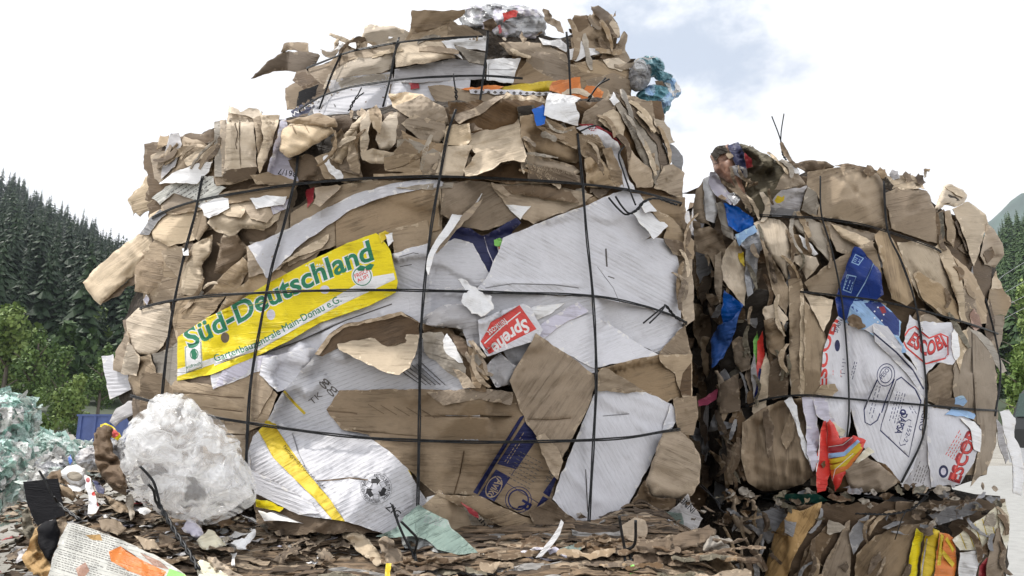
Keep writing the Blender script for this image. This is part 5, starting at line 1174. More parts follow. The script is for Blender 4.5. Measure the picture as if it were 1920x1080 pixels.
r('tand', "1350,720 1385,700 1388,770 1350,775", lvl=.0, puff=.02)
r('pink', "1308,752 1330,738 1348,728 1344,748 1326,760 1310,762", lvl=-.02, free=True, bend=.08, name='plastic_scrap')
# box prints
r('white', "1538,735 1540,700 1546,650 1558,615 1572,592 1590,605 1596,700 1594,800 1588,845 1566,800 1552,760", lvl=.05, bend=.04, ang=75, name='printed_board',
  marks=[mtext("ESCOBI", "1550,730 1552,660 1572,600", 17, 'red', .03), mdisc(1570, 648, 5, 11, 'navy', 0), mtext("SPAIN", "1570,625 1580,600", 8, 'navy', .01), mscribble(1562, 700, 12, 44, 90, 3, 'red', 5), mscribble(1580, 690, 4, 40, 5, 6, 'navy', 6)])
r('white', "1584,610 1606,612 1640,625 1688,660 1716,690 1736,722 1732,760 1728,830 1712,880 1692,910 1650,870 1612,832 1594,760 1590,690", lvl=.055, bend=.035, step=5, ang=70, tear=.8, name='printed_board', label='white box side with blue line drawings and small print',
  marks=[mdisc(1661, 703, 17, 22, 'navy', 10, .92), mdisc(1661, 703, 12, 16, 'navy', 10, .88), mtext("PESO", "1654,712 1668,694", 8, 'navy', .01), mline("1645,712 1620,768 1622,792 1632,797 1645,788 1650,775", 2.2, 'navy'), mline("1677,710 1660,752 1653,774", 2.2, 'navy'),
         mframe("1690,706 1716,728 1728,752 1704,858 1650,808 1652,796 1680,712", 2.0, 'navy'), mtext("DAPSA", "1691,772 1678,812", 12, 'navy', .03), mdisc(1693, 773, 6, 6, 'navy', 0, .45), mframe("1704,786 1709,788 1698,834 1688,836 1686,830 1697,790", 1.4, 'navy'),
         mtext("152-2", "1704,795 1694,828", 8, 'navy'), mtext("AGRO", "1732,762 1722,806", 10, 'navy', .01), mscribble(1682, 765, 60, 20, 105, 4, 'navy', 7, 1.3), mscribble(1640, 752, 60, 12, 105, 2, 'navy', 9, 1.3), mscribble(1600, 696, 36, 8, 105, 2, 'navy', 10, 1.3), mscribble(1712, 770, 20, 10, 60, 2, 'navy', 11)])
r('grey', "1690,912 1712,880 1728,830 1738,762 1760,800 1752,860 1746,916", lvl=.045, bend=.05, ang=80, marks=[mscribble(1728, 885, 40, 24, -70, 5, 'dink', 14, 1.4)])
r('white', "1738,756 1770,765 1810,780 1838,800 1840,830 1826,868 1800,908 1746,914 1740,860", lvl=.05, bend=.05, ang=75, name='printed_board', label='white box corner with red lettering at the bottom right',
  marks=[mtext("ESCOBI", "1798,908 1812,868 1838,806", 22, 'dred', .04), mtext("ESCOBI", "1799,906 1812,868 1837,808", 19, 'red', .0), mline("1786,900 1800,860 1822,812", 3.5, 'red'), mdisc(1769, 884, 9, 12, 'navy'), mdisc(1769, 884, 5, 7, 'lav'), mscribble(1794, 836, 50, 24, -60, 5, 'red', 15, 1.5)])
r('tanm', "1740,700 1790,660 1800,680 1790,720 1776,765 1740,752", lvl=.03, bend=.3, crum=.01, cs=24)
r('tan', "1790,670 1800,640 1815,612 1860,640 1868,700 1872,780 1866,840 1850,880 1820,912 1838,830 1838,798 1800,770 1786,730", lvl=.04, bend=.06, step=6, puff=.012, ang=88, marks=[mline("1822,620 1824,700 1830,780 1836,830", 1.5, 'tand')])
r('tanl', "1786,640 1796,622 1812,618 1818,650 1806,668 1800,700 1794,680", lvl=.06, bend=.1, puff=.012)
r('tan', "1724,592 1740,588 1776,606 1760,618 1730,625", lvl=.04, bend=.1)
r('white', "1690,652 1700,612 1706,590 1724,604 1784,604 1790,625 1792,670 1786,684 1760,680 1738,700 1734,722 1718,690", lvl=.06, bend=.07, curl=.015, pr=12, tear=3, name='printed_board', label='torn white box end with red ESCOBI lettering',
  marks=[mtext("ESCOBI", "1700,643 1738,668 1776,648", 25, 'dred', .05), mtext("ESCOBI", "1701,642 1738,667 1775,647", 22, 'red', .0), mline("1692,636 1700,652 1736,682 1772,672 1778,664 1777,632 1764,626 1742,634 1716,612 1704,618 1692,636", 3.2, 'red')])
r('boxblue', "1566,560 1576,530 1590,490 1602,462 1612,464 1634,488 1652,512 1657,552 1640,566 1600,590 1584,604 1572,592", lvl=.06, puff=.018, pr=18, bend=.05, tilt=(0, .015), name='printed_board', label='blue printed box flap',
  marks=[mframe("1604,476 1620,484 1610,498 1596,492", 2, 'ltblue'), mframe("1588,514 1606,518 1596,550 1580,544", 2, 'ltblue'), mscribble(1592, 532, 22, 18, -70, 3, 'ltblue', 17, 1.6), mline("1638,494 1622,530 1604,560", 2, 'ltblue'), mscribble(1606, 488, 10, 10, 30, 3, 'ltblue', 18)])
r('ltblue', "1584,604 1596,572 1604,560 1650,566 1668,580 1690,604 1686,632 1700,660 1690,662 1650,634 1620,618 1604,612", lvl=.065, bend=.04, ang=40, name='printed_board', label='pale blue printed box side with a dark blue swoosh',
  marks=[mpoly("1620,568 1650,566 1668,584 1686,590 1686,630 1672,626 1655,606 1640,590", 'boxblue'), mpoly("1620,618 1650,632 1690,660 1692,650 1664,612 1640,606", 'white')] + [mdisc(1648 + 9 * math.cos(q), 590 + 14 * math.sin(q), 1.6, 1.6, 'whiteb', n=8) for q in np.arange(0, 6, .9)] + [mpoly("1648,576 1658,574 1662,586 1654,588", 'dred')])
r('tand', "1590,596 1604,590 1616,602 1624,612 1610,618 1596,612", lvl=.075, free=True, crum=.01, cs=8, tear=4)
r('white', "1636,610 1690,660 1716,690 1736,722 1738,752 1728,740 1700,700 1640,640", lvl=.06, bend=.03, marks=[mline("1628,616 1680,660 1712,694 1732,730", 3, 'navy')], name='printed_board')
r('whiteb', "1784,625 1796,612 1800,660 1792,676 1786,660", lvl=.05, tear=3)
r('tand', "1760,745 1800,748 1812,752 1806,764 1776,766 1750,764", lvl=.05, bend=.1)
r('ltblue', "1790,746 1806,742 1814,752 1806,762 1790,758", lvl=.06, crum=.012, cs=10, name='printed_board')
r('ltblue', "1772,778 1786,764 1812,770 1830,776 1826,786 1800,780", lvl=.06, bend=.1, name='printed_board')
r('whiteb', "1800,784 1826,790 1840,806 1838,848 1826,842 1820,806", lvl=.065, bend=.15, curl=.02, pr=10)
r('skin', "1818,590 1826,578 1836,590 1842,614 1830,622 1820,612", lvl=.06, puff=.012, name='plastic_scrap')
r('greyt', "1818,618 1840,624 1858,640 1876,672 1888,696 1876,700 1856,662 1836,636", lvl=.055, crum=.01, cs=14)
# bag and packets at the lower left
r('tanm', "1392,792 1420,772 1460,752 1504,745 1516,800 1530,860 1528,890 1506,908 1470,918 1430,921 1402,904 1390,860", lvl=.02, puff=.06, pr=44, bend=.3, step=6, ang=86, label='crinkled brown paper bulging at the lower left', edge='tand')
r('tand', "1430,770 1440,766 1452,800 1446,850 1440,860", lvl=.05, bend=.2)
r('tanm', "1464,820 1480,775 1490,790 1488,820 1474,842", lvl=.05, bend=.2, ang=80)
r('whiteb', "1470,752 1484,744 1494,760 1500,800 1512,830 1530,856 1518,872 1504,842 1494,800 1482,772", lvl=.065, crum=.012, cs=14, bend=.1)
r('lav', "1503,745 1525,742 1530,772 1536,810 1532,850 1540,870 1524,885 1512,850 1512,800", lvl=.05, bend=.1, name='paper_sheet')
r('lav', "1524,744 1548,742 1556,772 1566,790 1560,800 1540,786 1530,776", lvl=.06, bend=.1, name='paper_sheet')
r('tanl', "1526,738 1540,722 1566,720 1572,732 1560,745", lvl=.065, bend=.1, curl=.01)
r('cream', "1562,790 1586,808 1582,818 1566,815 1556,800", lvl=.07, crum=.01, cs=10)
r('brown', "1540,870 1580,840 1660,870 1690,905 1640,912 1560,925", lvl=.02, puff=.02)
r('tanm', "1580,880 1620,852 1650,870 1686,902 1660,922 1600,925", lvl=.04, puff=.02, bend=.3)
r('red', "1530,880 1536,820 1544,790 1552,788 1558,820 1556,890 1548,920 1532,924", lvl=.08, free=True, tilt=(-.02, 0), bend=.03, name='packet', label='red glossy packet edge', marks=[mline("1537,812 1535,860 1530,885", 2, 'whiteb')])
st = [mpoly("1551,838 1580,832 1596,818 1602,824 1582,846 1552,848", 'dred')] + [mpoly([(1552 + q * 2, 850 + q * 11), (1582 + q, 847 + q * 9), (1608 + q * 2, 824 + q * 6), (1613 + q * 2, 828 + q * 6), (1585 + q, 855 + q * 9), (1553 + q * 2, 860 + q * 11)], c_) for q, c_ in enumerate(['ltblue', 'ybright', 'ydark', 'orange'])] + [mline("1553,838 1580,834 1598,820", 1.2, 'whiteb'), mline("1560,905 1566,880 1600,850", 1.2, 'whiteb')]
r('red', "1550,792 1556,786 1566,800 1574,822 1590,820 1600,816 1624,826 1616,846 1590,880 1574,912 1566,922 1560,900 1552,850", lvl=.085, free=True, tilt=(.02, -.01), bend=.05, puff=.012, pr=12, name='packet', label='red, blue and yellow striped packet', marks=st)
r('cream', "1618,846 1628,838 1640,848 1612,866 1600,872", lvl=.075, free=True, name='paper_scrap')
r('whiteb', "1874,772 1892,768 1904,784 1902,820 1914,842 1920,880 1916,930 1900,925 1898,870 1888,830", free=True, lvl=.03, puff=.02, pr=12, bend=.15, name='paper_flap', label='white sheet hanging at the right edge')
r('grey', "1868,785 1880,800 1892,860 1886,870 1872,830", lvl=.02)
twistwire(R_, "1474,300 1468,290 1466,278 1464,264", (2.62, 2.62), r=.0024, pitch=6, amp=.003, fork=("1464,264 1458,246 1447,218", "1464,264 1465,245 1470,213"))

slivers(R_, 34, [(1380, 280, 1480, 390, 60), (1400, 420, 1560, 520, 70), (1760, 400, 1880, 620, 75), (1400, 580, 1480, 740, 85)], 121, ['tanl', 'tan', 'tanm', 'tand', 'greyt', 'olive'])
scraps(R_, 40, [(1340, 275, 1480, 400), (1480, 300, 1760, 330), (1380, 560, 1480, 760)], 122, ['tanm', 'tand', 'olive', 'greyt', 'tan', 'olive', 'grey'], (5, 14), (.01, .07), free=True)
# ---------------------------------------------------------------- lower right bale
oL = "1345,960 1400,955 1500,945 1600,950 1700,940 1800,935 1875,930 1890,1000 1885,1300 1870,1900 1380,1900 1355,1400"
core(L_, oL, 3.7, sink=.05, seed=11); sidescraps(L_, oL, 3.7, 40, seed=12)
def l(*a, **k): return sheet(L_, *a, **k)
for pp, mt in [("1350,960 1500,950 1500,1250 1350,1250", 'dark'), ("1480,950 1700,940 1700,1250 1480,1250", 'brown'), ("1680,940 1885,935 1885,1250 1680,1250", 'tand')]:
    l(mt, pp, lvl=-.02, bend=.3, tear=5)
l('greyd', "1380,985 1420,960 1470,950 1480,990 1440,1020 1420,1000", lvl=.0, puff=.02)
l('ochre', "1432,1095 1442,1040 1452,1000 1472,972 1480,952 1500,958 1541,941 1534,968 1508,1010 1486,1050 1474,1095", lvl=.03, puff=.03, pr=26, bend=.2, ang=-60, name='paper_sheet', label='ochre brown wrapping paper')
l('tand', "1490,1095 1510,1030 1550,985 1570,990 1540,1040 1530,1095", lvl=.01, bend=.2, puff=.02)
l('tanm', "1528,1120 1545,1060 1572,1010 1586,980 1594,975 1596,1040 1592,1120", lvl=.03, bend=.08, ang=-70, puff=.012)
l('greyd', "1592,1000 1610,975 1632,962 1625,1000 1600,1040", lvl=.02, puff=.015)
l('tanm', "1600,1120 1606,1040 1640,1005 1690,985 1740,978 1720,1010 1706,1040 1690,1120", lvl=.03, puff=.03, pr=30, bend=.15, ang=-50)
l('greyd', "1740,965 1770,952 1830,940 1845,955 1800,972 1760,985", lvl=.02, bend=.1)
l('yellow', "1694,1120 1706,1040 1718,990 1733,1000 1722,1050 1712,1120", lvl=.055, puff=.012, pr=7, bend=.05, name='bag_scrap')
l('ybright', "1720,1120 1728,1050 1736,1004 1750,990 1762,996 1756,1050 1744,1120", lvl=.06, puff=.02, pr=10, bend=.1, name='bag_scrap', label='yellow foil bag', marks=[mline("1738,1010 1730,1060 1726,1100", 2.5, 'lav')])
l('orange', "1744,1120 1754,1060 1762,998 1780,1002 1792,1015 1794,1060 1780,1120", lvl=.06, puff=.015, pr=10, bend=.1, name='bag_scrap', label='orange foil bag with yellow rays', marks=[mpoly("1764,1000 1770,1004 1764,1060 1757,1060", 'ybright'), mpoly("1776,1006 1790,1030 1786,1036 1772,1012", 'ybright'), mpoly("1768,1030 1790,1056 1786,1064 1766,1040", 'ybright')])
l('cream', "1786,1012 1810,990 1840,972 1868,950 1874,962 1872,1000 1858,1030 1800,1032", lvl=.055, bend=.05, name='paper_sheet', label='white paper with pale yellow grid', marks=[mline([(1800 + q * 14, 1000 - q * 9), (1812 + q * 14, 1030 - q * 4)], 1.5, 'ybright') for q in range(5)])
l('whiteb', "1800,1036 1850,1030 1835,1060 1820,1120 1795,1120", lvl=.04, crum=.012, cs=20)
l('brown', "1828,1040 1868,1000 1875,1030 1860,1060 1850,1040", lvl=.06, bend=.1)
l('dred', "1836,1062 1852,1045 1858,1060 1846,1095 1832,1120", lvl=.05)
l('tanm', "1850,1060 1870,990 1892,990 1886,1040 1872,1120 1850,1120", lvl=.03, bend=.1)
l('cream', "1870,950 1886,940 1894,980 1888,1030 1876,1000", lvl=.03, bend=.05)
l('dgreen', "1455,930 1480,926 1530,926 1555,938 1520,944 1490,946", free=True, lvl=.03, bend=.1, crum=.006, cs=16, name='plastic_scrap')
scraps(L_, 34, [(1480, 960, 1700, 1090), (1355, 960, 1480, 1080), (1690, 945, 1880, 1010)], 141, ['tand', 'brown', 'tanm', 'greyd', 'olive', 'tand', 'greyt'], (10, 26), (.0, .03))
slivers(L_, 30, [(1490, 970, 1700, 1090, -60), (1360, 970, 1450, 1080, 80), (1820, 970, 1885, 1080, 85)], 142, ['tand', 'brown', 'tanm', 'greyd', 'tan'], (.01, .05))
# frayed layers squeezed out between the two right-hand bales
rg2 = np.random.default_rng(44)
for q in range(95):
    x = rg2.uniform(1350, 1880); y = 946 + rg2.uniform(-24, 34) - .03 * (x - 1350); w = rg2.uniform(5, 26) * rg2.uniform(.5, 1); h_ = rg2.uniform(2, 9); s_ = rg2.uniform(-10, 10)
    sheet(L_, ['tand', 'brown', 'greyd', 'tanm', 'olive', 'greyt', 'brown'][q % 7], f"{x - w:.0f},{y + s_:.0f} {x - w * .3:.0f},{y - h_ + s_ * .4:.0f} {x + w * .5:.0f},{y - h_ * .7 - s_ * .5:.0f} {x + w:.0f},{y - s_:.0f} {x + w * .3:.0f},{y + h_ - s_ * .3:.0f} {x - w * .5:.0f},{y + h_ * .6:.0f}",
          free='ghost', lvl=rg2.uniform(.0, .07), crum=.012, cs=9, tear=5, bend=.3, step=3, tilt=(rg2.uniform(-.01, .01), rg2.uniform(-.01, .04)), name='shredded_layer')
twistwire(L_, "1600,962 1660,964 1700,958 1718,948", (2.30, 2.26), r=.0022, fork=("1718,948 1735,930 1742,922", "1718,948 1740,930 1720,925"))
tube('loose_strand', [topoint(np.array([1700., 1690, 1682, 1678]), np.array([955., 975, 1000, 1012]), 2.22)], .0015, parent=rl, loc=L_.loc)

# ---------------------------------------------------------------- bale added behind the stacks to make the gap between them dark
rb = empty('added_rear_bale', (.95, 4.2, 0), 'bale added deep in the gap between the middle and right stacks to darken it', 'paper bale')
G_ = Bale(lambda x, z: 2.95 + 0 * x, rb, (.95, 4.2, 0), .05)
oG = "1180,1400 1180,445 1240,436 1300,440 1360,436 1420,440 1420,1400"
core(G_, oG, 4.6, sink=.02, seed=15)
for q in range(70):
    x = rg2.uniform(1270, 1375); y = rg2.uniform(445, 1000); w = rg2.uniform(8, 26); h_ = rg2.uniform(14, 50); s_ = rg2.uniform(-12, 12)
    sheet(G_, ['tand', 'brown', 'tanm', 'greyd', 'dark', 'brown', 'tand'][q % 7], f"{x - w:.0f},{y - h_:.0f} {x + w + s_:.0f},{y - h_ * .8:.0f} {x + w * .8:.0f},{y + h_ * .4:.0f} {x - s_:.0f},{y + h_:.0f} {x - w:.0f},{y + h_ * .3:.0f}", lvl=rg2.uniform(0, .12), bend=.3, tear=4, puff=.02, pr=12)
# ---------------------------------------------------------------- foreground bale of rotted, compressed layers
rf_ = empty('lower_front_bale', (-.3, 2.0, 0), 'rotting brown bale of compressed layers in the foreground, carrying the big bale', 'paper bale')
LF = (-.3, 2.0, 0)
def zsurf(x, Y): return 1.215 + (Y - 1.4) * .19 + .012 * fbm(x * 3, Y * 3, 61, 2) - .05 * np.clip((-.2 - x) * .5, 0, 1) * np.clip((1.75 - Y) * 2.2, 0, 1)
def front_body():
    fp = [(-.93, 1.31), (.44, 1.34), (.50, 1.5), (.52, 2.95), (-1.45, 2.95), (-1.42, 2.4)]
    per = []
    for i in range(len(fp)):
        a_, b_ = np.array(fp[i]), np.array(fp[(i + 1) % len(fp)]); k = max(2, int(np.linalg.norm(b_ - a_) / .05)); per += [a_ + (b_ - a_) * j / k for j in range(k)]
    per = np.array(per); n = len(per); zs = np.linspace(.02, 1.15, 46); V, F = [], []; c = per.mean(0)
    for k, z in enumerate(zs):
        q = per + (per - c) / np.linalg.norm(per - c, axis=1)[:, None] * (.03 * fbm(np.arange(n) / 5., np.full(n, k * 1.7), 5, 3) + (.012 if k % 2 else -.01))[:, None]
        V.append(np.column_stack([q, np.full(n, z) + .01 * fbm(np.arange(n) / 6., np.full(n, k), 9, 2)]))
        if k:
            for i in range(n): j = (i + 1) % n; F.append(((k - 1) * n + i, (k - 1) * n + j, k * n + j, k * n + i))
    F.append(tuple((len(zs) - 1) * n + i for i in range(n)))
    F.append(tuple(reversed(range(n))))
    MI = [int(v * 3.99) for v in vnoise(np.arange(len(F)) * .13, np.arange(len(F)) // n * .9, 3)]
    newmesh('compressed_core', np.concatenate(V), F, ['strata_b', 'strata_a', 'brown', 'strata_c'], MI, smooth=False, parent=rf_, loc=LF)
front_body()
def strata():
    rg = np.random.default_rng(5); V, F, MI = [], [], []; cnt = 0
    for row in range(140):
        t_ = row / 139; Y = 1.24 + .62 * t_; x = -1.25 + .35 * (1 - t_) + rg.uniform(0, .1); xe = .46 + .05 * t_
        while x < xe:
            L = rg.uniform(.06, .42); n = int(L / .008) + 2; xs = np.linspace(x, min(x + L, xe), n)
            jag = .014 * fbm(xs * 22 + row * 3.1, xs * 0 + row, 7, 4) + rg.uniform(-.012, .012); Yf = Y + jag + .05 * fbm(xs * 2.5, xs * 0 + t_ * 2, 11, 2)
            lift = rg.uniform(-.006, .010) + .009 * fbm(xs * 30, xs * 0 + row * .7, 19, 3)
            wave = .042 * fbm(xs * 3.8 + .4, xs * 0 + t_ * 2.2, 23, 3)
            edge = -.11 * np.clip((xs - .30) / .2, 0, 1) ** 2
            zf = zsurf(xs, Y) + wave + lift + edge - .012; wd_ = rg.uniform(.04, .10)
            th_ = rg.uniform(.0010, .0030) * (1 + .6 * vnoise(xs * 40, xs * 0, row)); droop = rg.uniform(.0, .012)
            P0 = np.column_stack([xs, Yf, zf - th_ - droop]); P1 = np.column_stack([xs, Yf - .001, zf - droop]); P2 = np.column_stack([xs, Yf + wd_ * .3, zf + .001]); P3 = np.column_stack([xs, Yf + wd_, zf - .012]); P4 = np.column_stack([xs, Yf + wd_, zf - .012 - th_])
            V += [P0, P1, P2, P3, P4]; mi = rg.choice(4, p=[.40, .34, .20, .06])
            for k in range(4):
                for i in range(n - 1): F.append((cnt + k * n + i, cnt + k * n + i + 1, cnt + (k + 1) * n + i + 1, cnt + (k + 1) * n + i)); MI.append(mi)
            cnt += 5 * n; x += L * rg.uniform(.6, 1.0)
    newmesh('compressed_layers', np.concatenate(V), F, ['strata_a', 'strata_b', 'strata_c', 'strata_d'], MI, smooth=False, parent=rf_, loc=LF)
strata()
def litter(name, n, xr, yr, mats, p, size, seed, zf, label, cat):
    rg = np.random.default_rng(seed); V, F, MI, UV = [], [], [], []; cnt = 0; k = 5; g = np.linspace(-1, 1, k); gu, gv = np.meshgrid(g, g)
    for q in range(n):
        x, y = rg.uniform(*xr), rg.uniform(*yr); s = size * rg.uniform(.25, 1) ** 1.6; asp = rg.uniform(.25, 1); r_ = rg.uniform(0, 6.28)
        u, v = gu * s + s * .3 * rg.normal(0, 1, gu.shape) * .5, gv * s * asp + s * asp * .3 * rg.normal(0, 1, gu.shape) * .5
        z = s * .7 * fbm(gu * 1.3 + q, gv * 1.3, seed, 3) + rg.uniform(-.35, .35) * u + rg.uniform(-.35, .35) * v
        X = x + u * math.cos(r_) - v * math.sin(r_); Y = y + u * math.sin(r_) + v * math.cos(r_)
        Z = zf(np.array([x]), np.array([y]))[0] + z + s * .25
        V.append(np.column_stack([X.ravel(), Y.ravel(), Z.ravel()])); UV.append(np.stack([u.ravel(), v.ravel()], 1) + q * .37); mi = int(rg.choice(len(mats), p=p))
        for a_ in range(k - 1):
            for b_ in range(k - 1): F.append((cnt + a_ * k + b_, cnt + a_ * k + b_ + 1, cnt + (a_ + 1) * k + b_ + 1, cnt + (a_ + 1) * k + b_)); MI.append(mi)
        cnt += k * k
    o = newmesh(name, np.concatenate(V), F, mats, MI, np.concatenate(UV), True)
    return tag(o, label, cat, kind='stuff')
lm = ['tanm', 'tand', 'whiteb', 'grey', 'brown', 'greyt', 'lav', 'dred', 'olive', 'filmg']
litter('paper_litter', 1300, (-1.25, -.35), (1.42, 2.15), lm, [.17, .28, .04, .06, .24, .08, .02, .02, .07, .02], .026, 71, lambda x, y: zsurf(x, y) + .0 * x, 'small shreds of paper and board strewn over the foreground bale', 'litter')
litter('board_litter', 170, (-.4, .50), (1.50, 1.95), lm, [.22, .30, .01, .03, .28, .08, .0, .01, .06, .01], .016, 73, lambda x, y: zsurf(x, y) - .01, 'brown shreds along the foot of the big bale', 'litter')

def loose(mat, pts, depth, label, cat, name, **k):
    """a loose piece lying in the foreground: its own thing, depth = distance function"""
    k.setdefault('bend', .15)
    o = sheet(None, mat, pts, name=name, depth=depth, **k); tag(o, label, cat); return o
def dlin(ya, Ya, yb, Yb, kx=0.0, x0=0): return lambda px, py: Ya + (Yb - Ya) * (py - ya) / (yb - ya) + kx * (px - x0)
# plastic bag
pb = blob('plastic_bag', "300,741 330,739 362,750 378,768 404,782 430,812 449,830 453,858 476,898 481,925 466,948 440,966 402,980 378,984 345,972 302,962 268,945 250,930 237,902 226,858 225,830 238,800 258,778 276,768 282,750", 1.60, .12, 'bagfilm', crum=.011, cs=.12, seed=51, na=300, nr=170, jag=.07, back=.8, film=True)
blob('film_layer', "302,752 340,750 376,772 402,796 430,826 442,860 466,900 468,925 436,950 400,966 378,972 345,960 306,950 276,936 258,920 246,900 238,858 236,832 262,790 288,764", 1.60, .10, 'bagin', crum=.022, cs=.09, seed=57, na=220, nr=120, jag=.10, back=.7, film=True, root=pb)
tag(pb, 'big crumpled bag of clear white plastic film in front of the tan bale', 'plastic bag')
# newspaper and the things at the left edge
nb = [mscribble(180, 1020, 110, 50, 17, 12, 'dink', 21, 1.2, .9), mscribble(150, 1060, 90, 40, 17, 9, 'dink', 22, 1.2, .9), mscribble(245, 1070, 90, 24, 17, 6, 'dink', 23, 1.2, .9), mpoly("204,1034 226,1024 262,1048 312,1072 300,1092 240,1070 208,1052", 'orange'), mpoly("262,1036 300,1052 318,1068 290,1062", 'skin'), mpoly("318,1066 350,1078 340,1095 312,1080", 'lgreen'),
      mpoly("160,1003 188,1002 192,1014 172,1012", 'ochre'), mpoly("142,1066 160,1054 168,1070 150,1092", 'skin')]
loose('news', "128,980 150,984 190,998 240,1018 300,1046 345,1076 380,1110 390,1130 80,1130 86,1090 100,1040 118,1000", dlin(980, 1.44, 1120, 1.24), 'open newspaper page with an orange picture lying at the bottom left corner', 'newspaper', 'newspaper', marks=nb, crum=.010, cs=60, bend=.12, curl=.015, pr=16, ang=17, step=5)
loose('black', "43,903 75,900 108,897 114,930 122,966 90,976 70,986 52,950", dlin(897, 1.66, 986, 1.60), 'flat black card standing on edge at the far left', 'card', 'black_card', bend=.03, tear=.8, edge='black')
loose('black', "70,990 84,978 104,972 112,1000 106,1030 94,1052 84,1045 72,1020", dlin(972, 1.50, 1052, 1.44), 'rounded black card below the flat black card', 'card', 'black_card', bend=.1, puff=.02, pr=14, edge='black')
loose('ochre', "40,1046 54,1024 62,1000 70,988 76,1020 88,1050 96,1060 90,1110 62,1082", dlin(980, 1.50, 1110, 1.42), 'brown wrapping paper hanging off the left corner of the bale', 'wrapping paper', 'wrapping_paper', crum=.02, cs=22, bend=.2)
loose('olive', "40,960 52,950 60,980 68,1000 52,1010 42,990", dlin(950, 1.6, 1010, 1.55), 'grey-olive crumpled paper under the flat black card', 'paper', 'crumpled_paper', crum=.02, cs=14)
loose('tanm', "104,976 122,968 126,982 116,1006 106,1010", dlin(970, 1.52, 1010, 1.48), 'small tan board piece between black card and newspaper', 'cardboard', 'cardboard_piece')
loose('brown', "176,812 186,800 200,797 212,806 206,822 212,850 232,880 238,905 226,915 204,906 190,890 178,860", dlin(797, 1.90, 915, 1.78), 'dark brown crumpled cardboard left of the plastic bag', 'cardboard', 'crumpled_board', crum=.014, cs=24, bend=.8, puff=.03, pr=14, tear=4, step=3.2, curl=.02, rf=lambda Q: .010 * np.abs(((Q[:, 0] * .9 - Q[:, 1] * .35) / 11) % 2 - 1))
loose('tand', "178,858 200,872 222,890 238,906 236,930 214,920 196,900 184,884", dlin(858, 1.84, 930, 1.74), 'pleated brown corrugated board left of the plastic bag', 'cardboard', 'corrugated_board', crum=.01, cs=14, ang=35, rf=lambda Q: .006 * np.abs(((Q[:, 0] * .5 + Q[:, 1] * .8) / 7) % 2 - 1))
loose('yellow', "188,796 198,793 212,800 224,812 232,822 220,826 200,818 190,808", dlin(793, 1.92, 826, 1.88), 'yellow and red food wrapper on top of the pile', 'wrapper', 'food_wrapper', crum=.012, cs=12, marks=[mpoly("204,800 214,804 224,814 214,822 204,812", 'red')])
tag(blob('white_plastic', "140,858 156,842 176,838 190,842 200,860 214,880 200,886 180,880 160,878 146,872", 2.02, .06, 'filmg', ['film', 'filmg', 'grey'], crum=.02, cs=.04, seed=63, jag=.14), 'grey-white crumpled plastic behind the brown cardboard', 'plastic film')
tag(blob('white_plastic', "206,826 220,822 236,832 240,870 232,880 216,864 206,850", 1.95, .04, 'filmg', ['filmg', 'greyd'], crum=.02, cs=.03, seed=64, jag=.12), 'dark grey striped film between brown cardboard and plastic bag', 'plastic film')
loose('blue', "128,862 133,852 136,866 132,872", dlin(850, 2.0, 872, 2.0), 'tiny blue plastic scrap on the white heap', 'scrap', 'plastic_scrap')
cup = loose('whiteb', "114,884 126,874 144,871 158,878 164,900 150,914 132,908 118,896", dlin(870, 1.80, 915, 1.76), 'white tray opened towards the camera, on the left heap', 'tray', 'white_tray', puff=.03, pr=12, bend=.05, marks=[mdisc(140, 893, 15, 9, 'greyt', 10)])
loose('whiteb', "126,908 150,914 166,898 168,915 150,922 132,920", dlin(898, 1.77, 922, 1.74), 'folded rim of white foam below the white tray', 'tray', 'foam_piece', puff=.01)
loose('tand', "86,896 96,884 112,880 116,896 132,906 128,912 104,900", dlin(880, 1.84, 912, 1.80), 'dark board piece left of the white tray', 'cardboard', 'cardboard_piece', crum=.012, cs=12)
loose('tanm', "112,908 130,914 142,930 136,940 118,928", dlin(905, 1.74, 940, 1.70), 'tan board piece under the white tray', 'cardboard', 'cardboard_piece', puff=.015)
loose('whiteb', "158,890 168,894 176,920 186,950 180,962 164,964 166,930 160,910", dlin(890, 1.72, 964, 1.60), 'white paper strip with red spots standing in the litter', 'paper', 'paper_strip', crum=.008, cs=20, marks=[mdisc(165, 900, 4, 5, 'dred'), mdisc(176, 926, 4, 4, 'red'), mdisc(184, 944, 3, 6, 'dred')])
loose('navy', "172,900 186,905 196,916 194,926 182,922", dlin(900, 1.74, 926, 1.70), 'dark blue plastic piece beside the red spotted paper', 'plastic', 'plastic_scrap', crum=.01, cs=10)
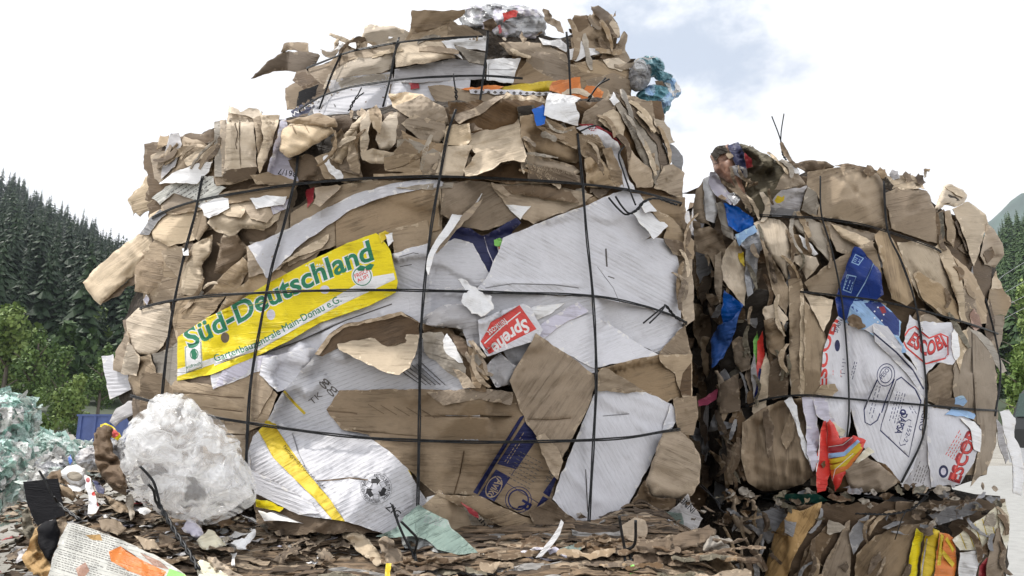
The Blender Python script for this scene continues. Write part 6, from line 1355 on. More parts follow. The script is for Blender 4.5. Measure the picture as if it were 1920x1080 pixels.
for q, (pp, mt, lb) in enumerate([("196,930 214,936 232,946 244,960 226,962 208,950", 'tanm', 'curled tan board piece below the pleated board'), ("236,930 246,926 252,960 244,976 238,950", 'greyt', 'thin grey strip hanging from the plastic bag'),
    ("340,990 356,972 366,980 384,1006 372,1010 352,1000", 'lav', 'bluish white paper below the plastic bag'), ("368,1014 390,992 404,1000 424,1022 404,1028 380,1030", 'cream', 'crumpled cream magazine scrap in the litter'),
    ("432,1018 446,1012 458,1010 474,992 480,996 468,1018 462,1030 444,1030", 'whiteb', 'ragged white shred in the middle of the litter'), ("432,1038 444,1036 440,1062 434,1060", 'whiteb', 'narrow white strip under the ragged white shred'),
    ("366,1058 380,1050 396,1054 440,1090 380,1100", 'cream', 'cream paper wad at the bottom edge beside the twisted wire'), ("388,1046 404,1044 430,1066 476,1092 440,1096 404,1070", 'tan', 'split board edge at the bottom of the photo'),
    ("255,955 276,952 284,958 270,966 262,962", 'whiteb', 'small white shred near the foot of the plastic bag'), ("300,1000 330,1012 322,1030 300,1022", 'tand', 'dark board flake in the litter'), ("180,975 210,972 236,990 220,1004 190,992", 'tanm', 'tan board flake beside the newspaper'),
    ("250,1004 290,1012 300,1030 270,1030", 'tan', 'light tan flake above the newspaper'), ("392,960 420,966 440,980 416,990 398,976", 'brown', 'brown flake right of the plastic bag foot')]):
    ys = parse(pp)[:, 1]; ya, yb = ys.min(), ys.max(); loose(mt, pp, dlin(1080, 1.37, 960, 1.66), lb, 'scrap', 'paper_scrap', crum=.018, cs=14, tear=3.5, bend=.2, puff=.01, pr=8)
# foot of the big bale
fd = dlin(1080, 1.40, 950, 1.69)
loose('whiteb', "484,957 500,962 520,956 545,952 568,956 590,961 610,958 624,960 638,978 650,993 630,990 600,984 560,980 520,976 496,977", dlin(952, 1.64, 994, 1.55), 'bright white sheet of paper lying at the foot of the lined white board', 'paper', 'white_paper', tilt=(0, .03), bend=.08, tear=1)
loose('tanl', "640,992 652,984 668,992 690,1010 708,1034 720,1060 706,1062 684,1044 662,1024 644,1010", dlin(990, 1.6, 1062, 1.46), 'crumpled light tan board right of the white paper', 'cardboard', 'crumpled_board', crum=.007, cs=26, bend=.6, puff=.018, pr=9, tear=4, step=3.2, curl=.02)
loose('tanm', "706,1012 726,1006 748,1030 768,1058 760,1080 740,1072 722,1046", dlin(1006, 1.56, 1080, 1.44), 'folded brown board left of the forked wire', 'cardboard', 'crumpled_board', crum=.007, cs=26, bend=.6, puff=.018, pr=9, tear=4, step=3.2, curl=.02)
loose('mint', "704,1006 720,1000 742,990 758,968 780,950 784,946 800,956 840,975 846,990 870,1010 896,1036 860,1040 820,1030 800,1012 772,1005 740,1008", dlin(946, 1.62, 1040, 1.52), 'translucent mint green printed paper at the foot of the middle wire', 'paper', 'mint_paper', crum=.016, cs=44, bend=.2, tear=1, tilt=(0, .02), marks=[mscribble(820, 978, 50, 16, 15, 4, 'greyd', 41, 1.2)])
loose('newsd', "745,1000 800,1010 842,992 870,1012 860,1038 800,1034 760,1028", dlin(990, 1.62, 1040, 1.52), 'dark crumpled newsprint under the mint green paper', 'newspaper', 'newspaper_scrap', crum=.02, cs=22)
loose('lav', "976,1034 1000,1026 1040,1024 1062,1036 1064,1048 1030,1052 990,1050", dlin(1020, 1.56, 1052, 1.50), 'lilac white crumpled paper at the bottom centre', 'paper', 'crumpled_paper', crum=.02, cs=22, puff=.015)
loose('mint', "1030,1044 1052,1028 1080,1018 1098,1012 1090,1030 1066,1044", dlin(1010, 1.58, 1044, 1.52), 'pale blue-green film scrap below the right wire', 'plastic film', 'film_scrap', crum=.012, cs=14)
loose('whiteb', "1052,974 1057,980 1050,1002 1036,1022 1016,1044 1004,1046 1012,1036 1034,1008 1046,990", dlin(974, 1.50, 1046, 1.46), 'white packing strap sticking up in front of the bale', 'strap', 'packing_strap', bend=.05, tear=.4, th=.001, edge='whiteb')
loose('brown', "1046,1040 1070,1018 1100,1006 1134,1000 1150,1012 1152,1046 1140,1066 1110,1070 1070,1056", dlin(1000, 1.62, 1070, 1.48), 'rounded brown wad of wet cardboard between the two front wires', 'cardboard', 'brown_wad', crum=.007, cs=26, bend=.6, puff=.018, pr=9, tear=4, step=3.2, curl=.02)
loose('tand', "1190,1012 1230,1010 1290,996 1330,984 1342,992 1336,1010 1300,1026 1250,1038 1200,1036", dlin(984, 1.6, 1040, 1.52), 'ragged brown board edge pointing right at the foot of the big bale', 'cardboard', 'brown_wad', crum=.007, cs=26, bend=.6, puff=.018, pr=9, tear=4, step=3.2, curl=.02)
loose('greyt', "1318,1018 1332,1004 1346,1004 1356,1018 1370,1030 1358,1042 1334,1044 1318,1034", dlin(1004, 1.58, 1044, 1.52), 'grey-brown crumpled paper at the right end of the front bale', 'paper', 'crumpled_paper', crum=.007, cs=26, bend=.6, puff=.018, pr=9, tear=4, step=3.2, curl=.02)
loose('tanm', "1290,1060 1330,1044 1362,1048 1384,1070 1402,1096 1340,1110 1290,1100", dlin(1044, 1.52, 1110, 1.42), 'curled edge of tan layers at the lower right end of the front bale', 'cardboard', 'brown_wad', crum=.007, cs=26, bend=.6, puff=.018, pr=9, tear=4, step=3.2, curl=.02)
loose('tan', "1166,985 1190,970 1210,976 1214,1000 1200,1018 1172,1010", dlin(970, 1.64, 1018, 1.58), 'tan crumpled board behind the upright wires at the lower right', 'cardboard', 'cardboard_piece', crum=.014, cs=20)
loose('lgreen', "1182,1060 1188,1058 1198,1072 1200,1082 1180,1078 1184,1070", dlin(1058, 1.40, 1082, 1.38), 'small bright green scrap at the bottom edge', 'scrap', 'green_scrap', bend=.05)
loose('whiteb', "1166,1074 1182,1072 1200,1076 1204,1090 1168,1092", dlin(1070, 1.40, 1092, 1.37), 'small white scrap under the bright green scrap', 'scrap', 'white_scrap', bend=.05)
loose('ybright', "724,1056 734,1056 733,1066 729,1088 721,1088", dlin(1056, 1.40, 1088, 1.37), 'small yellow strip at the bottom edge', 'scrap', 'yellow_scrap', bend=.05)
rg3 = np.random.default_rng(88)
for q in range(46):
    x = rg3.uniform(240, 1380) if q % 3 else rg3.uniform(1100, 1390); y = rg3.uniform(1000, 1085) if x > 480 else rg3.uniform(975, 1075); w = rg3.uniform(24, 80); h_ = rg3.uniform(3, 9); k_ = 7
    top = [(x - w + 2 * w * i / k_, y - h_ * rg3.uniform(.4, 1.2) + 4 * math.sin(i + q)) for i in range(k_ + 1)]; bot = [(x + w - 2 * w * i / k_, y + h_ * rg3.uniform(.2, 1.2) + 4 * math.sin(k_ - i + q)) for i in range(k_ + 1)]
    sheet(None, ['brown', 'tand', 'brown', 'brown', 'tanm', 'tand', 'olive', 'brown'][q % 8], np.array(top + bot), name='pressed_layer', depth=dlin(1080, 1.385, 955, 1.675), parent=rf_, puff=.006, pr=5, crum=.002, cs=30, bend=.3, tear=3, step=3.2, th=.004, curl=.004, ang=0, tilt=(rg3.uniform(-.02, .02), rg3.uniform(-.02, .02)), off0=rg3.uniform(-.01, .02),
          rf=lambda Q: .004 * (1 - np.abs(2 * vnoise(Q[:, 0] / 60, Q[:, 1] / 3.2, 9) - 1)))
# wire ends standing out of the front bale
w1 = twistwire(None, "372,1068 356,1040 330,1000 312,970 300,950", (1.36, 1.46), r=.0026, pitch=17, amp=.0026, fork=("300,950 296,930 288,904 274,886 262,874", "300,950 292,940 288,920 278,908"))
tag(w1, 'twisted wire end standing in front of the plastic bag', 'wire')
w2 = twistwire(None, "150,975 132,962 118,952 108,942", (1.52, 1.56), r=.0022, pitch=14, amp=.0022, fork=("108,942 98,928 88,908 78,890 73,882", "108,942 104,936 102,932"))
tag(w2, 'wire end leaning over the flat black card', 'wire')
w3 = twistwire(None, "788,1090 782,1062 776,1040", (1.40, 1.44), r=.0026, pitch=16, amp=.0026, fork=("776,1040 764,1020 748,985 735,946", "776,1040 782,1012 770,996 752,978"))
tag(w3, 'forked wire end over the mint green paper', 'wire')
w4 = twistwire(None, "1196,1085 1182,1060 1172,1032", (1.40, 1.46), r=.003, pitch=40, amp=.006, fork=("1172,1032 1166,1000 1161,968", "1172,1032 1190,1020 1192,976"))
tag(w4, 'pair of upright wire ends at the foot of the right wire', 'wire')
w5 = twistwire(None, "1312,908 1330,925 1346,942", (2.15, 2.1), r=.0016, pitch=60, amp=.004, fork=("1346,942 1352,946 1357,944", "1346,942 1350,955 1362,962"))
tag(w5, 'thin loose wire sticking into the dark gap', 'wire')
# ---------------------------------------------------------------- ground, hills, trees
def groundmat():
    m = bpy.data.materials.new('gravel'); m.use_nodes = True; t = m.node_tree; L = t.links.new; b = t.nodes['Principled BSDF']; b.inputs['Roughness'].default_value = .95
    g = _n(t, 'ShaderNodeNewGeometry'); a_ = _n(t, 'ShaderNodeTexNoise', Scale=.5, Detail=8.0); c_ = _n(t, 'ShaderNodeTexNoise', Scale=14.0, Detail=8.0, Roughness=.8)
    L(g.outputs['Position'], a_.inputs['Vector']); L(g.outputs['Position'], c_.inputs['Vector'])
    ad = _n(t, 'ShaderNodeMath', operation='ADD'); L(a_.outputs[0], ad.inputs[0]); L(c_.outputs[0], ad.inputs[1])
    r_ = _n(t, 'ShaderNodeValToRGB'); r_.color_ramp.elements[0].position = .35; r_.color_ramp.elements[0].color = (.16, .15, .13, 1); r_.color_ramp.elements[1].position = .68; r_.color_ramp.elements[1].color = (.42, .40, .36, 1)
    hf = _n(t, 'ShaderNodeMath', operation='MULTIPLY'); hf.inputs[1].default_value = .5; L(ad.outputs[0], hf.inputs[0]); L(hf.outputs[0], r_.inputs[0]); L(r_.outputs[0], b.inputs['Base Color'])
    bp = _n(t, 'ShaderNodeBump', Strength=.8, Distance=.02); L(c_.outputs[0], bp.inputs['Height']); L(bp.outputs[0], b.inputs['Normal']); MATS['gravel'] = m
groundmat()
simple('hillsoil', (.035, .05, .025), nscale=.05, nvar=.4)
simple('farhill', (.03, .06, .045), nscale=.02, nvar=.4)
def leafmat(name, c1, c2, sc_=.6, ri=.35):
    m = bpy.data.materials.new(name); m.use_nodes = True; t = m.node_tree; L = t.links.new; b = t.nodes['Principled BSDF']; b.inputs['Roughness'].default_value = .6; b.inputs['Specular IOR Level'].default_value = .25
    g = _n(t, 'ShaderNodeNewGeometry'); nz = _n(t, 'ShaderNodeTexNoise', Scale=sc_, Detail=4.0); L(g.outputs['Position'], nz.inputs['Vector'])
    ad = _n(t, 'ShaderNodeMath', operation='MULTIPLY_ADD'); ad.inputs[1].default_value = ri; L(g.outputs['Random Per Island'], ad.inputs[0]); L(nz.outputs[0], ad.inputs[2])
    r_ = _n(t, 'ShaderNodeMapRange'); r_.inputs['From Min'].default_value = .32 + ri * .4; r_.inputs['From Max'].default_value = .65 + ri * .85; L(ad.outputs[0], r_.inputs['Value'])
    mx_ = _n(t, 'ShaderNodeMix', data_type='RGBA'); L(r_.outputs[0], mx_.inputs['Factor']); mx_.inputs['A'].default_value = (*c1, 1); mx_.inputs['B'].default_value = (*c2, 1); L(mx_.outputs['Result'], b.inputs['Base Color'])
    MATS[name] = m
leafmat('needles', (.010, .022, .014), (.036, .066, .026), .035, .10)
leafmat('leaves', (.04, .085, .022), (.16, .24, .065), .25)
leafmat('leavesy', (.075, .13, .028), (.24, .32, .09), .25)
leafmat('leavesd', (.022, .05, .018), (.07, .12, .035), .25)
simple('bark', (.10, .08, .06), nscale=8, nvar=.3)
def grid(name, X, Y, Z, mat, smooth=True):
    h, w = X.shape; V = np.stack([X.ravel(), Y.ravel(), Z.ravel()], 1)
    F = [(j * w + i, j * w + i + 1, (j + 1) * w + i + 1, (j + 1) * w + i) for j in range(h - 1) for i in range(w - 1)]
    return newmesh(name, V, F, [mat], smooth=smooth)
gx = np.concatenate([-np.geomspace(1100, 3, 40), np.linspace(-2.6, 3.4, 30), np.geomspace(4, 1900, 40)]); gy = np.concatenate([np.linspace(-58, -12, 12), np.linspace(-10, 12, 44), np.geomspace(12.5, 1780, 50)])
XX, YY = np.meshgrid(gx, gy); ZZ = .03 * fbm(XX * .6, YY * .6, 3, 3) * (np.abs(XX) < 60) * (XX < 2)
tag(grid('ground', XX, YY, ZZ - .02, 'gravel'), kind='structure')
def slope_of(py):
    rx, ry, rz = rays(960, py); return rz / ry
def ridge_l(px): return np.interp(px, [-1500, -500, 0, 60, 130, 215, 300, 500, 900, 1300], [310, 350, 408, 446, 484, 528, 570, 620, 690, 760])
def ridge_r(px): return np.interp(px, [1300, 1700, 1850, 1890, 1930, 2100, 2600, 3400], [770, 620, 520, 486, 470, 400, 330, 300])
def hill(name, ridge, pxs, Y0, Y1, mat, seed, amp):
    P, D = np.meshgrid(pxs, np.linspace(0, 1, 60)); Yd = Y0 + (Y1 - Y0) * D; s_ = slope_of(ridge(P)); top = EYE + s_ * Y1
    d2 = np.minimum(D / .9, 1); Z = top * (d2 ** 1.05) - np.maximum(D - .92, 0) * top * 1.5; X = (P - 960) / FPX * Yd / .97
    Z = Z + amp * fbm(X / 60, Yd / 60, seed, 4) * np.minimum(D * 4, 1) - .5 * (D == 0) * 4
    tag(grid(name, X, Yd, Z, mat), kind='structure'); return X, Yd, Z
HL = hill('hill', ridge_l, np.linspace(-1500, 1300, 120), 95, 560, 'hillsoil', 5, 5)
HR = hill('hill', ridge_r, np.linspace(1300, 3400, 90), 95, 380, 'hillsoil', 6, 4)
hill('far_hill', lambda p: np.interp(p, [1000, 1600, 1860, 1890, 1925, 2100, 3400], [640, 560, 432, 408, 388, 350, 300]), np.linspace(900, 2350, 70), 900, 1700, 'farhill', 8, 14)
def conifer(seed, h=1.0, tiers=20, w=.17):
    rg = np.random.default_rng(seed); V, F = [], []
    for k in range(tiers):
        t_ = k / (tiers - 1); z = h * (.10 + .88 * t_); r0 = w * (1 - t_) ** .85 * rg.uniform(.8, 1.15) + .010; nb = 8 if t_ < .7 else 6; ph = rg.uniform(0, 6)
        for b_ in range(nb):
            a_ = ph + 6.283 * b_ / nb + rg.uniform(-.3, .3); r = r0 * rg.uniform(.45, 1.35); c_, s_ = math.cos(a_), math.sin(a_); wd_ = r * rg.uniform(.20, .36); dz = -r * rg.uniform(.15, .7)
            i = len(V); V += [(0, 0, z + .03), (c_ * r * .6 - s_ * wd_, s_ * r * .6 + c_ * wd_, z + dz * .7), (c_ * r, s_ * r, z + dz), (c_ * r * .6 + s_ * wd_, s_ * r * .6 - c_ * wd_, z + dz * .7), (c_ * r * .55, s_ * r * .55, z + dz * .2 + .012)]
            F += [(i, i + 1, i + 4), (i + 1, i + 2, i + 4), (i + 4, i + 2, i + 3), (i, i + 4, i + 3)]
    for b_ in range(5):
        a_ = b_ * 1.257; V.append((math.cos(a_) * .012, math.sin(a_) * .012, 0))
    i = len(V) - 5; V.append((0, 0, h)); F += [(i + b_, i + (b_ + 1) % 5, len(V) - 1) for b_ in range(5)]
    return np.array(V), F
CON = [conifer(s_, w=w_) for s_, w_ in ((1, .17), (2, .14), (3, .20), (4, .15))]
def scatter(H, n, seed, hmin, hmax, name, label, pr, dr=(0, 1), mat='needles', bias=1.0):
    rg = np.random.default_rng(seed); X, Y, Z = H; h, w = X.shape; VV, FF = [], []; cnt = 0
    for q in range(n):
        fi = rg.uniform(dr[0], dr[1]) ** bias * (h - 2); P = (X[0] / Y[0]) * FPX * .97 + 960; px = rg.uniform(*pr); fj = np.interp(px, P, np.arange(w)); i, j = int(fi), int(min(fj, w - 2)); a_, b_ = fi - i, fj - j
        f = lambda A: (A[i, j] * (1 - a_) + A[i + 1, j] * a_) * (1 - b_) + (A[i, j + 1] * (1 - a_) + A[i + 1, j + 1] * a_) * b_
        V, F = CON[rg.integers(4)]; s_ = rg.uniform(hmin, hmax); r_ = rg.uniform(0, 6.28); c_, s2 = math.cos(r_), math.sin(r_); wx = rg.uniform(.85, 1.25)
        Q = np.stack([(V[:, 0] * c_ - V[:, 1] * s2) * s_ * wx + f(X), (V[:, 0] * s2 + V[:, 1] * c_) * s_ * wx + f(Y), V[:, 2] * s_ + f(Z) - .5], 1)
        VV.append(Q); FF += [tuple(x + cnt for x in fc) for fc in F]; cnt += len(Q)
    return tag(newmesh(name, np.concatenate(VV), FF, [mat], smooth=False), label, 'forest', kind='stuff')
scatter(HL, 900, 31, 14, 29, 'conifer_forest', 'dark spruce forest covering the hillside at the left', (-60, 420), (.05, 1), bias=.85)
scatter(HL, 320, 36, 14, 27, 'conifer_forest', 'spruce forest continuing over the slope behind the bales', (420, 1100), (.05, 1), bias=.85)
scatter(HL, 180, 37, 14, 27, 'conifer_forest', 'spruce forest on the slope left of the photo edge', (-450, -60), (.05, 1), bias=.85)
scatter(HR, 260, 38, 13, 20, 'conifer_forest', 'green forest on the slope behind the right-hand bale', (1350, 1800), (.05, 1), mat='leavesd', bias=.8)
scatter(HR, 260, 32, 13, 20, 'conifer_forest', 'green forest on the hillside at the right edge', (1800, 2040), (.08, 1), mat='leavesd', bias=.8)
def crown_mesh(seed, n, lobes, rw, rh, leaf):
    rg = np.random.default_rng(seed); L = [(rg.normal(0, rw * .34), rg.normal(0, rw * .34), rg.uniform(-.42, .42) * rh * 2, rg.uniform(.30, .5)) for _ in range(lobes)]; V, F = [], []
    for q in range(n):
        lx, ly, lz, lr = L[rg.integers(lobes)]; tap = 1 - .55 * max(0, lz / rh); d = rg.normal(0, 1, 3); d /= np.linalg.norm(d); r_ = lr * rg.uniform(.55, 1.05)
        p = np.array([lx * tap + d[0] * r_ * rw * tap, ly * tap + d[1] * r_ * rw * tap, lz + d[2] * r_ * rh * .7]); a_ = rg.normal(0, 1, 3); a_ /= np.linalg.norm(a_); b_ = np.cross(a_, d); b_ /= max(np.linalg.norm(b_), 1e-6); s_ = leaf * rg.uniform(.5, 1.3)
        i = len(V); V += [p + a_ * s_, p + b_ * s_ * .7, p - a_ * s_, p - b_ * s_ * .6 + d * s_ * .3]; F.append((i, i + 1, i + 2, i + 3))
    return np.array(V), F
def trunk_mesh(h, r):
    V, F = [], []
    def limb(p0, p1, r0, r1):
        i0 = len(V); p0, p1 = np.array(p0, float), np.array(p1, float); d = p1 - p0; u = np.cross(d, [.3, .9, .1]); u /= np.linalg.norm(u); v = np.cross(d, u); v /= np.linalg.norm(v)
        for p, r__ in ((p0, r0), ((p0 + p1) / 2, (r0 + r1) / 2), (p1, r1)):
            for k in range(6): V.append(p + r__ * (u * math.cos(k * 1.047) + v * math.sin(k * 1.047)))
        for s_ in range(2):
            for k in range(6): F.append((i0 + s_ * 6 + k, i0 + s_ * 6 + (k + 1) % 6, i0 + s_ * 6 + 6 + (k + 1) % 6, i0 + s_ * 6 + 6 + k))
    limb((0, 0, 0), (0, 0, h * .8), r, r * .3)
    for k in range(7): a_ = k * 2.4; z = h * (.25 + .08 * k); limb((0, 0, z), (math.cos(a_) * h * .2, math.sin(a_) * h * .2, z + h * .14), r * .4, r * .1)
    return np.array(V), F
def tree(px, ytop, Y, wpx, label, mat='leaves', seed=1, n=2600, name='broadleaf_tree', kind='tree', zb=None):
    x = (px - 960) / FPX * Y; ztop = EYE + float(slope_of(ytop)) * Y; 
    zb = zb if zb is not None else (0 if Y < 96 else max(0.0, (Y - 95) / 465 * 150 * .9)); h = ztop - zb; rw = wpx / FPX * Y / 2
    rt_ = empty(name, (x, Y, zb), label, kind); V, F = trunk_mesh(h, h * .022); newmesh('trunk', V + np.array([x, Y, zb]), F, ['bark'], smooth=True, parent=rt_, loc=(x, Y, zb))
    V, F = crown_mesh(seed, n, 16, rw * 1.05, h * .42, max(.18, rw * .085)); V[:, 2] += h * .54; newmesh('crown', V + np.array([x, Y, zb]), F, [mat], smooth=False, parent=rt_, loc=(x, Y, zb))
tree(16, 548, 100, 120, 'tall yellow-green broadleaf tree at the left edge of the photo', 'leavesy', 3, 4200)
tree(-40, 600, 104, 120, 'large green broadleaf tree cut by the left edge', 'leaves', 4, 3000)
tree(70, 604, 96, 92, 'rounded green tree above the mint green plastic bales', 'leaves', 5, 3200)
tree(122, 632, 88, 76, 'slim light green tree left of the pillowy bale edge', 'leaves', 6, 2600)
tree(150, 700, 84, 90, 'bushy green tree directly above the blue container', 'leavesy', 7, 3600)
tree(196, 640, 100, 76, 'green tree rising behind the left edge of the big bale', 'leaves', 8, 2600)
tree(232, 660, 120, 60, 'pale tree half hidden by the big bale', 'leavesy', 9, 2200)
tree(92, 770, 60, 56, 'small silvery shrub in front of the trees at the left', 'leavesy', 10, 1800, 'shrub', 'shrub')
tree(108, 570, 150, 54, 'dark narrow tree in front of the spruce slope', 'leavesd', 12, 2200)
tree(20, 740, 84, 90, 'low dark tree behind the mint green bales', 'leavesd', 13, 2200)
tree(175, 790, 56, 60, 'low bush beside the blue container', 'leavesd', 15, 1500, 'shrub', 'shrub')
tree(1912, 640, 34, 60, 'bright green bush behind the dark van at the right edge', 'leavesy', 21, 3600, 'shrub', 'shrub', 0)
tree(1935, 520, 120, 90, 'light green tree at the right edge of the photo', 'leavesy', 22, 2600, zb=6)
tree(1880, 560, 140, 60, 'green tree just right of the right-hand bale', 'leaves', 23, 2200, zb=8)
def bscatter(H, n, seed, hmin, hmax, label, pr, dr):
    rg = np.random.default_rng(seed); X, Y, Z = H; h, w = X.shape; VV, FF, MI = [], [], []; cnt = 0; CR = [crown_mesh(s_, 420, 9, .26, .40, .055) for s_ in (51, 52, 53)]
    for q in range(n):
        i = int(rg.uniform(*dr) * (h - 2)); P = (X[0] / Y[0]) * FPX * .97 + 960; j = int(min(np.interp(rg.uniform(*pr), P, np.arange(w)), w - 2)); V, F = CR[rg.integers(3)]; s_ = rg.uniform(hmin, hmax)
        jx, jy = rg.uniform(-5, 5, 2); VV.append(V * s_ + np.array([X[i, j] + jx, Y[i, j] + jy, Z[i, j] + s_ * .42])); FF += [tuple(x + cnt for x in fc) for fc in F]; MI += [int(rg.integers(3))] * len(F); cnt += len(V)
    return tag(newmesh('broadleaf_forest', np.concatenate(VV), FF, ['leaves', 'leavesy', 'leavesd'], MI, smooth=False), label, 'forest', kind='stuff')
bscatter(HL, 90, 61, 9, 16, 'mixed green broadleaf wood along the foot of the left hillside', (-80, 420), (.05, .30))
bscatter(HR, 50, 62, 8, 13, 'green broadleaf wood at the foot of the right hillside', (1800, 2040), (0, .3))
# two spruces standing clear above the ridge
def spruce(px, ybase, ytop, Y, label, k, wx=1.0):
    x = (px - 960) / FPX * Y; z0 = EYE + float(slope_of(ybase)) * Y; z1 = EYE + float(slope_of(ytop)) * Y; V, F = CON[k]; V = V.copy() * (z1 - z0); V[:, :2] *= wx
    tag(newmesh('spruce_tree', V + np.array([x, Y, z0]), F, ['needles'], smooth=False, loc=(x, Y, z0)), label, 'tree')
spruce(124, 480, 391, 500, 'thin spruce with gaps in its crown on the ridge line', 1, .8)
spruce(149, 490, 407, 500, 'pointed dark spruce standing above the ridge line', 0, 1.1)
spruce(205, 520, 455, 500, 'spruce on the ridge close to the big bale', 0, 1.2)
# ---------------------------------------------------------------- mint plastic bales far left
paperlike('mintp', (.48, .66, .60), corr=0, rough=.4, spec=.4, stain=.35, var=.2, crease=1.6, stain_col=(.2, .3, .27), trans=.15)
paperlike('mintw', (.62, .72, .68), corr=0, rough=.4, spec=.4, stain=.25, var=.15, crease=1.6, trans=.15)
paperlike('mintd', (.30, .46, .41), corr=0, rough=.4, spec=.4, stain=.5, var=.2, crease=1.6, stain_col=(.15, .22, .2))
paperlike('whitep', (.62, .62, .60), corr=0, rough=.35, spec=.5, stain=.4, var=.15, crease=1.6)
def pbale(pp, Y, T, mats, seed, label):
    lx = parse(pp).mean(0); root = empty('plastic_bale', tuple(topoint(lx[0], parse(pp)[:, 1].max(), Y)), label, 'plastic bale')
    blob('pressed_film', pp, Y, T, mats[0], mats, crum=.11, cs=.22, seed=seed, jag=.08, na=150, nr=76, root=root, flat=True)
    rg = np.random.default_rng(seed); P = parse(pp); x0, y0 = P.min(0); x1, y1 = P.max(0)
    V, F, UV, MI = [], [], [], []; k = 4; cnt = 0; g = np.linspace(-1, 1, k); gu, gv = np.meshgrid(g, g)
    for q in range(420):
        px, py = rg.uniform(x0 + 4, x1 - 4), rg.uniform(y0 + 2, y1 - 2)
        if not inside(np.array([[px, py]]), P, np.roll(P, -1, 0))[0]: continue
        ed = float(segdist(np.array([[px, py]]), P, np.roll(P, -1, 0))[0]); s_ = rg.uniform(.03, .09)
        c = topoint(px, py, Y - T * min(1, ed / 40) ** .5 * .98 - .02); u = rg.normal(0, 1, 3); u /= np.linalg.norm(u); v = np.cross(u, rg.normal(0, 1, 3)); v /= np.linalg.norm(v); nrm = np.cross(u, v)
        Q = c + gu.ravel()[:, None] * u * s_ + gv.ravel()[:, None] * v * s_ * rg.uniform(.4, 1) + (s_ * fbm(gu + q, gv, seed, 2)).ravel()[:, None] * nrm
        V.append(Q); UV.append(np.stack([gu.ravel() * s_, gv.ravel() * s_], 1) + q); mi = int(rg.integers(len(mats)))
        for a_ in range(k - 1):
            for b_ in range(k - 1): F.append((cnt + a_ * k + b_, cnt + a_ * k + b_ + 1, cnt + (a_ + 1) * k + b_ + 1, cnt + (a_ + 1) * k + b_)); MI.append(mi)
        cnt += k * k
    tag(newmesh('film_scraps', np.concatenate(V), F, mats, MI, np.concatenate(UV), True, root, tuple(root.location)), kind='stuff')
mm_ = ['mintp', 'mintw', 'mintp', 'mintd', 'whitep']
pbale("-90,738 -20,734 20,736 44,744 62,762 68,776 60,792 62,812 30,822 -90,826", 7.2, .5, mm_, 81, 'uppermost mint green plastic bale in the stack at the left edge')
pbale("-110,822 -20,818 40,816 60,826 62,870 54,930 46,968 -20,985 -110,985", 6.9, .5, mm_, 82, 'lower mint green plastic bale in the stack at the left edge')
pbale("52,818 76,808 100,814 122,822 142,832 154,846 150,880 130,900 70,905 54,880", 8.6, .5, mm_, 83, 'mint green plastic bale standing right of the left-edge stack')
pbale("70,872 84,856 104,850 124,862 134,884 128,905 100,930 56,950 46,910 58,890", 6.3, .3, ['whitep', 'mintw', 'filmg', 'whitep'], 84, 'low whitish plastic bale in front of the mint green ones')
pbale("130,838 150,832 172,834 190,838 196,870 184,900 140,900 128,872", 9.5, .4, ['mintw', 'whitep', 'mintp'], 85, 'pale plastic bale farthest right in the plastic heap')
litter('ground_litter', 320, (-7.2, -3.6), (4.0, 7.2), ['whiteb', 'mintw', 'grey', 'blue', 'tanm', 'mintp'], [.28, .22, .16, .05, .17, .12], .07, 91, lambda x, y: x * 0 + .02, 'white and mint plastic scraps scattered on the gravel', 'litter')
# ---------------------------------------------------------------- blue container
simple('bluepaint', (.08, .12, .30), rough=.5, nscale=3, nvar=.15)
simple('blackpaint', (.010, .011, .012), rough=.45, nscale=3, nvar=.1)
simple('greypaint', (.35, .36, .38), rough=.3, nscale=3, nvar=.1)
simple('glassy', (.015, .035, .028), rough=.05, nscale=2, nvar=.2)
simple('rubber', (.02, .02, .02), rough=.9)
simple('lamp_white', (.75, .75, .75), rough=.2)
def box(x0, x1, y0, y1, z0, z1):
    V = [(x, y, z) for z in (z0, z1) for y in (y0, y1) for x in (x0, x1)]; return V, [(0, 2, 3, 1), (4, 5, 7, 6), (0, 1, 5, 4), (2, 6, 7, 3), (0, 4, 6, 2), (1, 3, 7, 5)]
def boxes(name, bs, mat, parent, loc):
    V, F = [], []
    for b_ in bs:
        v, f = box(*b_); F += [tuple(i + len(V) for i in q) for q in f]; V += v
    return newmesh(name, V, F, [mat], smooth=False, parent=parent, loc=loc)
cx0 = (161 - 960) / FPX * 30; ct = empty('blue_container', (cx0 + .8, 31, 0), 'blue steel container standing before the trees at the left of the big bale', 'container')
lc = tuple(ct.location)
boxes('container_wall', [(cx0, cx0 + 1.6, 30, 34.4, .12, 1.72)], 'bluepaint', ct, lc)
boxes('top_rail', [(cx0 - .04, cx0 + 1.64, 29.95, 30.05, 1.72, 1.80), (cx0 - .04, cx0 + .06, 30.05, 34.4, 1.72, 1.80)], 'bluepaint', ct, lc)
for q in range(3): boxes('rib', [(cx0 + .1 + q * .62, cx0 + .2 + q * .62, 29.93, 30.0, .13, 1.71)], 'bluepaint', ct, lc)
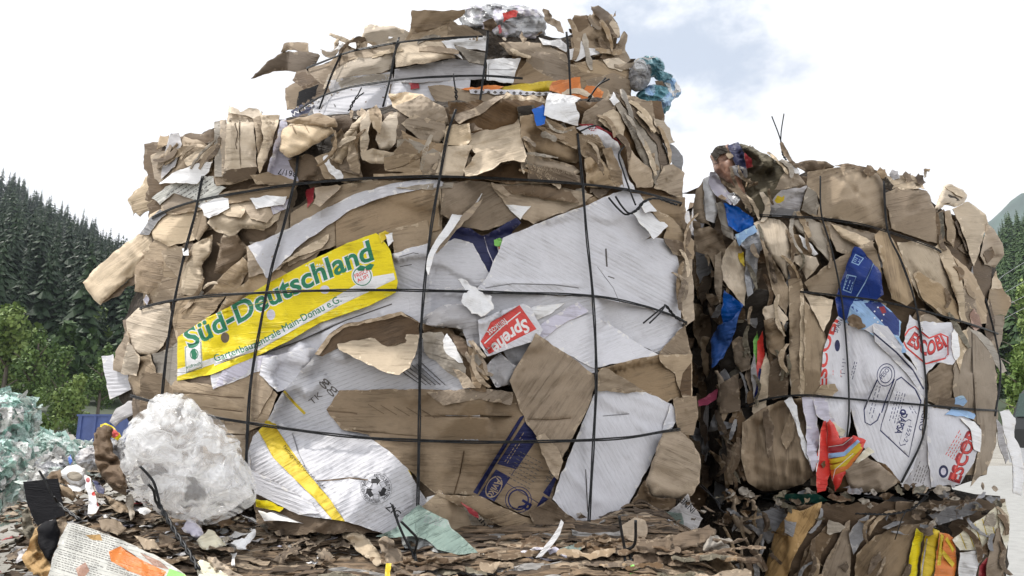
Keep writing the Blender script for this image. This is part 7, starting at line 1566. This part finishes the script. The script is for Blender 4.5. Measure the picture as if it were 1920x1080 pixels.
# ---------------------------------------------------------------- dark van at the right edge
simple('pale_paint', (.62, .63, .64), rough=.3, nscale=3, nvar=.08)
VS, vx, vy = 1.38, 12.5, 15.0; van = empty('parked_van', (vx + 3, vy + 1.2, 0), 'dark high vehicle parked behind the right-hand bale, cut by the photo edge', 'van'); lv = tuple(van.location)
def extr(name, pr, y0, y1, mat, bev=0.0, parent=None):
    n = len(pr); V = [(vx + a_ * VS, vy + (y0 + (bev if b_ > 1.3 else 0)) * VS, b_ * VS) for a_, b_ in pr] + [(vx + a_ * VS, vy + (y1 - (bev if b_ > 1.3 else 0)) * VS, b_ * VS) for a_, b_ in pr]
    F = [tuple(range(n)), tuple(reversed(range(n, 2 * n)))] + [(i, i + n, (i + 1) % n + n, (i + 1) % n) for i in range(n)]
    return newmesh(name, V, F, [mat], smooth=False, parent=parent or van, loc=lv)
extr('body', [(0, .42), (-.02, .95), (.05, 1.15), (.20, 1.58), (.45, 1.84), (.95, 1.93), (3.6, 1.93), (4.2, 1.15), (4.9, 1.05), (4.98, .42)], 0, 1.8, 'blackpaint', .1)
extr('side_window', [(.30, 1.2), (.44, 1.68), (.9, 1.8), (1.5, 1.8), (1.5, 1.2)], -.008 + .09, .10, 'glassy')
extr('side_window', [(1.6, 1.2), (1.6, 1.8), (3.4, 1.8), (3.9, 1.2)], .082, .10, 'glassy')
extr('windscreen', [(.045, 1.17), (.19, 1.58), (.17, 1.58), (.025, 1.17)], .12, 1.68, 'glassy')
extr('rear_lamp', [(-.03, .9), (.05, 1.14), (.16, 1.14), (.12, .9)], -.01, .16, 'lamp_white')
extr('bumper', [(-.08, .36), (-.08, .62), (.5, .66), (.5, .36)], -.03, 1.83, 'greypaint')
extr('roof_rail', [(.6, 1.95), (.6, 1.99), (3.4, 1.99), (3.4, 1.95)], .14, .18, 'greypaint')
for wx_ in (.9, 4.0):
    for wy in (-.02, 1.6):
        V, F = [], []; n = 24
        for k, (yy, rr__) in enumerate([(0, .34), (.22, .34), (.22, .22), (.0, .22)]): V += [(vx + (wx_ + rr__ * math.cos(6.283 * i / n)) * VS, vy + (wy + yy) * VS, (.34 + rr__ * math.sin(6.283 * i / n)) * VS) for i in range(n)]
        for k in range(4):
            for i in range(n): F.append((k * n + i, k * n + (i + 1) % n, ((k + 1) % 4) * n + (i + 1) % n, ((k + 1) % 4) * n + i))
        w_ = newmesh('wheel', V, F, ['rubber'], smooth=False, parent=van, loc=lv)
        V = [(vx + (wx_ + .21 * math.cos(6.283 * i / n)) * VS, vy + (wy + .05) * VS, (.34 + .21 * math.sin(6.283 * i / n)) * VS) for i in range(n)]; r__ = newmesh('rim', V, [tuple(range(n))], ['greypaint'], smooth=False, parent=w_, loc=lv)
simple('concrete', (.30, .30, .29), rough=.9, nscale=6, nvar=.12, bump=.01)
gx2, gy2 = np.meshgrid(np.linspace(2.6, 26, 40), np.linspace(1.5, 24, 40)); tag(grid('concrete_yard', gx2, gy2, gx2 * 0 + .012, 'concrete'), kind='structure')
# ---------------------------------------------------------------- cables at the right
for q, (ya, yb, tx) in enumerate([(492, 568, 'uppermost'), (528, 590, 'second highest'), (556, 606, 'third highest'), (578, 632, 'lowest')]):
    P = np.array([[2300, ya - 200.], [1920, ya + 0.], [1820, yb + 0.], [1500, yb + 190.]]); P = smoothline(P, 30)
    tag(tube('overhead_cable', [topoint(P[:, 0], P[:, 1], 42. + q * .4)], .012, 'greypaint', sides=5), f'{tx} of the thin grey cables crossing the trees at the right edge', 'cable', 'overhead cables at the right')

# ---------------------------------------------------------------- air between the yard and the far hills
hz = bpy.data.materials.new('haze'); hz.use_nodes = True; t = hz.node_tree; t.nodes.clear()
pv = t.nodes.new('ShaderNodeVolumePrincipled'); pv.inputs['Color'].default_value = (.80, .88, 1.0, 1); pv.inputs['Density'].default_value = .00011; pv.inputs['Anisotropy'].default_value = .2
t.links.new(pv.outputs[0], t.nodes.new('ShaderNodeOutputMaterial').inputs['Volume']); MATS['haze'] = hz
zt = max((o.matrix_world @ Vector(c_))[2] for o in bpy.data.objects if o.type == 'MESH' and 'hill' in o.name for c_ in o.bound_box) + 40
V, F = box(-1150, 1950, -60, 1800, -4.0, zt); tag(newmesh('haze', V, F, ['haze'], smooth=False), kind='stuff')
